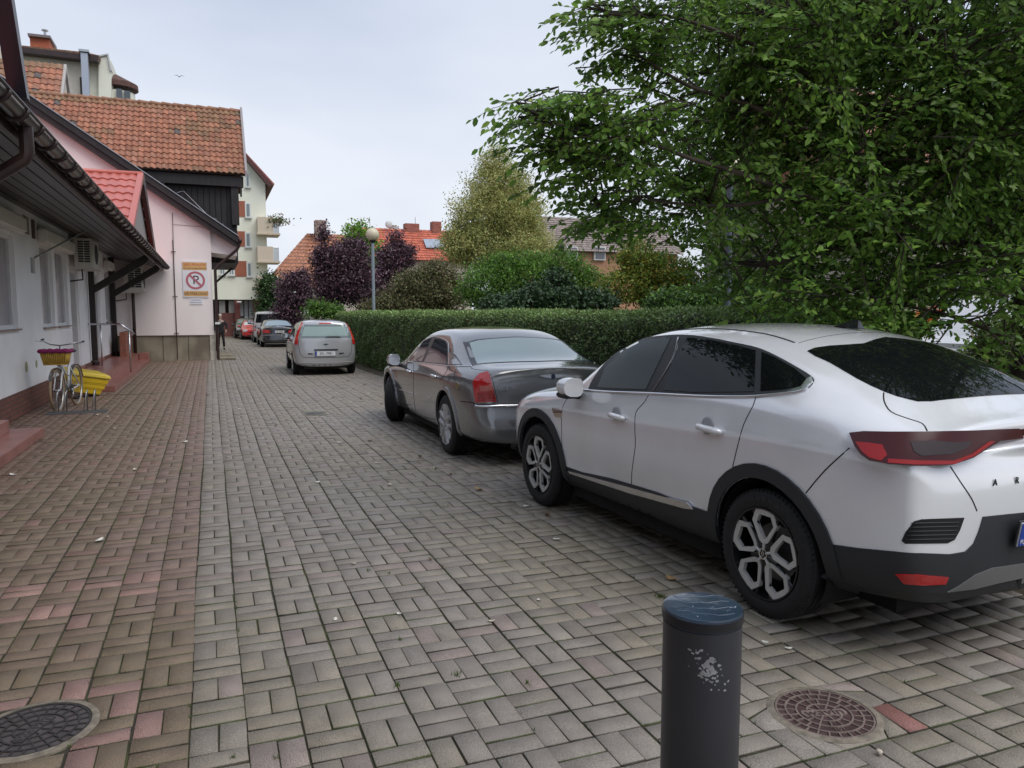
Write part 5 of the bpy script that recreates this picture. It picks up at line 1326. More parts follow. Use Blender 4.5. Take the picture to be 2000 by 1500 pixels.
lampq = q4((900,590),(906,566),(948,524),(1008,507),(1025,524),(1047,612),(1066,690),(1078,738),(920,745),(910,700))
sc.px('tail_lamp', lampq, lamp_red, off=.014, res=.05, skirt=.03)
sc.px('lamp_band', q4((950,615),(1040,612),(1048,650),(955,655)), mat('pink_lens', (.42, .10, .08), .2, coat=1), off=.018, res=.04, parent=sc.t, skirt=.004)
for k in range(5): sc.px_line('lamp_rib', q4((935,672+k*14),(1060+k*4,668+k*14)), mat('dark_red', (.16, .008, .01), .3), r=.003, sink=.016, parent=sc.t)
sc.px_line('boot_gap', q4((880,463),(888,480),(960,492),(1018,500),(1055,600),(1090,745)), seam_m, r=.004, sink=-.001)
sc.px_line('bumper_trim', q4((918,770),(960,776),(1100,772),(1290,768)), chrome, r=.017, sink=.008)
sc.px_line('bumper_gap', q4((800,735),(900,745),(930,757),(1295,756)), seam_m, r=.005)
sc.line('bumper_trim', [(-.55, -3, .655), (0, -3, .655), (.55, -3, .655)], (0, 1, 0), chrome, r=.017, sink=.008, mirror=False)
# winged emblem and script on the boot lid
eh = sc.trace(*q4((1483, 540))[0]); em = thing('x', (0, 0, 0), None, None); bpy.data.objects.remove(em)
ez = eh.z; 
def on_boot(x, z): h, n_ = sc.cast(Vector((x, -2.6, z)), Vector((0, 1, 0))); return h
e0 = on_boot(0, ez)
MB().prism([(-.17, ez+.012), (-.04, ez+.020), (.04, ez+.020), (.17, ez+.012), (.10, ez-.010), (.04, ez-.018), (-.04, ez-.018), (-.10, ez-.010)], 'y', e0.y-.012, e0.y-.002).build('winged_badge', chrome, sc.t, local=True, bevel=.002)
MB().lathe([(0, e0.y-.018), (.026, e0.y-.016), (.03, e0.y-.004)], (0, 0, ez), 16, 'y').build('badge_disc', mat('badge_blue', (.05, .07, .12), .3, metal=.5), sc.t, local=True)
sh = sc.trace(*q4((1180, 630))[0]); text_obj('boot_script', 'CHRYSLER', .050, (sh.x, sh.y-.006, sh.z), rot_w, chrome, sc.t, local=True, ext=.002, xs=1.1)
sh = sc.trace(*q4((1135, 652))[0]); text_obj('boot_script', '300C', .034, (sh.x, sh.y-.006, sh.z), rot_w, chrome, sc.t, local=True, ext=.002, xs=1.2)
plate(sc, 0, -2.50, .50, 'ZS 4271R', w_=.5)
mirror_pair(sc, (1.03, .80, .985), (.17, .18, .16), chrome, trim_m, folded=True)
sc.panel('windscreen', [(-.68,.86,1.1),(0,.95,1.1),(.68,.86,1.1),(.56,.2,1.4),(0,.14,1.45),(-.56,.2,1.4)], (0,-.7,-.7), glass_dark, off=.004, res=.08, mirror=False)
sc.panel('headlamp', [(-.78,2.3,.74),(-.50,2.35,.76),(-.50,2.35,.62),(-.78,2.3,.60)], (.2,-.97,0), lamp_clear, off=.006, res=.05)
sc.panel('grille', [(-.40,2.4,.76),(.40,2.4,.76),(.36,2.4,.48),(-.36,2.4,.48)], (0,-1,0), chrome, off=.006, res=.06, mirror=False)
MB().tube([(-.45, -2.35, .22), (-.45, -2.48, .22)], .035, 10).build('exhaust', chrome, sc.t, local=True)

# ------------------------------------------------------------------ silver compact people carrier
SIL = paint('silver_paint', (.44, .445, .455), .26, metal=.45)
FS = [
 (1.94, .28, [(.45,.26),(.60,.30),(.66,.42),(.68,.56),(.67,.66),(.63,.72),(.5,.76),(.34,.78),(.17,.79)], .79),
 (1.70, .22, [(.5,.20),(.76,.26),(.80,.42),(.82,.60),(.81,.74),(.76,.82),(.6,.87),(.40,.895),(.2,.91)], .915),
 (1.24, .20, [(.5,.18),(.82,.24),(.845,.42),(.86,.62),(.85,.80),(.81,.90),(.66,.96),(.46,1.0),(.2,1.02)], 1.025),
 (.90, .20, [(.5,.18),(.81,.24),(.84,.42),(.855,.62),(.845,.83),(.81,.95),(.72,1.06),(.56,1.14),(.26,1.17)], 1.18),
 (.50, .20, [(.5,.18),(.81,.24),(.84,.42),(.855,.62),(.845,.84),(.815,.97),(.69,1.33),(.56,1.40),(.28,1.43)], 1.435),
 (.0, .20, [(.5,.18),(.81,.24),(.84,.42),(.855,.62),(.85,.86),(.82,.99),(.655,1.42),(.54,1.48),(.28,1.515)], 1.52),
 (-.7, .20, [(.5,.18),(.81,.24),(.84,.42),(.86,.62),(.85,.87),(.82,1.0),(.65,1.43),(.54,1.49),(.28,1.525)], 1.53),
 (-1.25, .20, [(.5,.18),(.82,.24),(.85,.42),(.865,.64),(.855,.88),(.82,1.01),(.65,1.42),(.54,1.48),(.28,1.51)], 1.515),
 (-1.62, .22, [(.5,.20),(.80,.26),(.84,.42),(.85,.64),(.83,.88),(.80,1.02),(.645,1.40),(.54,1.455),(.28,1.485)], 1.49),
 (-1.80, .25, [(.5,.23),(.75,.29),(.81,.42),(.82,.62),(.79,.87),(.76,1.01),(.62,1.385),(.52,1.43),(.27,1.455)], 1.46, [-.02,-.03,-.05,-.05,-.06,-.03,-.02,.06,.07,.07,.07]),
]
def q6(*l): return [(440+x/7.143, 560+y/7.143) for x, y in l]
fc = Car('parked_car', (2.86, 22.52), R(-1.6), 'silver tall hatchback with high red tail lamps parked by the end of the hedge', FS, SIL, .30, (1.24, -1.24), .855, .10, .08, sub=3, arch=.345, scale=.965, creases={5: .4})
fc.wheels('five', width=.185, rim=.19)
fc.panel('rear_window', [(-.60,-1.8,1.385),(.60,-1.8,1.385),(.665,-1.8,1.20),(.70,-1.8,1.02),(-.70,-1.8,1.02),(-.665,-1.8,1.20)], (0, 1, 0), mat('grey_rear_glass', (.13, .17, .17), .04, spec=.8, coat=1), off=.006, res=.07, mirror=False)
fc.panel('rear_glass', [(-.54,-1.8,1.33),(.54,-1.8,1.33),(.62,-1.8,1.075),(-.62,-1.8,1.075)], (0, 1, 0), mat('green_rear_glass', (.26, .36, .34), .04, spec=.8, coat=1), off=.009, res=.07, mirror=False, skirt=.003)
fc.panel('tail_lamp', [(-.615,-1.8,1.43),(-.675,-1.8,1.24),(-.72,-1.8,1.06),(-.725,-1.8,.845),(-.835,-1.8,.845),(-.80,-1.8,1.06),(-.735,-1.8,1.28),(-.67,-1.8,1.44)], (.25, .97, 0), mat('bright_red_lamp', (.62, .05, .03), .15, coat=1), off=.014, res=.05, skirt=.02)
fc.panel('lamp_base', [(-.727,-1.8,.96),(-.73,-1.8,.85),(-.825,-1.8,.85),(-.81,-1.8,.96)], (.25, .97, 0), lamp_red, off=.017, res=.04, skirt=.004)
fc.panel('brake_light', [(-.16,-1.8,1.435),(.16,-1.8,1.435),(.15,-1.8,1.405),(-.15,-1.8,1.405)], (0, 1, -.2), mat('bright_red_lamp', (.62, .05, .03), .15, coat=1), off=.012, res=.05, mirror=False)
fc.line('wiper', [(.0,-3,1.045),(.22,-3,1.05),(.40,-3,1.04)], (0, 1, 0), trim_m, r=.011, sink=.02, mirror=False)
fc.line('tailgate_gap', [(-.72,-3,1.0),(-.715,-3,.83),(-.69,-3,.62),(-.60,-3,.505),(-.3,-3,.49),(0,-3,.488),(.3,-3,.49),(.60,-3,.505),(.69,-3,.62),(.715,-3,.83),(.72,-3,1.0)], (0, 1, 0), seam_m, r=.006, mirror=False)
fc.line('plate_light_strip', [(-.32,-3,.70),(.32,-3,.70)], (0, 1, 0), seam_m, r=.018, sink=.004, mirror=False)
fc.line('bumper_trim', [(-.82,-3,.60),(-.74,-3,.595),(-.70,-3,.595)], (.3, .95, 0), seam_m, r=.016, sink=.004)
fc.line('bumper_edge', [(-.80,-3,.36),(-.5,-3,.35),(0,-3,.345),(.5,-3,.35),(.80,-3,.36)], (0, 1, 0), mat('bumper_shade', (.25, .25, .245), .4), r=.012, sink=.0, mirror=False)
fc.panel('badge', [(-.075,-1.9,.845),(0,-1.9,.872),(.075,-1.9,.845),(0,-1.9,.818)], (0, 1, 0), mat('badge_dark', (.05, .06, .09), .3), off=.008, res=.03, mirror=False)
plate(fc, -.02, -1.945, .60, 'ZKL 19081', w_=.54, h_=.125)
fc.panel('lower_panel', [(-.80,-1.8,.30),(.80,-1.8,.30),(.78,-1.8,.20),(-.78,-1.8,.20)], (0, 1, 0), trim_m, off=.01, res=.07, mirror=False)
fc.side('window', [(.62,1.03),(.30,1.34),(.10,1.385),(.02,1.0)], glass_dark, off=.006, res=.08)
fc.side('window', [(-.06,1.0),(-.04,1.39),(-.80,1.39),(-.90,1.02)], glass_dark, off=.006, res=.08)
fc.side('window', [(-.98,1.03),(-.90,1.385),(-1.30,1.36),(-1.50,1.06)], glass_dark, off=.006, res=.08)
for ln in ([(-1,.0,1.0),(-1,-.02,.6),(-1,.05,.28)], [(-1,.90,.95),(-1,.88,.6),(-1,.86,.28)], [(-1,-.92,1.0),(-1,-.95,.75),(-1,-.85,.62)]): fc.line('door_gap', ln, (1, 0, 0), seam_m, r=.005)
fc.line('side_moulding', [(-1,.84,.52),(-1,-.86,.54)], (1, 0, 0), trim_m, r=.016, sink=.004)
handle(fc, .12, .85, SIL, .18); handle(fc, -.80, .87, SIL, .18)
mirror_pair(fc, (.93, .62, 1.03), (.18, .14, .15), SIL, trim_m)
fc.panel('windscreen', [(-.60,.95,1.15),(.60,.95,1.15),(.52,.50,1.4),(-.52,.50,1.4)], (0,-.7,-.7), glass_dark, off=.004, res=.08, mirror=False)
fc.panel('headlamp', [(-.66,1.8,.78),(-.42,1.9,.76),(-.42,1.9,.62),(-.66,1.8,.60)], (.2,-.97,0), lamp_clear, off=.006, res=.05)

# ------------------------------------------------------------------ cars farther down the lane
def scaled(tab, L, W, H):
    """proportions of a station table stretched to another length, width and height"""
    o = []
    for st in tab:
        o.append((st[0]*L, st[1]*H, [(x*W, z*H) for x, z in st[2]], st[3]*H) + tuple(st[4:]))
    return o
BLK = paint('black_paint', (.012, .013, .016), .2)
mc = Car('parked_car', (3.02, 40.4), R(0), 'black saloon with wide red tail lamps parked beyond the silver hatchback', scaled(SS, .95, .95, .97), BLK, .325, (1.42, -1.42), .89, .10, .10, sub=2, arch=.38, scale=.93)
mc.wheels('many', width=.2, rim=.21)
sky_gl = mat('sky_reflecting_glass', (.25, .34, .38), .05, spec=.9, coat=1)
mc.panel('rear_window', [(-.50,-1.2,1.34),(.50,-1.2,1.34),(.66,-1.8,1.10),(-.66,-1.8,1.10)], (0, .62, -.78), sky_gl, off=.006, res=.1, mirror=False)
mc.panel('tail_lamp', [(-.82,-2.4,.80),(-.80,-2.4,.90),(-.52,-2.4,.90),(-.44,-2.4,.80),(-.44,-2.4,.74),(-.80,-2.4,.73)], (.1, 1, 0), lamp_red, off=.012, res=.06)
mc.line('bumper_trim', [(-.8,-3,.62),(-.5,-3,.62),(0,-3,.62),(.5,-3,.62),(.8,-3,.62)], (0, 1, 0), mat('grey_strip', (.25, .25, .26), .4), r=.016, sink=.006, mirror=False)
plate(mc, 0, -2.425, .80, 'ZK 218AE', w_=.5)
mc.side('window', [(.60,1.0),(.30,1.24),(.05,1.31),(-.06,.98)], glass_dark, off=.005, res=.1)
mc.side('window', [(-.14,.98),(-.04,1.32),(-.80,1.28),(-1.0,.99)], glass_dark, off=.005, res=.1)
for ln in ([(-1,.10,.95),(-1,.05,.3)], [(-1,-.95,.95),(-1,-.85,.4)]): mc.line('door_gap', ln, (1, 0, 0), seam_m, r=.005)
mirror_pair(mc, (.96, .72, 1.0), (.17, .14, .13), BLK, trim_m)
mc.panel('windscreen', [(-.62,.82,1.1),(.62,.82,1.1),(.5,.2,1.38),(-.5,.2,1.38)], (0,-.7,-.7), glass_dark, off=.004, res=.1, mirror=False)
mc.panel('headlamp', [(-.74,2.1,.70),(-.46,2.2,.70),(-.46,2.2,.58),(-.74,2.1,.58)], (.2,-.97,0), lamp_clear, off=.006, res=.06)

VS = [
 (2.30, .32, [(.5,.30),(.76,.36),(.82,.50),(.84,.70),(.82,.86),(.78,.96),(.66,1.02),(.46,1.06),(.22,1.08)], 1.08),
 (2.00, .26, [(.5,.24),(.88,.30),(.92,.48),(.94,.72),(.93,.92),(.88,1.06),(.76,1.16),(.56,1.22),(.26,1.25)], 1.26),
 (1.55, .24, [(.5,.22),(.90,.28),(.94,.48),(.955,.75),(.95,1.0),(.92,1.14),(.84,1.46),(.68,1.60),(.3,1.66)], 1.67),
 (1.10, .24, [(.5,.22),(.90,.28),(.94,.48),(.955,.75),(.955,1.02),(.93,1.18),(.82,1.74),(.70,1.86),(.34,1.91)], 1.92),
 (0, .24, [(.5,.22),(.90,.28),(.94,.48),(.955,.75),(.955,1.04),(.935,1.20),(.82,1.80),(.70,1.91),(.34,1.95)], 1.96),
 (-1.2, .24, [(.5,.22),(.90,.28),(.94,.48),(.955,.75),(.955,1.04),(.935,1.20),(.82,1.80),(.70,1.90),(.34,1.94)], 1.95),
 (-2.1, .25, [(.5,.23),(.89,.29),(.93,.48),(.945,.75),(.94,1.04),(.92,1.20),(.81,1.77),(.69,1.87),(.34,1.91)], 1.92),
 (-2.32, .28, [(.5,.27),(.82,.33),(.88,.50),(.90,.75),(.89,1.03),(.87,1.18),(.765,1.74),(.66,1.82),(.33,1.85)], 1.86, [0,-.02,-.04,-.04,-.02,0,.02,.08,.1,.1,.1]),
]
VAN = paint('pale_silver_van_paint', (.50, .49, .49), .32, metal=.25)
vc = Car('parked_van', (3.02, 45.9), R(-1), 'pale silver van with a dark rear window behind the black saloon', VS, VAN, .33, (1.45, -1.45), .95, .08, .05, sub=2, arch=.39, scale=.90)
vc.t['category'] = 'van'
vc.wheels('many', width=.2, rim=.21)
vc.panel('rear_window', [(-.72,-2.3,1.74),(.72,-2.3,1.74),(.82,-2.3,1.22),(-.82,-2.3,1.22)], (0, 1, 0), glass_dark, off=.008, res=.1, mirror=False)
vc.panel('tail_lamp', [(-.90,-2.3,1.15),(-.80,-2.3,1.15),(-.80,-2.3,.72),(-.90,-2.3,.72)], (.1, 1, 0), lamp_red, off=.012, res=.08)
vc.side('window', [(1.55,1.22),(1.2,1.62),(.85,1.68),(.80,1.22)], glass_dark, off=.006, res=.1)
vc.side('window', [(.68,1.24),(.70,1.68),(-.55,1.70),(-.55,1.24)], glass_dark, off=.006, res=.1)
vc.side('window', [(-.66,1.24),(-.66,1.70),(-1.9,1.68),(-1.95,1.24)], glass_dark, off=.006, res=.1)
for ln in ([(-1,.74,1.7),(-1,.74,.35)], [(-1,-.60,1.7),(-1,-.60,.35)]): vc.line('door_gap', ln, (1, 0, 0), seam_m, r=.006)
mirror_pair(vc, (1.08, 1.35, 1.25), (.2, .16, .26), trim_m, trim_m)
vc.panel('windscreen', [(-.72,1.8,1.3),(.72,1.8,1.3),(.62,1.25,1.75),(-.62,1.25,1.75)], (0,-.8,-.6), glass_dark, off=.004, res=.1, mirror=False)
MB().lathe([(0, 1.9), (.05, 1.9), (.05, 1.97), (0, 1.99)], (.72, -1.9, 0), 12).build('roof_lamp', white_p, vc.t, local=True)
plate(vc, 0, -2.40, .66, 'ZK 91T4', w_=.5)

RED = paint('red_paint', (.50, .018, .02), .25)
rc_ = Car('parked_car', (2.42, 50.6), R(180), 'small bright red car facing the camera beside the pale van', scaled(FS, .92, .95, .86), RED, .29, (1.14, -1.14), .815, .10, .08, sub=2, arch=.335, scale=.92)
BK2 = paint('black_green_paint', (.015, .02, .018), .22)
kc = Car('parked_car', (2.15, 53.4), R(180), 'black car facing the camera in front of the maroon gate', scaled(FS, .95, .98, .95), BK2, .30, (1.18, -1.18), .84, .10, .08, sub=2, arch=.345, scale=.90)
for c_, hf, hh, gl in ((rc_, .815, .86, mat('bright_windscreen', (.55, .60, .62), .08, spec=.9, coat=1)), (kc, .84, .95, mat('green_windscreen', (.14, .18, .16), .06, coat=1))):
    c_.wheels('five', width=.18, rim=.19)
    c_.panel('windscreen', [(-.60,.9,1.15*hh),(.60,.9,1.15*hh),(.50,.50,1.38*hh),(-.50,.50,1.38*hh)], (0,-.7,-.7), gl, off=.006, res=.08, mirror=False)
    c_.panel('headlamp', [(-.68,1.7,.80*hh),(-.40,1.8,.78*hh),(-.42,1.8,.64*hh),(-.70,1.7,.62*hh)], (.25,-.95,0), lamp_clear, off=.008, res=.05)
    c_.panel('grille', [(-.30,1.8,.60*hh),(.30,1.8,.60*hh),(.28,1.8,.50*hh),(-.28,1.8,.50*hh)], (0,-1,0), seam_m, off=.006, res=.06, mirror=False)
    c_.panel('lower_grille', [(-.45,1.8,.38*hh),(.45,1.8,.38*hh),(.4,1.8,.30*hh),(-.4,1.8,.30*hh)], (0,-1,0), trim_m, off=.006, res=.06, mirror=False)
    for yz in ([(.55,1.03),(.28,1.30),(.05,1.36),(.0,1.0)], [(-.08,1.0),(-.04,1.37),(-.80,1.37),(-.88,1.02)]): c_.side('window', [(y, z*hh) for y, z in yz], glass_dark, off=.006, res=.1)
    c_.line('door_gap', [(-1,-.02,1.0*hh),(-1,.0,.3)], (1, 0, 0), seam_m, r=.005)
    mirror_pair(c_, (.90, .55, 1.02*hh), (.17, .13, .13), c_.body_m, trim_m)
    plate(c_, 0, 1.86*.92, .45*hh, 'ZK 6P33' if c_ is rc_ else 'ZK 77LM', rz_deg=180, w_=.5)
# ================================================================== STREET FURNITURE AND SMALL THINGS
# bollard
bx_, by_ = 1.165, 1.62; bh = .90; br = .102
bo = thing('bollard', (bx_, by_, 0), 'dark round steel bollard with a wet blue top and scratched paint in the foreground', 'bollard')
MB().lathe([(br*.985, -.02), (br*.985, bh-.035)], n=64).build('post', mat('bollard_paint', (.030, .031, .038), .42, var=.18, scale=3, bump=.06, bscale=200), bo, smooth='auto', local=True)
MB().lathe([(br*.96, bh-.036), (br*.96, bh-.030), (br, bh-.028), (br, bh-.004), (br*.985, bh), (br*.93, bh+.001), (0, bh+.002)], n=64).build('cap', mat('bollard_blue', (.019, .037, .066), .3, var=.25, scale=9, coat=.7), bo, smooth='auto', local=True)
MB().lathe([(br+.0015, bh-.0285), (br+.0015, bh-.0075)], n=64).build('cap_band', mat('band_black', (.012, .012, .016), .4), bo, smooth='auto', local=True)
rv = MB(); rr_ = random.Random(4)
for k in range(4):
    y0 = -.075 + .040*k; pts = []
    for q in range(12):
        t = q/11; x = -.10 + .2*t; y = y0 + .045*t + .010*math.sin(t*7+k) + .004*math.sin(t*23+k*2)
        a_ = x*.9-.43*y*0; X_, Y_ = x*math.cos(-.7)-y*math.sin(-.7), x*math.sin(-.7)+y*math.cos(-.7)
        if math.hypot(X_, Y_) < br*.95: pts.append((X_, Y_, bh+.0022))
    if len(pts) > 2: rv.tube(pts, .0005, 5)
rv.build('water_trickle', mat('water_film', (.16, .22, .29), .1, coat=1), bo, smooth=True, local=True)
dr = MB()
for k in range(22):
    a = rr_.uniform(0, 6.28); r_ = br*.9*math.sqrt(rr_.random()); s_ = rr_.uniform(.0008, .0022)
    dr.lathe([(s_, 0), (s_*.8, s_*.4), (0, s_*.6)], (r_*math.cos(a), r_*math.sin(a), bh+.0018), 8)
dr.build('water_drops', mat('drop', (.35, .42, .5), .05, coat=1), bo, smooth=True, local=True)
# paint scratches: irregular bare patches on the side that faces the street corner
sc_ = MB(); ca = math.atan2(-by_, -bx_)
def patch(da, z, s, n=7):
    a0 = ca+da; rr2 = br*.985+.0008; vs = [(rr2*math.cos(a0), rr2*math.sin(a0), z)]
    for k in range(n):
        t = 2*math.pi*k/n; q = s*rr_.uniform(.4, 1.35); vs.append((rr2*math.cos(a0+q*math.cos(t)/br), rr2*math.sin(a0+q*math.cos(t)/br), z+q*math.sin(t)*.8))
    sc_.add(vs, [(0, 1+k, 1+(k+1) % n) for k in range(n)])
for k in range(64):
    z = rr_.gauss(.775, .024); da = rr_.gauss(.16 - (z-.775)*4, .17)
    if .69 < z < .83: patch(da, z, rr_.uniform(.0012, .0056))
for k in range(14): patch(.12+rr_.uniform(-.2, .24), .785+rr_.uniform(-.03, .02), rr_.uniform(.005, .0085), 9)
sc_.build('paint_chips', mat('bare_primer', (.26, .26, .27), .7, var=.2, scale=60), bo, local=True)

# globe lamp
gl_p = at(730, 605, 27); gz = at(730, 458, 27).z
lp = thing('street_lamp', (gl_p.x, 27, 0), 'park lamp with a pale round globe on a slim blue grey post behind the hedge', 'lamp', 'lamp posts behind the hedge')
post_m = mat('lamp_post_paint', (.24, .29, .33), .5, var=.06)
MB().lathe([(.055, 0), (.055, gz-.30), (.04, gz-.28)], (gl_p.x, 27, 0), 16).build('post', post_m, lp, smooth='auto')
MB().lathe([(.05, gz-.30), (.10, gz-.26), (.12, gz-.20), (.02, gz-.19)], (gl_p.x, 27, 0), 16).build('collar', mat('collar_black', (.02, .02, .02), .5), lp, smooth='auto')
prof = [(.225*math.sin(math.pi*k/16), gz-.225*math.cos(math.pi*k/16)) for k in range(17)]
MB().lathe(prof, (gl_p.x, 27, 0), 28).build('globe', mat('opal_globe', (.66, .60, .44), .35, var=.06, scale=3), lp, smooth=True)
p2 = at(1420, 600, 11.5)
l2 = thing('street_lamp', (p2.x, 11.5, 0), 'dark blue grey lamp post rising from the hedge into the overhanging branches', 'lamp', 'lamp posts behind the hedge')
z2 = 4.3
MB().lathe([(.062, 0), (.06, z2-.3)], (p2.x, 11.5, 0), 16).build('post', mat('dark_post', (.07, .085, .11), .5), l2, smooth='auto')
prof = [(.225*math.sin(math.pi*k/12), z2-.1-.225*math.cos(math.pi*k/12)) for k in range(13)]
MB().lathe(prof, (p2.x, 11.5, 0), 20).build('globe', mat('opal_globe', (.66, .60, .44), .35), l2, smooth=True)

# bicycle rack
rk = thing('bicycle_rack', (-2.1, 14.4, 0), 'low galvanised bicycle rack with hoops standing on the red paving', 'bicycle rack')
rm = MB()
for y in (14.28, 14.46): rm.box((-2.55, y-.018, .0), (-1.66, y+.018, .03))
rm.build('base_rail', mat('rack_dark', (.20, .21, .22), .4, metal=.5), rk)
for x in (-2.40, -2.28, -1.98, -1.86):
    hp = MB()
    lean = .03 if x > -2.1 else 0
    hp.tube([(x-.02, 14.28, .03), (x+.02, 14.34, .34), (x+.03, 14.37, .37), (x+.03, 14.41, .37), (x+.02, 14.43, .34), (x+.01, 14.46, .03)], .011, 8)
    hp.build('hoop', metal_g, rk, smooth=True)

# bicycle (front wheel in the rack, facing the viewer)
BX, BY = -2.36, 14.62
bc = thing('bicycle', (BX, BY+.55, 0), 'white city bicycle with a yellow basket with purple rim, parked in the rack', 'bicycle', rz=R(-7))
tyre_t = mat('tan_tyre', (.30, .22, .14), .7); rimm = mat('rim_steel', (.6, .6, .6), .25, metal=1)
white_bk = mat('bike_white', (.66, .68, .70), .3, coat=.6); blk_p = mat('bike_black', (.015, .015, .016), .5)
def bwheel(y, nm='wheel'):
    wt = MB(); n = 40; r = .345
    pts = [(0, y+r*math.cos(2*math.pi*k/n), .36+r*math.sin(2*math.pi*k/n)) for k in range(n)]
    w_ = wt.tube(pts, .021, 8, closed=True).build(nm, tyre_t, bc, smooth=True, local=True)
    pts = [(0, y+(r-.025)*math.cos(2*math.pi*k/n), .36+(r-.025)*math.sin(2*math.pi*k/n)) for k in range(n)]
    MB().tube(pts, .011, 6, closed=True).build('rim', rimm, w_, smooth=True, local=True)
    s = MB()
    for k in range(28):
        a = 2*math.pi*k/28; s.tube([(.028*(-1)**k, y+.02*math.cos(a+.5), .36+.02*math.sin(a+.5)), (0, y+(r-.03)*math.cos(a), .36+(r-.03)*math.sin(a))], .0016, 4)
    s.build('spokes', rimm, w_, local=True); MB().tube([(-.045, y, .36), (.045, y, .36)], .018, 10).build('hub', rimm, w_, smooth=True, local=True)
bwheel(-.55); bwheel(.52)
fr = MB()
fr.tube([(0, -.30, .86), (0, -.34, .74)], .022, 8).tube([(0, -.32, .80), (0, -.15, .50), (0, .06, .32)], .021, 8).tube([(0, .06, .32), (0, .16, .80)], .018, 8)
fr.tube([(0, -.31, .84), (0, -.05, .62), (0, .11, .56)], .016, 8)
for s_ in (-1, 1): fr.tube([(s_*.05, .06, .32), (s_*.06, .52, .36)], .011, 6).tube([(s_*.02, .14, .72), (s_*.06, .52, .36)], .009, 6)
fr.build('frame', white_bk, bc, smooth=True, local=True)
fk = MB()
for s_ in (-1, 1): fk.tube([(0, -.34, .76), (s_*.045, -.36, .72), (s_*.05, -.52, .40), (s_*.05, -.55, .36)], .012, 8)
fk.build('fork', white_bk, bc, smooth=True, local=True)
md = MB(); n = 16
for yc, a0, a1 in ((-.55, -20, 150), (.52, 20, 190)):
    pts = [(0, yc+.385*math.cos(R(a0+(a1-a0)*k/n)), .36+.385*math.sin(R(a0+(a1-a0)*k/n))) for k in range(n+1)]
    for p, q_ in zip(pts, pts[1:]): md.add([(-.03, p[1], p[2]-.008), (0, p[1], p[2]), (.03, p[1], p[2]-.008), (-.03, q_[1], q_[2]-.008), (0, q_[1], q_[2]), (.03, q_[1], q_[2]-.008)], [(0, 1, 4, 3), (1, 2, 5, 4)])
md.build('mudguard', mat('chrome_guard', (.55, .56, .58), .2, metal=.9), bc, smooth=True, local=True)
MB().tube([(0, -.30, .84), (0, -.27, 1.10)], .013, 8).tube([(-.31, -.08, 1.20), (-.30, -.20, 1.19), (-.14, -.30, 1.12), (0, -.29, 1.10), (.14, -.30, 1.12), (.30, -.20, 1.16), (.31, -.08, 1.16)], .011, 8).build('handlebar', mat('bar_chrome', (.5, .5, .52), .2, metal=.9), bc, smooth=True, local=True)
for s_ in (-1, 1):
    gz_ = 1.20 if s_ < 0 else 1.16
    g_ = MB().tube([(s_*.305, -.16, gz_-.005), (s_*.31, -.06, gz_)], .018, 8).build('grip', blk_p, bc, smooth=True, local=True)
    MB().tube([(s_*.22, -.27, gz_-.03), (s_*.36, -.30, gz_-.02), (s_*.38, -.22, gz_-.02)], .006, 6).build('brake_lever', rimm, bc, smooth=True, local=True)
MB().tube([(0, .14, .74), (0, .18, .92)], .012, 8).build('seat_post', rimm, bc, smooth=True, local=True)
MB().prism([(-.12, .93), (.10, .93), (.16, .96), (.16, 1.0), (.02, .99), (-.12, .97)], 'x', -.001, .001).build('saddle_core', blk_p, bc, local=True)
sd_ = MB(); 
for k, (y, wd_, z) in enumerate(((.04, .02, .955), (.10, .03, .965), (.18, .07, .975), (.26, .11, .985), (.31, .10, .985), (.33, .06, .975))):
    for q in range(8):
        a = math.pi*2*q/8; sd_.v.append((wd_*math.cos(a), y, z+.028*math.sin(a)))
for k in range(5):
    for q in range(8): sd_.f.append((k*8+q, k*8+(q+1) % 8, (k+1)*8+(q+1) % 8, (k+1)*8+q))
sd_.f += [tuple(range(8)), tuple(40+q for q in range(8))]
sd_.build('saddle', blk_p, bc, smooth=True, local=True)
MB().tube([(-.07, .06, .32), (.07, .06, .32)], .02, 10).tube([(.075, .06, .32), (.085, .0, .17)], .009, 6).tube([(-.075, .06, .32), (-.085, .12, .47)], .009, 6).build('crank', rimm, bc, smooth=True, local=True)
for (x, y, z) in ((.13, 0, .17), (-.13, .12, .47)): MB().box((x-.045, y-.035, z-.012), (x+.045, y+.035, z+.012)).build('pedal', blk_p, bc, local=True)
MB().lathe([(.09, .055), (.095, .058), (.09, .061)], (0, .06, .32), 24, 'x').build('chain_ring', blk_p, bc, local=True)
MB().lathe([(0, 0), (.035, .01), (.04, .05), (.02, .07)], (0, -.42, .80), 16, 'y').build('front_lamp', rimm, bc, smooth=True, local=True)
# basket
yel = mat('basket_yellow', (.56, .36, .06), .6, var=.15, scale=18)
bk_ = MB(); bw0, bw1, bd0, bd1, z0, z1 = .155, .20, .11, .15, .80, 1.03; yc = -.50
cor = [(-bw0, yc-bd0, z0), (bw0, yc-bd0, z0), (bw0, yc+bd0, z0), (-bw0, yc+bd0, z0), (-bw1, yc-bd1, z1), (bw1, yc-bd1, z1), (bw1, yc+bd1, z1), (-bw1, yc+bd1, z1)]
bk_.add(cor, [(0, 3, 2, 1), (0, 1, 5, 4), (1, 2, 6, 5), (2, 3, 7, 6), (3, 0, 4, 7)])
bko = bk_.build('basket', mat('basket_shadow_weave', (.26, .16, .03), .8), bc, local=True)
sl = MB()
for k in range(14):
    t = k/13
    for (a, b, c, d) in ((0, 1, 4, 5), (3, 2, 7, 6), (0, 3, 4, 7), (1, 2, 5, 6)):
        lo = Vector(cor[a]).lerp(Vector(cor[b]), t); hi = Vector(cor[c]).lerp(Vector(cor[d]), t); sl.tube([lo, hi], .008, 5)
sl.build('basket_slats', yel, bko, smooth=True, local=True)
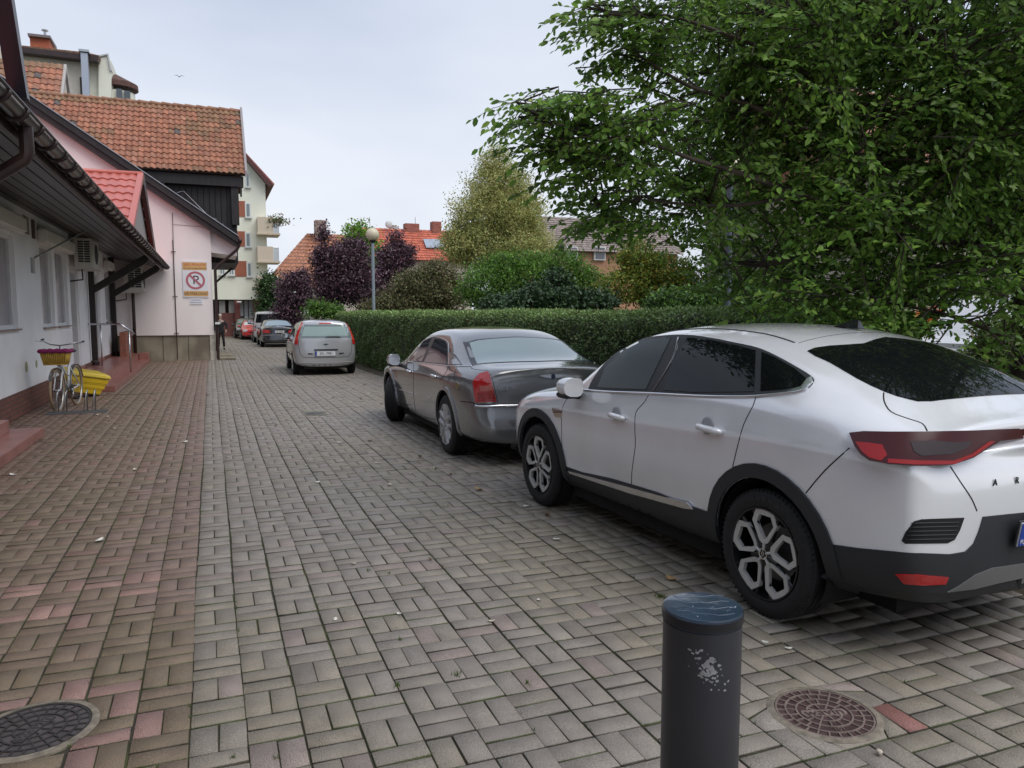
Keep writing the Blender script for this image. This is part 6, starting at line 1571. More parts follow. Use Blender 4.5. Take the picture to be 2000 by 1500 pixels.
MB().tube([cor[0], cor[1], cor[2], cor[3]], .012, 6, closed=True).build('basket_base_rim', yel, bko, smooth=True, local=True)
lc_ = MB(); pts = []
for k in range(48):
    t = k/48*4; i = int(t); u = t-i; c4 = [cor[4], cor[5], cor[6], cor[7]]; p = Vector(c4[i]).lerp(Vector(c4[(i+1) % 4]), u); pts.append((p.x*1.03, yc+(p.y-yc)*1.03, z1-.01+.008*math.sin(k*1.9)))
lc_.tube(pts, .030, 8, closed=True).build('cloth_rim', mat('magenta_cloth', (.22, .012, .10), .85, var=.3, scale=40, bump=.5, bscale=60), bko, smooth=True, local=True)

# yellow grit bin
yb_m = mat('yellow_plastic', (.62, .42, .015), .42, var=.06, scale=4)
yb_ = thing('grit_bin', (-2.42, 17.2, 0), 'bright yellow tapered plastic grit bin with a sloping lid behind the bicycle', 'bin', rz=R(28)); yb_.rotation_euler = (R(-4), R(11), R(28)); yb_.location.z = .06
def ring4(w_, d_, z, tilt=0): return [(-w_, -d_, z-tilt), (w_, -d_, z-tilt), (w_, d_, z+tilt), (-w_, d_, z+tilt)]
mb = MB(); L_ = [ring4(.26, .20, 0), ring4(.28, .22, .10), ring4(.31, .24, .11), ring4(.32, .25, .20), ring4(.345, .27, .21), ring4(.36, .285, .34, .03)]
mb.v = [p for r_ in L_ for p in r_]
for k in range(len(L_)-1):
    for q in range(4): mb.f.append((k*4+q, k*4+(q+1) % 4, (k+1)*4+(q+1) % 4, (k+1)*4+q))
mb.f += [(3, 2, 1, 0), tuple(len(L_)*4-4+q for q in range(4))]
mb.build('bin_body', yb_m, yb_, local=True, bevel=.012)
mb = MB(); L_ = [ring4(.385, .31, .345, .03), ring4(.39, .315, .40, .04), ring4(.35, .27, .455, .05)]
mb.v = [p for r_ in L_ for p in r_]
for k in range(2):
    for q in range(4): mb.f.append((k*4+q, k*4+(q+1) % 4, (k+1)*4+(q+1) % 4, (k+1)*4+q))
mb.f += [(3, 2, 1, 0), (8, 9, 10, 11)]
mb.build('lid', mat('pale_yellow_plastic', (.66, .50, .06), .4), yb_, local=True, bevel=.014)

# ------------------------------------------------------------------ person (far down the lane)
def skin(nm, V, E, rad, m, parent, root=0, sub=2):
    me = bpy.data.meshes.new(nm); me.from_pydata(V, E, [])
    o = bpy.data.objects.new(nm, me); COL.objects.link(o)
    sm = o.modifiers.new('k', 'SKIN'); sm.use_smooth_shade = True
    for i, v_ in enumerate(me.skin_vertices[0].data):
        r_ = rad[i]; v_.radius = (r_, r_) if not isinstance(r_, tuple) else r_; v_.use_root = (i == root)
    s_ = o.modifiers.new('s', 'SUBSURF'); s_.levels = sub; s_.render_levels = sub
    dg = bpy.context.evaluated_depsgraph_get(); dg.update()
    m2 = bpy.data.meshes.new_from_object(o.evaluated_get(dg)); bpy.data.objects.remove(o)
    m2.materials.clear(); m2.polygons.foreach_set('use_smooth', [True]*len(m2.polygons))
    return link(nm, m2, parent, m)
pp = thing('person', (.40, 37.0, 0), 'person in black with a pale cap carrying a light bag by the pink corner', 'person', rz=R(180))
pp.scale = (.87,)*3
skin_m = mat('skin', (.50, .34, .27), .6); jac = mat('black_jacket', (.014, .014, .017), .8); tro = mat('dark_trousers', (.012, .012, .014), .85)
# local frame: faces +y, right hand at +x
V = [(0, 0, .96), (0, 0, 1.12), (0, 0, 1.34), (0, 0, 1.46), (0, .01, 1.54), (0, .02, 1.60), (0, .03, 1.70), (0, .02, 1.78),
     (.09, 0, .92), (.11, .03, .52), (.12, 0, .10), (.13, .10, .05), (-.09, 0, .92), (-.12, .10, .52), (-.15, .02, .10), (-.16, .12, .05),
     (.19, 0, 1.42), (.27, .0, 1.16), (.24, .12, .94), (.24, .14, .87), (-.19, 0, 1.42), (-.30, -.03, 1.18), (-.26, .08, .98), (-.25, .10, .90)]
E_ = [(0, 1), (1, 2), (2, 3), (3, 4), (4, 5), (5, 6), (6, 7), (0, 8), (8, 9), (9, 10), (10, 11), (0, 12), (12, 13), (13, 14), (14, 15), (3, 16), (16, 17), (17, 18), (18, 19), (3, 20), (20, 21), (21, 22), (22, 23)]
rad = [(.10, .08), (.09, .075), (.10, .08), (.07, .06), .05, .055, (.075, .095), (.06, .075), .085, .055, .04, .035, .085, .055, .04, .035, .055, .043, .032, .034, .055, .043, .032, .034]
def fingers(i, base, side_):
    """five separate fingers on each palm"""
    global V, E_, rad
    b = Vector(V[base])
    for k in range(4):
        x = (k-1.5)*.018; p1 = b+Vector((x*.3, x, -.035)); p2 = p1+Vector((side_*-.006, .004, -.032+.004*abs(k-1.5))); p3 = p2+Vector((side_*-.016, .004, -.022))
        n = len(V); V += [tuple(p1), tuple(p2), tuple(p3)]; E_ += [(base, n), (n, n+1), (n+1, n+2)]; rad += [.010, .009, .008]
    p1 = b+Vector((0, .03, -.005)); p2 = p1+Vector((side_*-.01, .02, -.025)); n = len(V); V += [tuple(p1), tuple(p2)]; E_ += [(base, n), (n, n+1)]; rad += [.011, .009]
fingers(0, 19, 1); fingers(0, 23, -1)
skin('body', V, E_, rad, skin_m, pp, 0, 1)
skin('jacket', [(0, 0, .90), (0, 0, 1.12), (0, 0, 1.34), (0, 0, 1.49), (.20, 0, 1.42), (.28, 0, 1.16), (.245, .11, .96), (-.20, 0, 1.42), (-.31, -.03, 1.18), (-.265, .07, 1.0)],
     [(0, 1), (1, 2), (2, 3), (2, 4), (4, 5), (5, 6), (2, 7), (7, 8), (8, 9)], [(.175, .13), (.155, .115), (.185, .125), (.075, .07), .07, .057, .046, .07, .057, .046], jac, pp, 1)
skin('trousers', [(0, 0, .98), (.09, 0, .90), (.11, .03, .52), (.12, 0, .12), (-.09, 0, .90), (-.12, .10, .52), (-.15, .02, .12)], [(0, 1), (1, 2), (2, 3), (0, 4), (4, 5), (5, 6)], [(.15, .115), .10, .072, .062, .10, .072, .062], tro, pp, 0)
for s_, x, y in ((1, .12, 0), (-1, -.15, .02)): skin('shoe', [(x, y-.05, .05), (x, y+.06, .045), (x+.01*s_, y+.19, .035)], [(0, 1), (1, 2)], [.05, .047, .036], tro, pp, 0, 1)
skin('cap', [(0, 0, 1.765), (0, .03, 1.80)], [(0, 1)], [(.098, .115), (.085, .10)], mat('pale_cap', (.55, .52, .48), .8), pp, 0, 2)
skin('scarf', [(0, .04, 1.52), (0, .10, 1.44), (0, .12, 1.34)], [(0, 1), (1, 2)], [(.065, .05), (.05, .03), (.03, .02)], mat('pale_scarf', (.34, .33, .33), .85), pp, 0, 1)
for s_ in (-1, 1): MB().lathe([(0, .0), (.010, .002), (.010, .008)], (s_*.032, .118, 1.715), 8, 'y').build('eye', mat('eye_dark', (.02, .015, .012), .3), pp, local=True)
skin('nose', [(0, .115, 1.70), (0, .132, 1.675)], [(0, 1)], [.012, .014], skin_m, pp, 0, 1)
MB().box((-.025, .112, 1.640), (.025, .12, 1.648)).build('mouth', mat('lips', (.30, .12, .10), .6), pp, local=True)
bg = thing('shopping_bag', (.165, 36.95, .35), 'pale shopping bag hanging from the hand of the person in black', 'bag')
MB().prism([(.07, .30), (.22, .30), (.20, .76), (.10, .76)], 'y', 36.80, 36.92).build('bag', mat('bag_cream', (.55, .52, .46), .7), bg, bevel=.02)
MB().tube([(.11, 36.86, .75), (.15, 36.86, .86), (.19, 36.86, .75)], .008, 6).build('handle', mat('bag_cream', (.55, .52, .46), .7), bg, smooth=True)

# bird in the sky
d = ray(350, 150).normalized()*62; BS = .6; bd = thing('gull', (d.x, d.y, EYE+d.z), 'small gull gliding high in the grey sky left of centre', 'bird'); bd.scale = (.6,)*3
MB().lathe([(0, -.22), (.05, -.12), (.07, 0), (.04, .14), (.015, .20), (0, .24)], (0, 0, 0), 10, 'y').build('body', mat('gull_grey', (.25, .26, .28), .8), bd, smooth=True, local=True)
for s_ in (-1, 1):
    MB().add([(s_*.03, -.08, .03), (s_*.25, -.12, .17), (s_*.58, .02, .10), (s_*.27, .04, .16), (s_*.03, .08, .03), (s_*.03, -.08, .015), (s_*.25, -.12, .155), (s_*.27, .04, .145), (s_*.03, .08, .015)],
             [(0, 1, 3, 4), (1, 2, 3), (5, 8, 7, 6), (6, 7, 2), (0, 5, 6, 1), (1, 6, 2), (3, 2, 7), (4, 3, 7, 8), (0, 4, 8, 5)]).build('wing', mat('gull_grey', (.25, .26, .28), .8), bd, local=True)

# fallen leaves
def leaf_mesh(nm, L_, W_, c, curl, col, rough=.7):
    V = []; F = []; n = 6
    for k in range(n+1):
        t = k/n; w_ = W_*math.sin(math.pi*min(1, t*.96+.02))**.8; z = .004+curl*(t-.5)**2*L_*2; 
        V += [(-w_, (t-.5)*L_, z+curl*w_*.8), (0, (t-.5)*L_, z*.7), (w_, (t-.5)*L_, z+curl*w_*.6)]
        if k: b = k*3; F += [(b-3, b-2, b+1, b), (b-2, b-1, b+2, b+1)]
    me = bpy.data.meshes.new(nm); me.from_pydata(V, [], F); me.polygons.foreach_set('use_smooth', [True]*len(me.polygons)); me.materials.append(mat(col[0], col[1], rough, var=.25, scale=30))
    return me
LM = [leaf_mesh('leaf_pale', .055, .017, 0, .5, ('dry_pale_leaf', (.50, .46, .36))), leaf_mesh('leaf_tan', .06, .02, 0, .5, ('dry_tan_leaf', (.34, .22, .10))),
      leaf_mesh('leaf_white', .05, .016, 0, .3, ('bleached_leaf', (.62, .60, .55))), leaf_mesh('leaf_brown', .045, .014, 0, .6, ('dry_brown_leaf', (.13, .085, .045)))]
LEAVES = []
def put_leaf(x, y, k, s, label, grp):
    o = bpy.data.objects.new('fallen_leaf', LM[k]); COL.objects.link(o); o.location = (x, y, .001); o.rotation_euler = (random.uniform(-.15, .15), random.uniform(-.15, .15), random.uniform(0, 6.28)); o.scale = (s,)*3
    LEAVES.append((o, k, grp))
P1 = 'small pale dry leaf lying flat on the paving'; P2 = 'small curled brown leaf lying on the paving'
G1 = 'fallen leaves on the paving'
for (px, py, k, s) in ((195, 1057, 2, 1.5), (25, 929, 2, 1.6), (82, 862, 2, 1.7), (60, 940, 0, .8), (162, 870, 0, .9), (223, 838, 2, 1.3), (362, 864, 2, 1.5), (264, 919, 0, 1.1), (620, 943, 2, 1.2), (663, 865, 2, 1.3), (443, 894, 0, 1.0), (508, 756, 0, 1.3), (376, 796, 2, 1.1), (466, 799, 2, 1.4),
                       (761, 949, 0, 1.2), (1028, 990, 2, 1.2), (1087, 1055, 2, 1.2), (1495, 1256, 2, .75), (1540, 1268, 2, .8), (850, 915, 0, 1.2), (735, 905, 2, .9), (690, 1103, 0, .8), (655, 1211, 2, .7), (780, 1200, 2, .7), (850, 918, 0, .9), (960, 1215, 0, .7), (1052, 1173, 2, .7), (800, 926, 0, .8), (598, 910, 2, .9),
                       (338, 755, 0, 1.4), (352, 722, 0, 1.5), (410, 735, 2, 1.3), (330, 765, 2, 1.3), (285, 780, 0, 1.3), (258, 768, 2, 1.3), (300, 742, 2, 1.3), (210, 815, 2, 1.6), (190, 812, 0, 1.3), (140, 808, 2, 1.2), (540, 830, 0, 1.1), (560, 775, 0, 1.2), (720, 770, 0, 1.3), (700, 805, 0, 1.2), (640, 765, 0, 1.2)):
    p = gnd(px, py); put_leaf(p.x, p.y, k, s, P1, G1)
for (px, py, k, s) in ((935, 958, 1, 1.5), (1070, 1007, 3, 1.6), (1310, 1133, 1, 1.2), (530, 722, 3, 1.8), (575, 770, 3, 1.6), (405, 773, 3, 1.6), (303, 783, 3, 1.5), (820, 893, 3, 1.5), (723, 863, 3, 1.5), (705, 780, 3, 1.6), (745, 790, 3, 1.5), (880, 928, 3, 1.2), (840, 1094, 3, .8), (680, 745, 3, 1.5), (712, 752, 1, 1.6), (690, 760, 3, 1.4), (650, 778, 3, 1.4), (270, 830, 3, 1.2)):
    p = gnd(px, py); put_leaf(p.x, p.y, k, s, P2, 'curled brown leaves on the paving')
ORD = ['', 'second ', 'third ', 'fourth ', 'fifth ', 'sixth ', 'seventh ', 'eighth ', 'ninth ', 'tenth ', 'eleventh ', 'twelfth ', 'thirteenth ', 'fourteenth ', 'fifteenth ']
cls = {}
for o, k, grp in LEAVES:
    look = {0: 'dry cream', 1: 'tan', 2: 'bleached white', 3: 'curled brown'}[k]
    zone = ('red' if o.location.x < SEAM else 'grey')
    d_ = o.location.y
    area = 'nearest part of the' if d_ < 5 else ('middle of the' if d_ < 11 else 'far part of the')
    cls.setdefault((look, zone, area, grp), []).append(o)
for (look, zone, area, grp), os_ in cls.items():
    os_.sort(key=lambda o: o.location.x/o.location.y)
    for i, o in enumerate(os_):
        tag(o, '%s fallen leaf on the %s %s paving%s' % (look, area, zone, '' if len(os_) == 1 else (', leftmost of its kind' if i == 0 else ', %sfrom the left' % ORD[i])), 'leaf', grp)
p = gnd(1717, 1474)
o = MB(); 
for k in range(6):
    for q in range(10):
        a = 2*math.pi*q/10; f = math.pi*k/5; rr2 = math.sin(f)*(1+.15*math.sin(3*a+k)); o.v.append((p.x+.011*rr2*math.cos(a), p.y+.014*rr2*math.sin(a), .011-.011*math.cos(f)))
for k in range(5):
    for q in range(10): o.f.append((k*10+q, k*10+(q+1) % 10, (k+1)*10+(q+1) % 10, (k+1)*10+q))
tag(o.build('pebble', mat('pebble_stone', (.52, .46, .38), .7, var=.2, scale=60), None, smooth=True), 'small pale pebble on the grey paving below the reddish manhole cover', 'pebble')
# ================================================================== VEGETATION
def leaf_mat(name, tr=.30, rough=.45):
    return mat(name, (1, 1, 1), rough, attr='Col', transl=tr, spec=.35)
def leaves_mesh(name, P, D, N, L, W, C, fold=True):
    """P base points, D leaf directions, N leaf normals, L length, W half width, C colours"""
    n = len(P); D = D/np.linalg.norm(D, axis=1, keepdims=True)
    S = np.cross(D, N); S /= np.linalg.norm(S, axis=1, keepdims=True)+1e-9; Nn = np.cross(S, D)
    L = L[:, None]; W = W[:, None]
    if fold:
        V = np.stack([P, P+D*L*.26+S*W*.95+Nn*W*.25, P+D*L*.66+S*W*.86+Nn*W*.2-Nn*L*.03, P+D*L-Nn*L*.10, P+D*L*.66-S*W*.86+Nn*W*.2-Nn*L*.03, P+D*L*.26-S*W*.95+Nn*W*.25], axis=1).reshape(-1, 3)
        b = np.arange(n)*6; F = np.concatenate([np.stack([b, b+1, b+2, b+3], 1), np.stack([b+3, b+4, b+5, b], 1)])
        C = np.repeat(C, 6, axis=0)
    else:
        V = np.stack([P, P+D*L*.5+S*W, P+D*L, P+D*L*.5-S*W], axis=1).reshape(-1, 3)
        b = np.arange(n)*4; F = np.stack([b, b+1, b+2, b+3], 1); C = np.repeat(C, 4, axis=0)
    return np_mesh(name, V, F, colors=C)
bark = mat('bark', (.055, .042, .032), .9, var=.35, scale=9, bump=.7, bscale=25)
def pick(pal, n, rs, jit=.18):
    pal = np.array(pal)*1.45; i = rs.randint(len(pal), size=n); return np.clip(pal[i]*(1+rs.normal(0, jit, (n, 1))), .003, .9)
def tree(nm, label, cat, base, blobs, nleaf, size, pal, seed, group=None, clump=.35, per=22, trunk=.12, tr=.3, droop=0.0, part='crown', shell=.55, lm=None):
    """blobs: (x, y, z, rx, ry, rz); leaves gather in clumps spread through the blobs"""
    rs = np.random.RandomState(seed)
    t = thing(nm, base, label, cat, group)
    vol = np.array([b[3]*b[4]*b[5] for b in blobs])**.75; vol /= vol.sum()
    nc = max(4, int(nleaf/per)); bi = rs.choice(len(blobs), nc, p=vol)
    u = rs.normal(0, 1, (nc, 3)); u /= np.linalg.norm(u, axis=1, keepdims=True)
    rad = (shell + (1-shell)*rs.rand(nc)**.7)*(1+rs.normal(0, .07, nc))
    B_ = np.array(blobs)[bi]; Cc = B_[:, :3] + u*rad[:, None]*B_[:, 3:]
    Cc = Cc[Cc[:, 2] > .15]; nc = len(Cc)
    cs = clump*(.6+.8*rs.rand(nc))
    ci = rs.randint(nc, size=nleaf)
    P = Cc[ci] + np.clip(rs.normal(0, 1, (nleaf, 3)), -1.7, 1.7)*cs[ci][:, None]*np.array([1, 1, .62]) - np.array([0, 0, 1])*droop*rs.rand(nleaf)[:, None]
    P[:, 2] = np.maximum(P[:, 2], .05)
    D = rs.normal(0, 1, (nleaf, 3)); D[:, 2] -= .35 + droop*1.5
    N = rs.normal(0, .6, (nleaf, 3)); N[:, 2] += 1
    tone = (1+rs.normal(0, .16, nc))[ci][:, None]
    C = pick(pal, nleaf, rs)*tone
    L = size*(.7+.6*rs.rand(nleaf)); 
    me = leaves_mesh(part, P-np.array(base), D, N, L, L*.30, np.clip(C, .003, .9), fold=False)
    link(part, me, t, lm or leaf_mat('leaf_tr_%d' % int(tr*100), tr))
    if trunk:
        top = max(blobs, key=lambda b: b[2]+b[5]*.5); mb = MB(); b0 = Vector(base); b1 = Vector((top[0], top[1], top[2]))
        pts = [b0, b0.lerp(b1, .3)+Vector((rs.normal(0, .08), rs.normal(0, .08), 0)), b0.lerp(b1, .65)+Vector((rs.normal(0, .12), 0, 0)), b1]
        mb.tube(pts, [trunk, trunk*.8, trunk*.5, trunk*.15], 8)
        for k in rs.choice(nc, min(nc, 26), replace=False):
            e = Vector(Cc[k]); s_ = min(.9, max(.2, (e.z-b0.z)/max(.5, b1.z-b0.z)*.6)); q = b0.lerp(b1, s_)
            m_ = q.lerp(e, .5)+Vector((0, 0, .12*(e-q).length)); mb.tube([q, m_, e], [trunk*.3, trunk*.2, trunk*.06], 5, caps=False)
        mb.build('trunk', bark, t, smooth=True)
    return t
def PB(px, py, Y, rx, ry, depth=None):
    """crown lobe seen at a measured spot: radii given in photo pixels"""
    p = at(px, py, Y); d = Y*math.cos(R(YAW)) + p.x*math.sin(R(YAW)); k = d/FPX
    return (p.x, p.y, p.z, rx*k, (depth or rx*.8)*k, ry*k)
def gb(px, Y): p = at(px, 600, Y); return (p.x, Y, 0)

# ---- hedge
rs = np.random.RandomState(11)
hd = thing('hedge', (hx(16)+.5, 14, 0), 'long clipped green hedge along the right side of the lane behind the parked cars', 'hedge')
HT = 1.66
def hz_(y): return HT + .018*np.sin(y*1.1) + .012*np.sin(y*2.7+1)
def end_(y): return np.clip((29.2-y)/.9, 0, 1)**.5*np.clip((y-6.0)/.7, 0, 1)**.5     # rounded far end
ny = 120; V = []; F = []
sect = [(.02, .12), (.0, .5), (.0, 1.0), (.02, 1.45), (.10, 1.58), (.25, 1.62), (.8, 1.63), (1.05, 1.55), (1.15, 1.2), (1.15, .1)]
for i in range(ny+1):
    y = 6.3 + 22.7*i/ny; e = float(end_(y))
    for (dx, z) in sect:
        zz = z*(hz_(y)/HT) - (0 if z < 1 else (1-e)*.25); x = hx(y)+.05+.55+(dx-.55)*(.3+.7*e)
        V.append((x+rs.normal(0, .018), y, zz+rs.normal(0, .012)))
    if i: k = len(sect); F += [((i-1)*k+q, (i-1)*k+q+1, i*k+q+1, i*k+q) for q in range(k-1)]
k = len(sect); F += [tuple(range(k)), tuple(ny*k+q for q in range(k))]
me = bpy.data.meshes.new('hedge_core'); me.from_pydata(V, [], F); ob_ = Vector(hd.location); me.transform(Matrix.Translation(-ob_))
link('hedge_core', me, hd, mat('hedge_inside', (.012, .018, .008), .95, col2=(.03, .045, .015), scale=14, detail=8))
def hedge_leaves(n, y0, y1, size, name):
    r = rs.rand(n); y = y0 + (y1-y0)*rs.rand(n); top = r < .30; e = end_(y)
    X0 = hx(y)+.05; P = np.zeros((n, 3)); D = np.zeros((n, 3)); N = np.zeros((n, 3))
    z = .06 + (HT-.06)*rs.rand(n)
    bump = .03*np.sin(y*7.3+z*5)+.03*np.sin(z*9+y*2.1)
    P[:, 1] = y
    P[:, 0] = np.where(top, X0+.05+1.05*rs.rand(n), X0+.0+bump*.5+rs.normal(0, .022, n))
    P[:, 2] = np.where(top, hz_(y)-.02+rs.normal(0, .020, n), z)
    # round the front top edge
    fr_ = (~top) & (z > HT-.16); P[fr_, 0] += (z[fr_]-(HT-.16))**2*5
    P[:, 0] = X0+.6+(P[:, 0]-X0-.6)*(.35+.65*e); hi = P[:, 2] > 1; P[hi, 2] -= (1-e[hi])*.25
    D[:] = rs.normal(0, .7, (n, 3)); D[:, 0] -= np.where(top, 0, .5); D[:, 2] += np.where(top, .9, .35)
    N[:] = rs.normal(0, .6, (n, 3)); N[:, 0] -= np.where(top, 0, 1.0); N[:, 2] += np.where(top, 1.0, .3)
    pal = [(.076, .132, .040), (.060, .108, .032), (.100, .158, .054), (.080, .108, .042), (.15, .20, .08)]
    C = pick(pal, n, rs, .25); tp = P[:, 2] > HT-.10; C[tp] = C[tp]*1.35+np.array([.035, .05, .01]); br_ = rs.rand(n) < .02; C[br_] = (.10, .05, .02)  # top leaves painted lighter, highlights put into their colour; a few brown leaves
    # far end leaves
    L = size*(.7+.6*rs.rand(n))
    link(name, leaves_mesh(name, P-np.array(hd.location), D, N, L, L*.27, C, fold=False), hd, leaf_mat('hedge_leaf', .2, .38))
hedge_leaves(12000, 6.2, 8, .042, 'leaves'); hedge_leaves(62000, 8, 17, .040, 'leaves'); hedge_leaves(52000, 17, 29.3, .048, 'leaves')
n = 7000; y = 28.9+rs.rand(n)*.55; x = hx(28)+.1+rs.rand(n)*1.1; z = .05+rs.rand(n)*1.5; P = np.stack([x, y-((x-hx(28)-.6)/.6)**2*.5, z], 1)
D = rs.normal(0, .7, (n, 3)); D[:, 1] += .5; N = rs.normal(0, .6, (n, 3)); N[:, 1] += 1
link('leaves', leaves_mesh('leaves', P-np.array(hd.location), D, N, np.full(n, .05), np.full(n, .014), pick([(.05, .08, .02), (.07, .10, .03)], n, rs), fold=False), hd, leaf_mat('hedge_leaf', .2, .38))

# ---- background trees and shrubs
G = 'trees and shrubs beyond the hedge'
plum = [(.080, .044, .062), (.105, .054, .078), (.062, .036, .050), (.14, .082, .108), (.085, .064, .062)]
ylw = [(.34, .35, .14), (.28, .31, .11), (.40, .40, .18), (.23, .27, .09), (.34, .29, .12)]
olive = [(.12, .12, .05), (.09, .11, .04), (.15, .13, .07), (.10, .085, .05)]
grn = [(.090, .175, .036), (.068, .135, .030), (.125, .225, .045), (.055, .105, .024)]
brt = [(.14, .26, .04), (.18, .30, .05), (.10, .20, .035)]
dkg = [(.030, .062, .024), (.03, .06, .022), (.018, .035, .016), (.04, .07, .03)]
tree('conifer', 'dark green conifer between the apartment block and the small purple tree', 'tree', gb(527, 50), [PB(527, 575, 50, 19, 48), PB(529, 620, 50, 24, 40)], 9500, .15, dkg+[(.05, .10, .03), (.06, .12, .03)], 21, G, clump=.22, trunk=.1)
tree('purple_tree', 'small round dark purple plum tree beside the dark green conifer', 'tree', gb(570, 44), [PB(574, 572, 44, 32, 38), PB(565, 612, 44, 26, 30), PB(588, 548, 44, 18, 22)], 15000, .13, plum, 22, G, clump=.18, tr=.15)
tree('purple_tree', 'largest purple plum tree with a tall pointed top left of the globe lamp', 'tree', gb(655, 38), [PB(668, 530, 38, 52, 56), PB(648, 565, 38, 32, 42), PB(705, 560, 38, 36, 44), PB(634, 478, 38, 12, 30), PB(690, 495, 38, 32, 30), PB(630, 446, 38, 4, 18), PB(622, 505, 38, 12, 20)], 30000, .125, plum, 23, G, clump=.17, tr=.15, trunk=.16)
tree('purple_tree', 'purple plum tree just right of the globe lamp', 'tree', gb(770, 41), [PB(770, 510, 41, 36, 36), PB(750, 555, 41, 40, 40), PB(772, 474, 41, 12, 26), PB(795, 492, 41, 14, 14)], 14000, .125, plum, 24, G, clump=.17, tr=.15)
tree('green_tree', 'bright yellow green tree top rising behind the purple trees', 'tree', gb(700, 47), [PB(700, 458, 47, 24, 22), PB(715, 485, 47, 32, 26), PB(705, 540, 47, 50, 50)], 6500, .20, brt, 25, G, clump=.30, tr=.45)
tree('green_shrub', 'fresh green shrub filling the gap below the two purple trees', 'shrub', gb(612, 36), [PB(618, 604, 36, 13, 15), PB(648, 607, 36, 16, 10)], 2400, .13, grn, 26, G, clump=.22, trunk=.04, tr=.4)
tree('yellow_tree', 'tall conical pale yellow green ash tree in the middle distance', 'tree', gb(975, 40), [PB(965, 322, 40, 32, 30), PB(975, 300, 40, 16, 14), PB(978, 365, 40, 66, 46), PB(966, 420, 40, 88, 52), PB(1010, 415, 40, 58, 50), PB(962, 485, 40, 104, 50), PB(1030, 480, 40, 58, 50), PB(900, 470, 40, 34, 44)], 90000, .115, ylw, 27, G, clump=.24, tr=.4, trunk=.2, shell=.35)
tree('weeping_tree', 'olive grey weeping tree with hanging twigs right of the globe lamp', 'tree', gb(820, 32), [PB(830, 555, 32, 62, 36), PB(785, 585, 32, 55, 26), PB(870, 560, 32, 45, 40), PB(850, 520, 32, 26, 18), PB(740, 598, 32, 34, 16)], 34000, .10, olive, 28, G, clump=.17, droop=.35, tr=.3)
tree('green_shrub', 'large fresh green shrub with upright shoots in front of the yellow tree', 'shrub', gb(1000, 27), [PB(960, 560, 27, 62, 52), PB(1030, 540, 27, 52, 48), PB(985, 520, 27, 40, 26), PB(1100, 530, 27, 50, 40), PB(1130, 560, 27, 60, 40), PB(1010, 590, 27, 90, 26)], 42000, .095, grn+brt[:1], 29, G, clump=.18, trunk=.06, tr=.4)
tree('dark_shrub', 'very dark broad leaved shrub just behind the hedge in the centre', 'shrub', gb(1075, 19.5), [PB(1070, 584, 19.5, 75, 26), PB(1015, 595, 19.5, 75, 18), PB(1085, 556, 19.5, 30, 26), PB(1150, 590, 19.5, 60, 22)], 15000, .11, dkg, 30, G, clump=.13, trunk=.05, tr=.15)
tree('amber_shrub', 'shrub turning yellow and orange under the hanging branches of the big tree', 'shrub', gb(1270, 24), [PB(1245, 500, 24, 40, 34), PB(1290, 530, 24, 70, 34), PB(1230, 560, 24, 60, 34), PB(1320, 570, 24, 80, 36)], 21000, .11, [(.26, .26, .05), (.20, .24, .045), (.26, .17, .04), (.14, .20, .035), (.11, .18, .035), (.10, .17, .03)], 31, G, clump=.17, trunk=.06, tr=.4)
tree('green_shrub', 'mid green shrub against the dark lamp post', 'shrub', gb(1400, 15), [PB(1410, 585, 15, 80, 34), PB(1330, 590, 15, 70, 26), PB(1490, 590, 15, 80, 32), PB(1455, 560, 15, 50, 26)], 21000, .085, grn+dkg[:2], 32, G, clump=.11, trunk=.04, tr=.35)
tree('leafy_tree', 'tall leafy tree standing behind the lamp post and the big tree', 'tree', gb(1450, 22), [PB(1440, 300, 22, 150, 120), PB(1560, 420, 22, 170, 120), PB(1420, 450, 22, 120, 90), PB(1640, 250, 22, 180, 140)], 17000, .15, grn+brt[:1], 33, G, clump=.30, trunk=.22, tr=.35, shell=.3)
tree('leafy_tree', 'broad leafy tree at the far right behind the big tree', 'tree', gb(1850, 16), [PB(1860, 380, 16, 170, 130), PB(2000, 480, 16, 170, 150), PB(1750, 500, 16, 130, 90), PB(1980, 250, 16, 200, 150)], 15000, .13, grn+olive[:2], 34, G, clump=.24, trunk=.22, tr=.35, shell=.3)
tree('orange_shrub', 'vivid orange red autumn shrub seen above the rear window of the white car', 'shrub', gb(1845, 10.5), [PB(1820, 628, 10.5, 32, 26), PB(1880, 622, 10.5, 26, 24), PB(1855, 650, 10.5, 46, 16)], 5200, .085, [(.50, .09, .03), (.58, .20, .05), (.55, .34, .10), (.40, .07, .03)], 35, G, clump=.07, trunk=.03, tr=.4)
tree('green_shrub', 'low green shrub right behind the aerial of the white car', 'shrub', gb(1680, 9.5), [PB(1650, 622, 9.5, 110, 26), PB(1760, 640, 9.5, 60, 18), PB(1560, 610, 9.5, 80, 26)], 14000, .06, grn+brt, 36, G, clump=.07, trunk=.03, tr=.4)
tree('green_shrub', 'sparse shrub at the far right edge below the big tree limbs', 'shrub', gb(1960, 7.2), [PB(1960, 690, 7.2, 70, 40), PB(2040, 650, 7.2, 70, 60), PB(1950, 650, 7.2, 50, 30)], 15000, .050, grn+olive, 37, G, clump=.08, trunk=.03, tr=.4)
bp_ = Vector((4.75, YA-.6, 0)); bp_.z = at(546, 430, YA).z
rs2 = np.random.RandomState(2); n = 420; P = rs2.normal(0, 1, (n, 3))*np.array([.38, .25, .16])+np.array([at(538, 432, YA).x-4.6, .05, at(538, 434, YA).z-7.9])
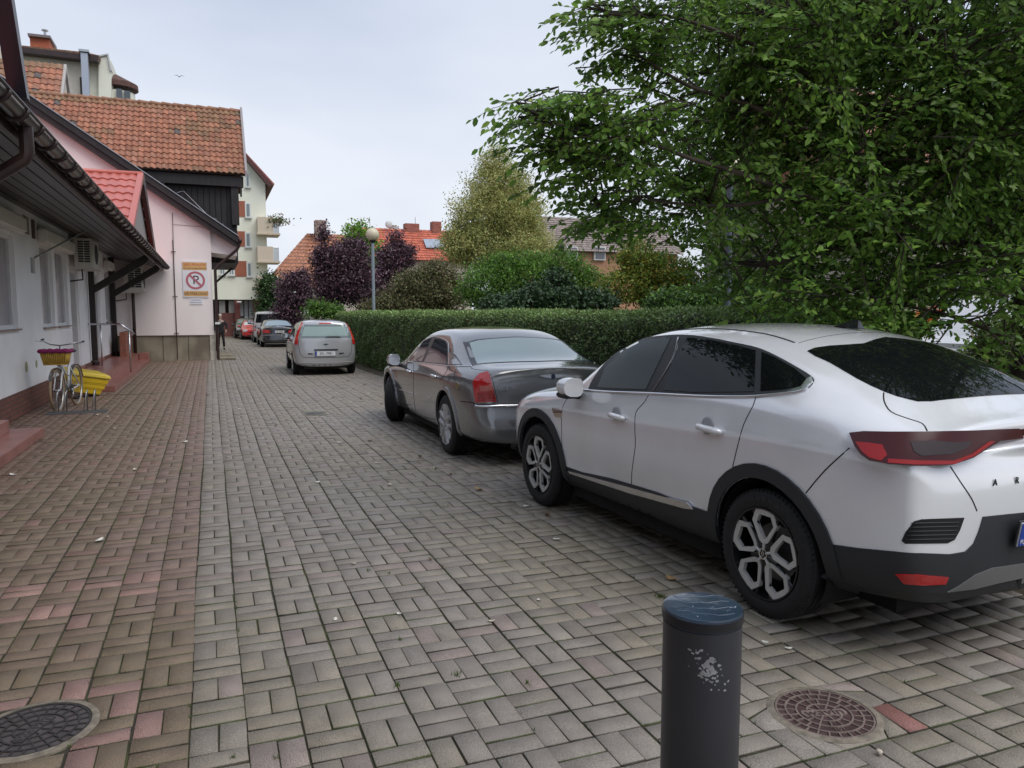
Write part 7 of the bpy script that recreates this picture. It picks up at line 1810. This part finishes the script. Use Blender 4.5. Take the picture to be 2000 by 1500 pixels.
link('foliage', leaves_mesh('foliage', P, rs2.normal(0, 1, (n, 3)), rs2.normal(0, 1, (n, 3)), np.full(n, .18), np.full(n, .06), pick([(.09, .12, .04), (.16, .17, .08), (.2, .14, .1)], n, rs2), fold=False), fb, leaf_mat('leaf_tr_30', .3))
# pale house glimpsed behind the branches
wl = mat('rear_house_wall', (.45, .42, .32), .85, var=.06)
MB().box((17, 15.5, 0), (30, 24, 5.6)).build('wall', wl, h4)
MB().prism([(14.9, 5.5), (24.6, 5.5), (19.75, 8.8)], 'x', 16.7, 30.3).build('roof', mat('rear_roof', (.22, .10, .06), .8, var=.2), h4)
for k in range(4):
    f = B('window', (18.5+k*2.8, 15.42, 1.2), (19.9+k*2.8, 15.49, 2.8), white_p, h4); B('pane', (18.6+k*2.8, 15.39, 1.3), (19.8+k*2.8, 15.415, 2.7), glass_m, f)
wv = thing('parked_van', (13.2, 9.4, 0), 'white delivery vehicle glimpsed low behind the orange shrub', 'van')
MB().prism([(11.6, .35), (15.6, .35), (15.6, 1.9), (12.6, 1.9), (11.9, 1.25), (11.6, 1.1)], 'y', 8.6, 10.2).build('body', paint('van_white', (.7, .7, .7)), wv, bevel=.08)
MB().prism([(12.0, 1.22), (12.62, 1.8), (13.4, 1.8), (13.4, 1.22)], 'y', 8.57, 8.599).build('window', glass_dark, wv)
for x in (12.4, 14.8): MB().lathe([(0, 8.56), (.32, 8.56), (.33, 8.6), (.33, 8.78), (0, 8.78)], (x, 0, .33), 24, 'y').build('wheel', tyre_m, wv, smooth='auto')
# ================================================================== BIG OVERHANGING TREE (right)
def PD(px, py, dist): return Vector((0, 0, EYE)) + ray(px, py).normalized()*dist
bt_ = thing('overhanging_tree', (6.75, 4.75, 0), 'large leafy green tree overhanging the hedge and the parked cars from the right', 'tree')
rb = np.random.RandomState(77)
T0 = Vector((6.75, 4.75, 0)); TF = PD(2012, 560, 7.9)
limbs = []
tw = [T0, T0.lerp(TF, .5)+Vector((.03, 0, 0)), TF, PD(2040, 420, 8.0), PD(2030, 200, 8.2), PD(1990, -60, 8.5), PD(1960, -330, 9.0)]
limbs.append((tw, [.13, .12, .11, .10, .08, .06, .04]))
def limb(pts, r0, r1):
    r0 *= .8; r1 *= .8
    limbs.append(([PD(*p) if len(p) == 3 else p for p in pts], list(np.linspace(r0, r1, len(pts)))))
limb([(2010,545,7.9), (1985,500,7.8), (1940,450,7.6), (1901,409,7.4), (1885,330,7.2), (1880,230,7.0), (1850,120,6.9), (1800,0,6.9), (1740,-120,7.0)], .075, .02)
limb([(1985,505,7.8), (1930,490,7.5), (1865,473,7.2), (1780,468,6.9), (1700,470,6.7), (1600,492,6.4), (1500,520,6.3)], .055, .012)
limb([(1901,409,7.4), (1840,345,7.1), (1760,320,6.8), (1660,300,6.5), (1560,250,6.2), (1450,200,6.0), (1350,170,5.8), (1250,110,5.7)], .045, .010)
limb([(2012,570,7.9), (1960,545,7.6), (1910,527,7.4), (1835,523,7.1), (1790,540,6.9), (1700,560,6.7), (1600,570,6.6)], .04, .008)
limb([(2015,680,7.7), (1960,655,7.4), (1910,635,7.2), (1850,615,7.0), (1780,600,6.8), (1700,585,6.6)], .035, .008)
limb([(1880,300,7.2), (1790,250,6.9), (1700,220,6.6), (1600,160,6.3), (1500,100,6.1), (1400,60,5.9), (1300,30,5.8), (1200,30,5.6)], .035, .008)
limb([(1780,468,6.9), (1680,420,6.5), (1560,380,6.1), (1450,340,5.9), (1350,310,5.7), (1250,275,5.5), (1150,265,5.3), (1050,225,5.2)], .035, .006)
limb([(1560,380,6.1), (1450,400,6.0), (1350,400,5.9), (1250,390,5.8), (1170,400,5.7)], .02, .006)
limb([(1860,120,6.9), (1780,60,6.8), (1690,20,6.7), (1600,-20,6.6), (1500,-60,6.5), (1400,-90,6.5)], .03, .008)
limb([(2040,420,8.0), (2120,300,7.6), (2200,150,7.2), (2260,0,7.0)], .06, .02)
limb([(2040,420,8.0), (2150,420,8.3), (2300,380,8.6), (2450,330,8.8)], .06, .02)
for (a, r_, z0, z1) in ((.3, 1.6, 4.2, 6.4), (1.5, 1.9, 4.0, 6.0), (2.6, 1.8, 4.4, 6.6), (3.7, 1.7, 4.6, 6.9), (4.8, 2.0, 4.0, 5.9), (5.7, 1.5, 4.8, 7.2), (2.1, .6, 5.0, 7.6)):
    c0 = Vector((6.95, 4.85, z0-1.2)); c1 = Vector((6.95+r_*math.cos(a), 4.95+r_*math.sin(a), z1))
    limbs.append(([c0, c0.lerp(c1, .45)+Vector((0, 0, .25)), c1], [.045, .03, .008]))
tb_ = MB()
for pts, rr in limbs:
    q = [Vector(p) for p in smooth_loop([tuple(p) for p in pts], 3, closed=False)]; r2 = list(np.interp(np.linspace(0, len(pts)-1, len(q)), range(len(pts)), rr))
    tb_.tube(q, r2, 9)
LP = np.array([tuple(p) for pts, rr in limbs[1:] for p in smooth_loop([tuple(p) for p in pts], 5, closed=False)])
targets = []   # (tip, length of spray)
edge_tips = [(965,195,5.1),(975,248,5.15),(1003,225,5.2),(1050,185,5.2),(1085,200,5.3),(1120,190,5.3),(1048,348,5.3),(1075,330,5.35),(1120,378,5.5),(1112,330,5.4),(1040,285,5.3),(1000,275,5.25),(1100,280,5.3),(1150,300,5.4),(1170,260,5.4),(1200,225,5.5),(1240,200,5.6),(1262,235,5.6),(1185,320,5.5),(1220,345,5.6),(1180,290,5.45),
    (1115,412,5.7),(1135,445,5.75),(1128,425,5.7),(1160,420,5.8),(1190,398,5.8),(1200,440,5.9),(1240,420,5.9),(1210,365,5.8),(1095,20,5.5),(1100,55,5.5),(1130,50,5.55),(1140,20,5.6),(1165,95,5.6),(1175,120,5.6),(1200,90,5.7),(1215,60,5.7),(1250,110,5.8),(1240,135,5.8),(1270,155,5.9),(1180,15,5.6),(1230,10,5.7),(1255,75,5.8),(1165,-20,5.6),(1280,40,5.9),(1210,250,5.5),(1150,235,5.35),(1230,300,5.6),(1270,340,5.8),(1080,250,5.25),(1060,215,5.2),(1125,255,5.35),(1095,225,5.3),(1140,280,5.4),(1020,300,5.25),(1065,300,5.3)]
for p in edge_tips: targets.append((PD(*p), .42, 1)); targets.append((PD(p[0]+14+rb.rand()*22, p[1]+rb.uniform(-14, 14), p[2]+rb.uniform(.1, .7)), .42, 1))
polyg = [(1330,-60),(1320,60),(1345,150),(1345,230),(1300,290),(1300,350),(1290,430),(1310,480),(1350,540),(1410,590),(1480,628),(1640,640),(1800,645),(1900,690),(2080,700),(2150,-60)]
def inpoly(x, y):
    c = False; j = len(polyg)-1
    for i in range(len(polyg)):
        if (polyg[i][1] > y) != (polyg[j][1] > y) and x < (polyg[j][0]-polyg[i][0])*(y-polyg[i][1])/(polyg[j][1]-polyg[i][1])+polyg[i][0]: c = not c
        j = i
    return c
while len(targets) < 860:
    x, y = rb.uniform(1220, 2150), rb.uniform(-60, 700)
    if not inpoly(x, y): continue
    if x > 1760 and y > 440 and rb.rand() < .5: continue
    if 1760 < x < 1910 and y > 570: continue
    if abs(x-1424) < 45 and y > 420 and rb.rand() < .9: continue        # limbs show through on the right
    if x < 1420 and y > 440 and rb.rand() < .6: continue
    d0 = 5.5 + (x-1220)/930*1.1; targets.append((PD(x, y, d0 + rb.rand()**1.1*2.8), .55, 0))
for _ in range(230):                                               # crown above and right of the picture
    a, b = rb.uniform(0, 6.28), rb.rand()
    targets.append((Vector((6.9+2.9*math.cos(a)*b**.5, 5.0+2.9*math.sin(a)*b**.5, rb.uniform(4.2, 7.6)-1.3*b)), .6, 0))
P_, D_, N_, L_, C_ = [], [], [], [], []
pal = np.array([(.165, .305, .048), (.125, .25, .040), (.215, .38, .065), (.09, .19, .036), (.18, .29, .06)])
def add_leaf(p, d, n, l, c): P_.append(p); D_.append(d); N_.append(n); L_.append(l); C_.append(c)
tw_ = MB()
for ti, (tip, ln, edge) in enumerate(targets):
    tipn = np.array(tip); dd = LP - tipn; dist = np.sqrt((dd**2).sum(1)) + .25*np.maximum(0, LP[:, 2]-tipn[2]*0 - 9); k = int(dist.argmin())
    root = Vector(LP[k]); out_ = (tip-root)
    if out_.length < .15: out_ = Vector((rb.normal(), rb.normal(), .1)).normalized()*.15
    h = Vector((out_.x, out_.y, 0)); 
    if edge or rb.rand() < .45: h = h.normalized()*.6 + Vector((-.8, .15, 0)) if h.length > 0 else Vector((-1, .1, 0))
    h = (h + Vector((rb.normal(0, .45), rb.normal(0, .45), rb.normal(-.05, .10 if edge else .38)))).normalized()
    tw_.tube([root, root.lerp(tip, .5)+Vector((0, 0, .10*out_.length)), tip - h*ln], [.010, .007, .005], 5, caps=False) if .25 < out_.length < 2.2 else None
    side_ = Vector((-h.y, h.x, 0)); tone = 1+rb.normal(0, .17)
    nt_w = 7 if edge else 8
    start = tip - h*ln; roll = rb.normal(0, .2 if edge else .55)
    tw_.tube([start, tip - h*ln*.4 + Vector((0, 0, .02)), tip + Vector((0, 0, -.05))], [.005, .004, .002], 4, caps=False)
    for q in range(nt_w+1):
        f = q/nt_w; s0 = start.lerp(tip, f) + Vector((0, 0, .03*math.sin(3*f)-.05*f))
        if q == nt_w: dr_ = h; L2 = .16
        else: sgn = 1 if q % 2 else -1; dr_ = (side_*sgn*.9 + h*.75 + Vector((0, 0, roll*sgn))).normalized(); L2 = (.34 if edge else .42)*(1-f*.55)*rb.uniform(.7, 1.2)
        dr_ = (dr_ + Vector((rb.normal(0, .15), rb.normal(0, .2), rb.normal(-.1, .28)))).normalized()
        e0 = s0 + dr_*L2 + Vector((0, 0, -.22*L2))
        if L2 > .12: tw_.tube([s0, e0], [.0025, .0012], 3, caps=False)
        nl = max(3, int(L2/.028)); sd = dr_.cross(Vector((0, 0, 1)))
        for m_ in range(nl):
            g_ = (m_+.6)/nl; pz = s0.lerp(e0, g_); sg = 1 if m_ % 2 else -1
            ld = dr_*.65 + sd*sg*.85 + Vector((rb.normal(0, .22), rb.normal(0, .22), -.30+rb.normal(0, .25)))
            if m_ == nl-1: ld = dr_ + Vector((0, 0, -.3))
            nn = (rb.normal(-.3, .75), rb.normal(-.3, .75), .75)
            add_leaf(tuple(pz), tuple(ld), nn, rb.uniform(.038, .074), pal[rb.randint(5)]*tone*(1+rb.normal(0, .2)))
ob_ = np.array(bt_.location)
me = leaves_mesh('crown', np.array(P_)-ob_, np.array(D_), np.array(N_), np.array(L_), np.array(L_)*.26, np.clip(np.array(C_), .004, .5), fold=True)
link('crown', me, bt_, leaf_mat('big_leaf', .5, .38))
tb_.build('trunk', bark, bt_, smooth=True); tw_.build('branches', mat('twig_bark', (.045, .035, .028), .85), bt_, smooth=True)
print('big tree leaves', len(P_))
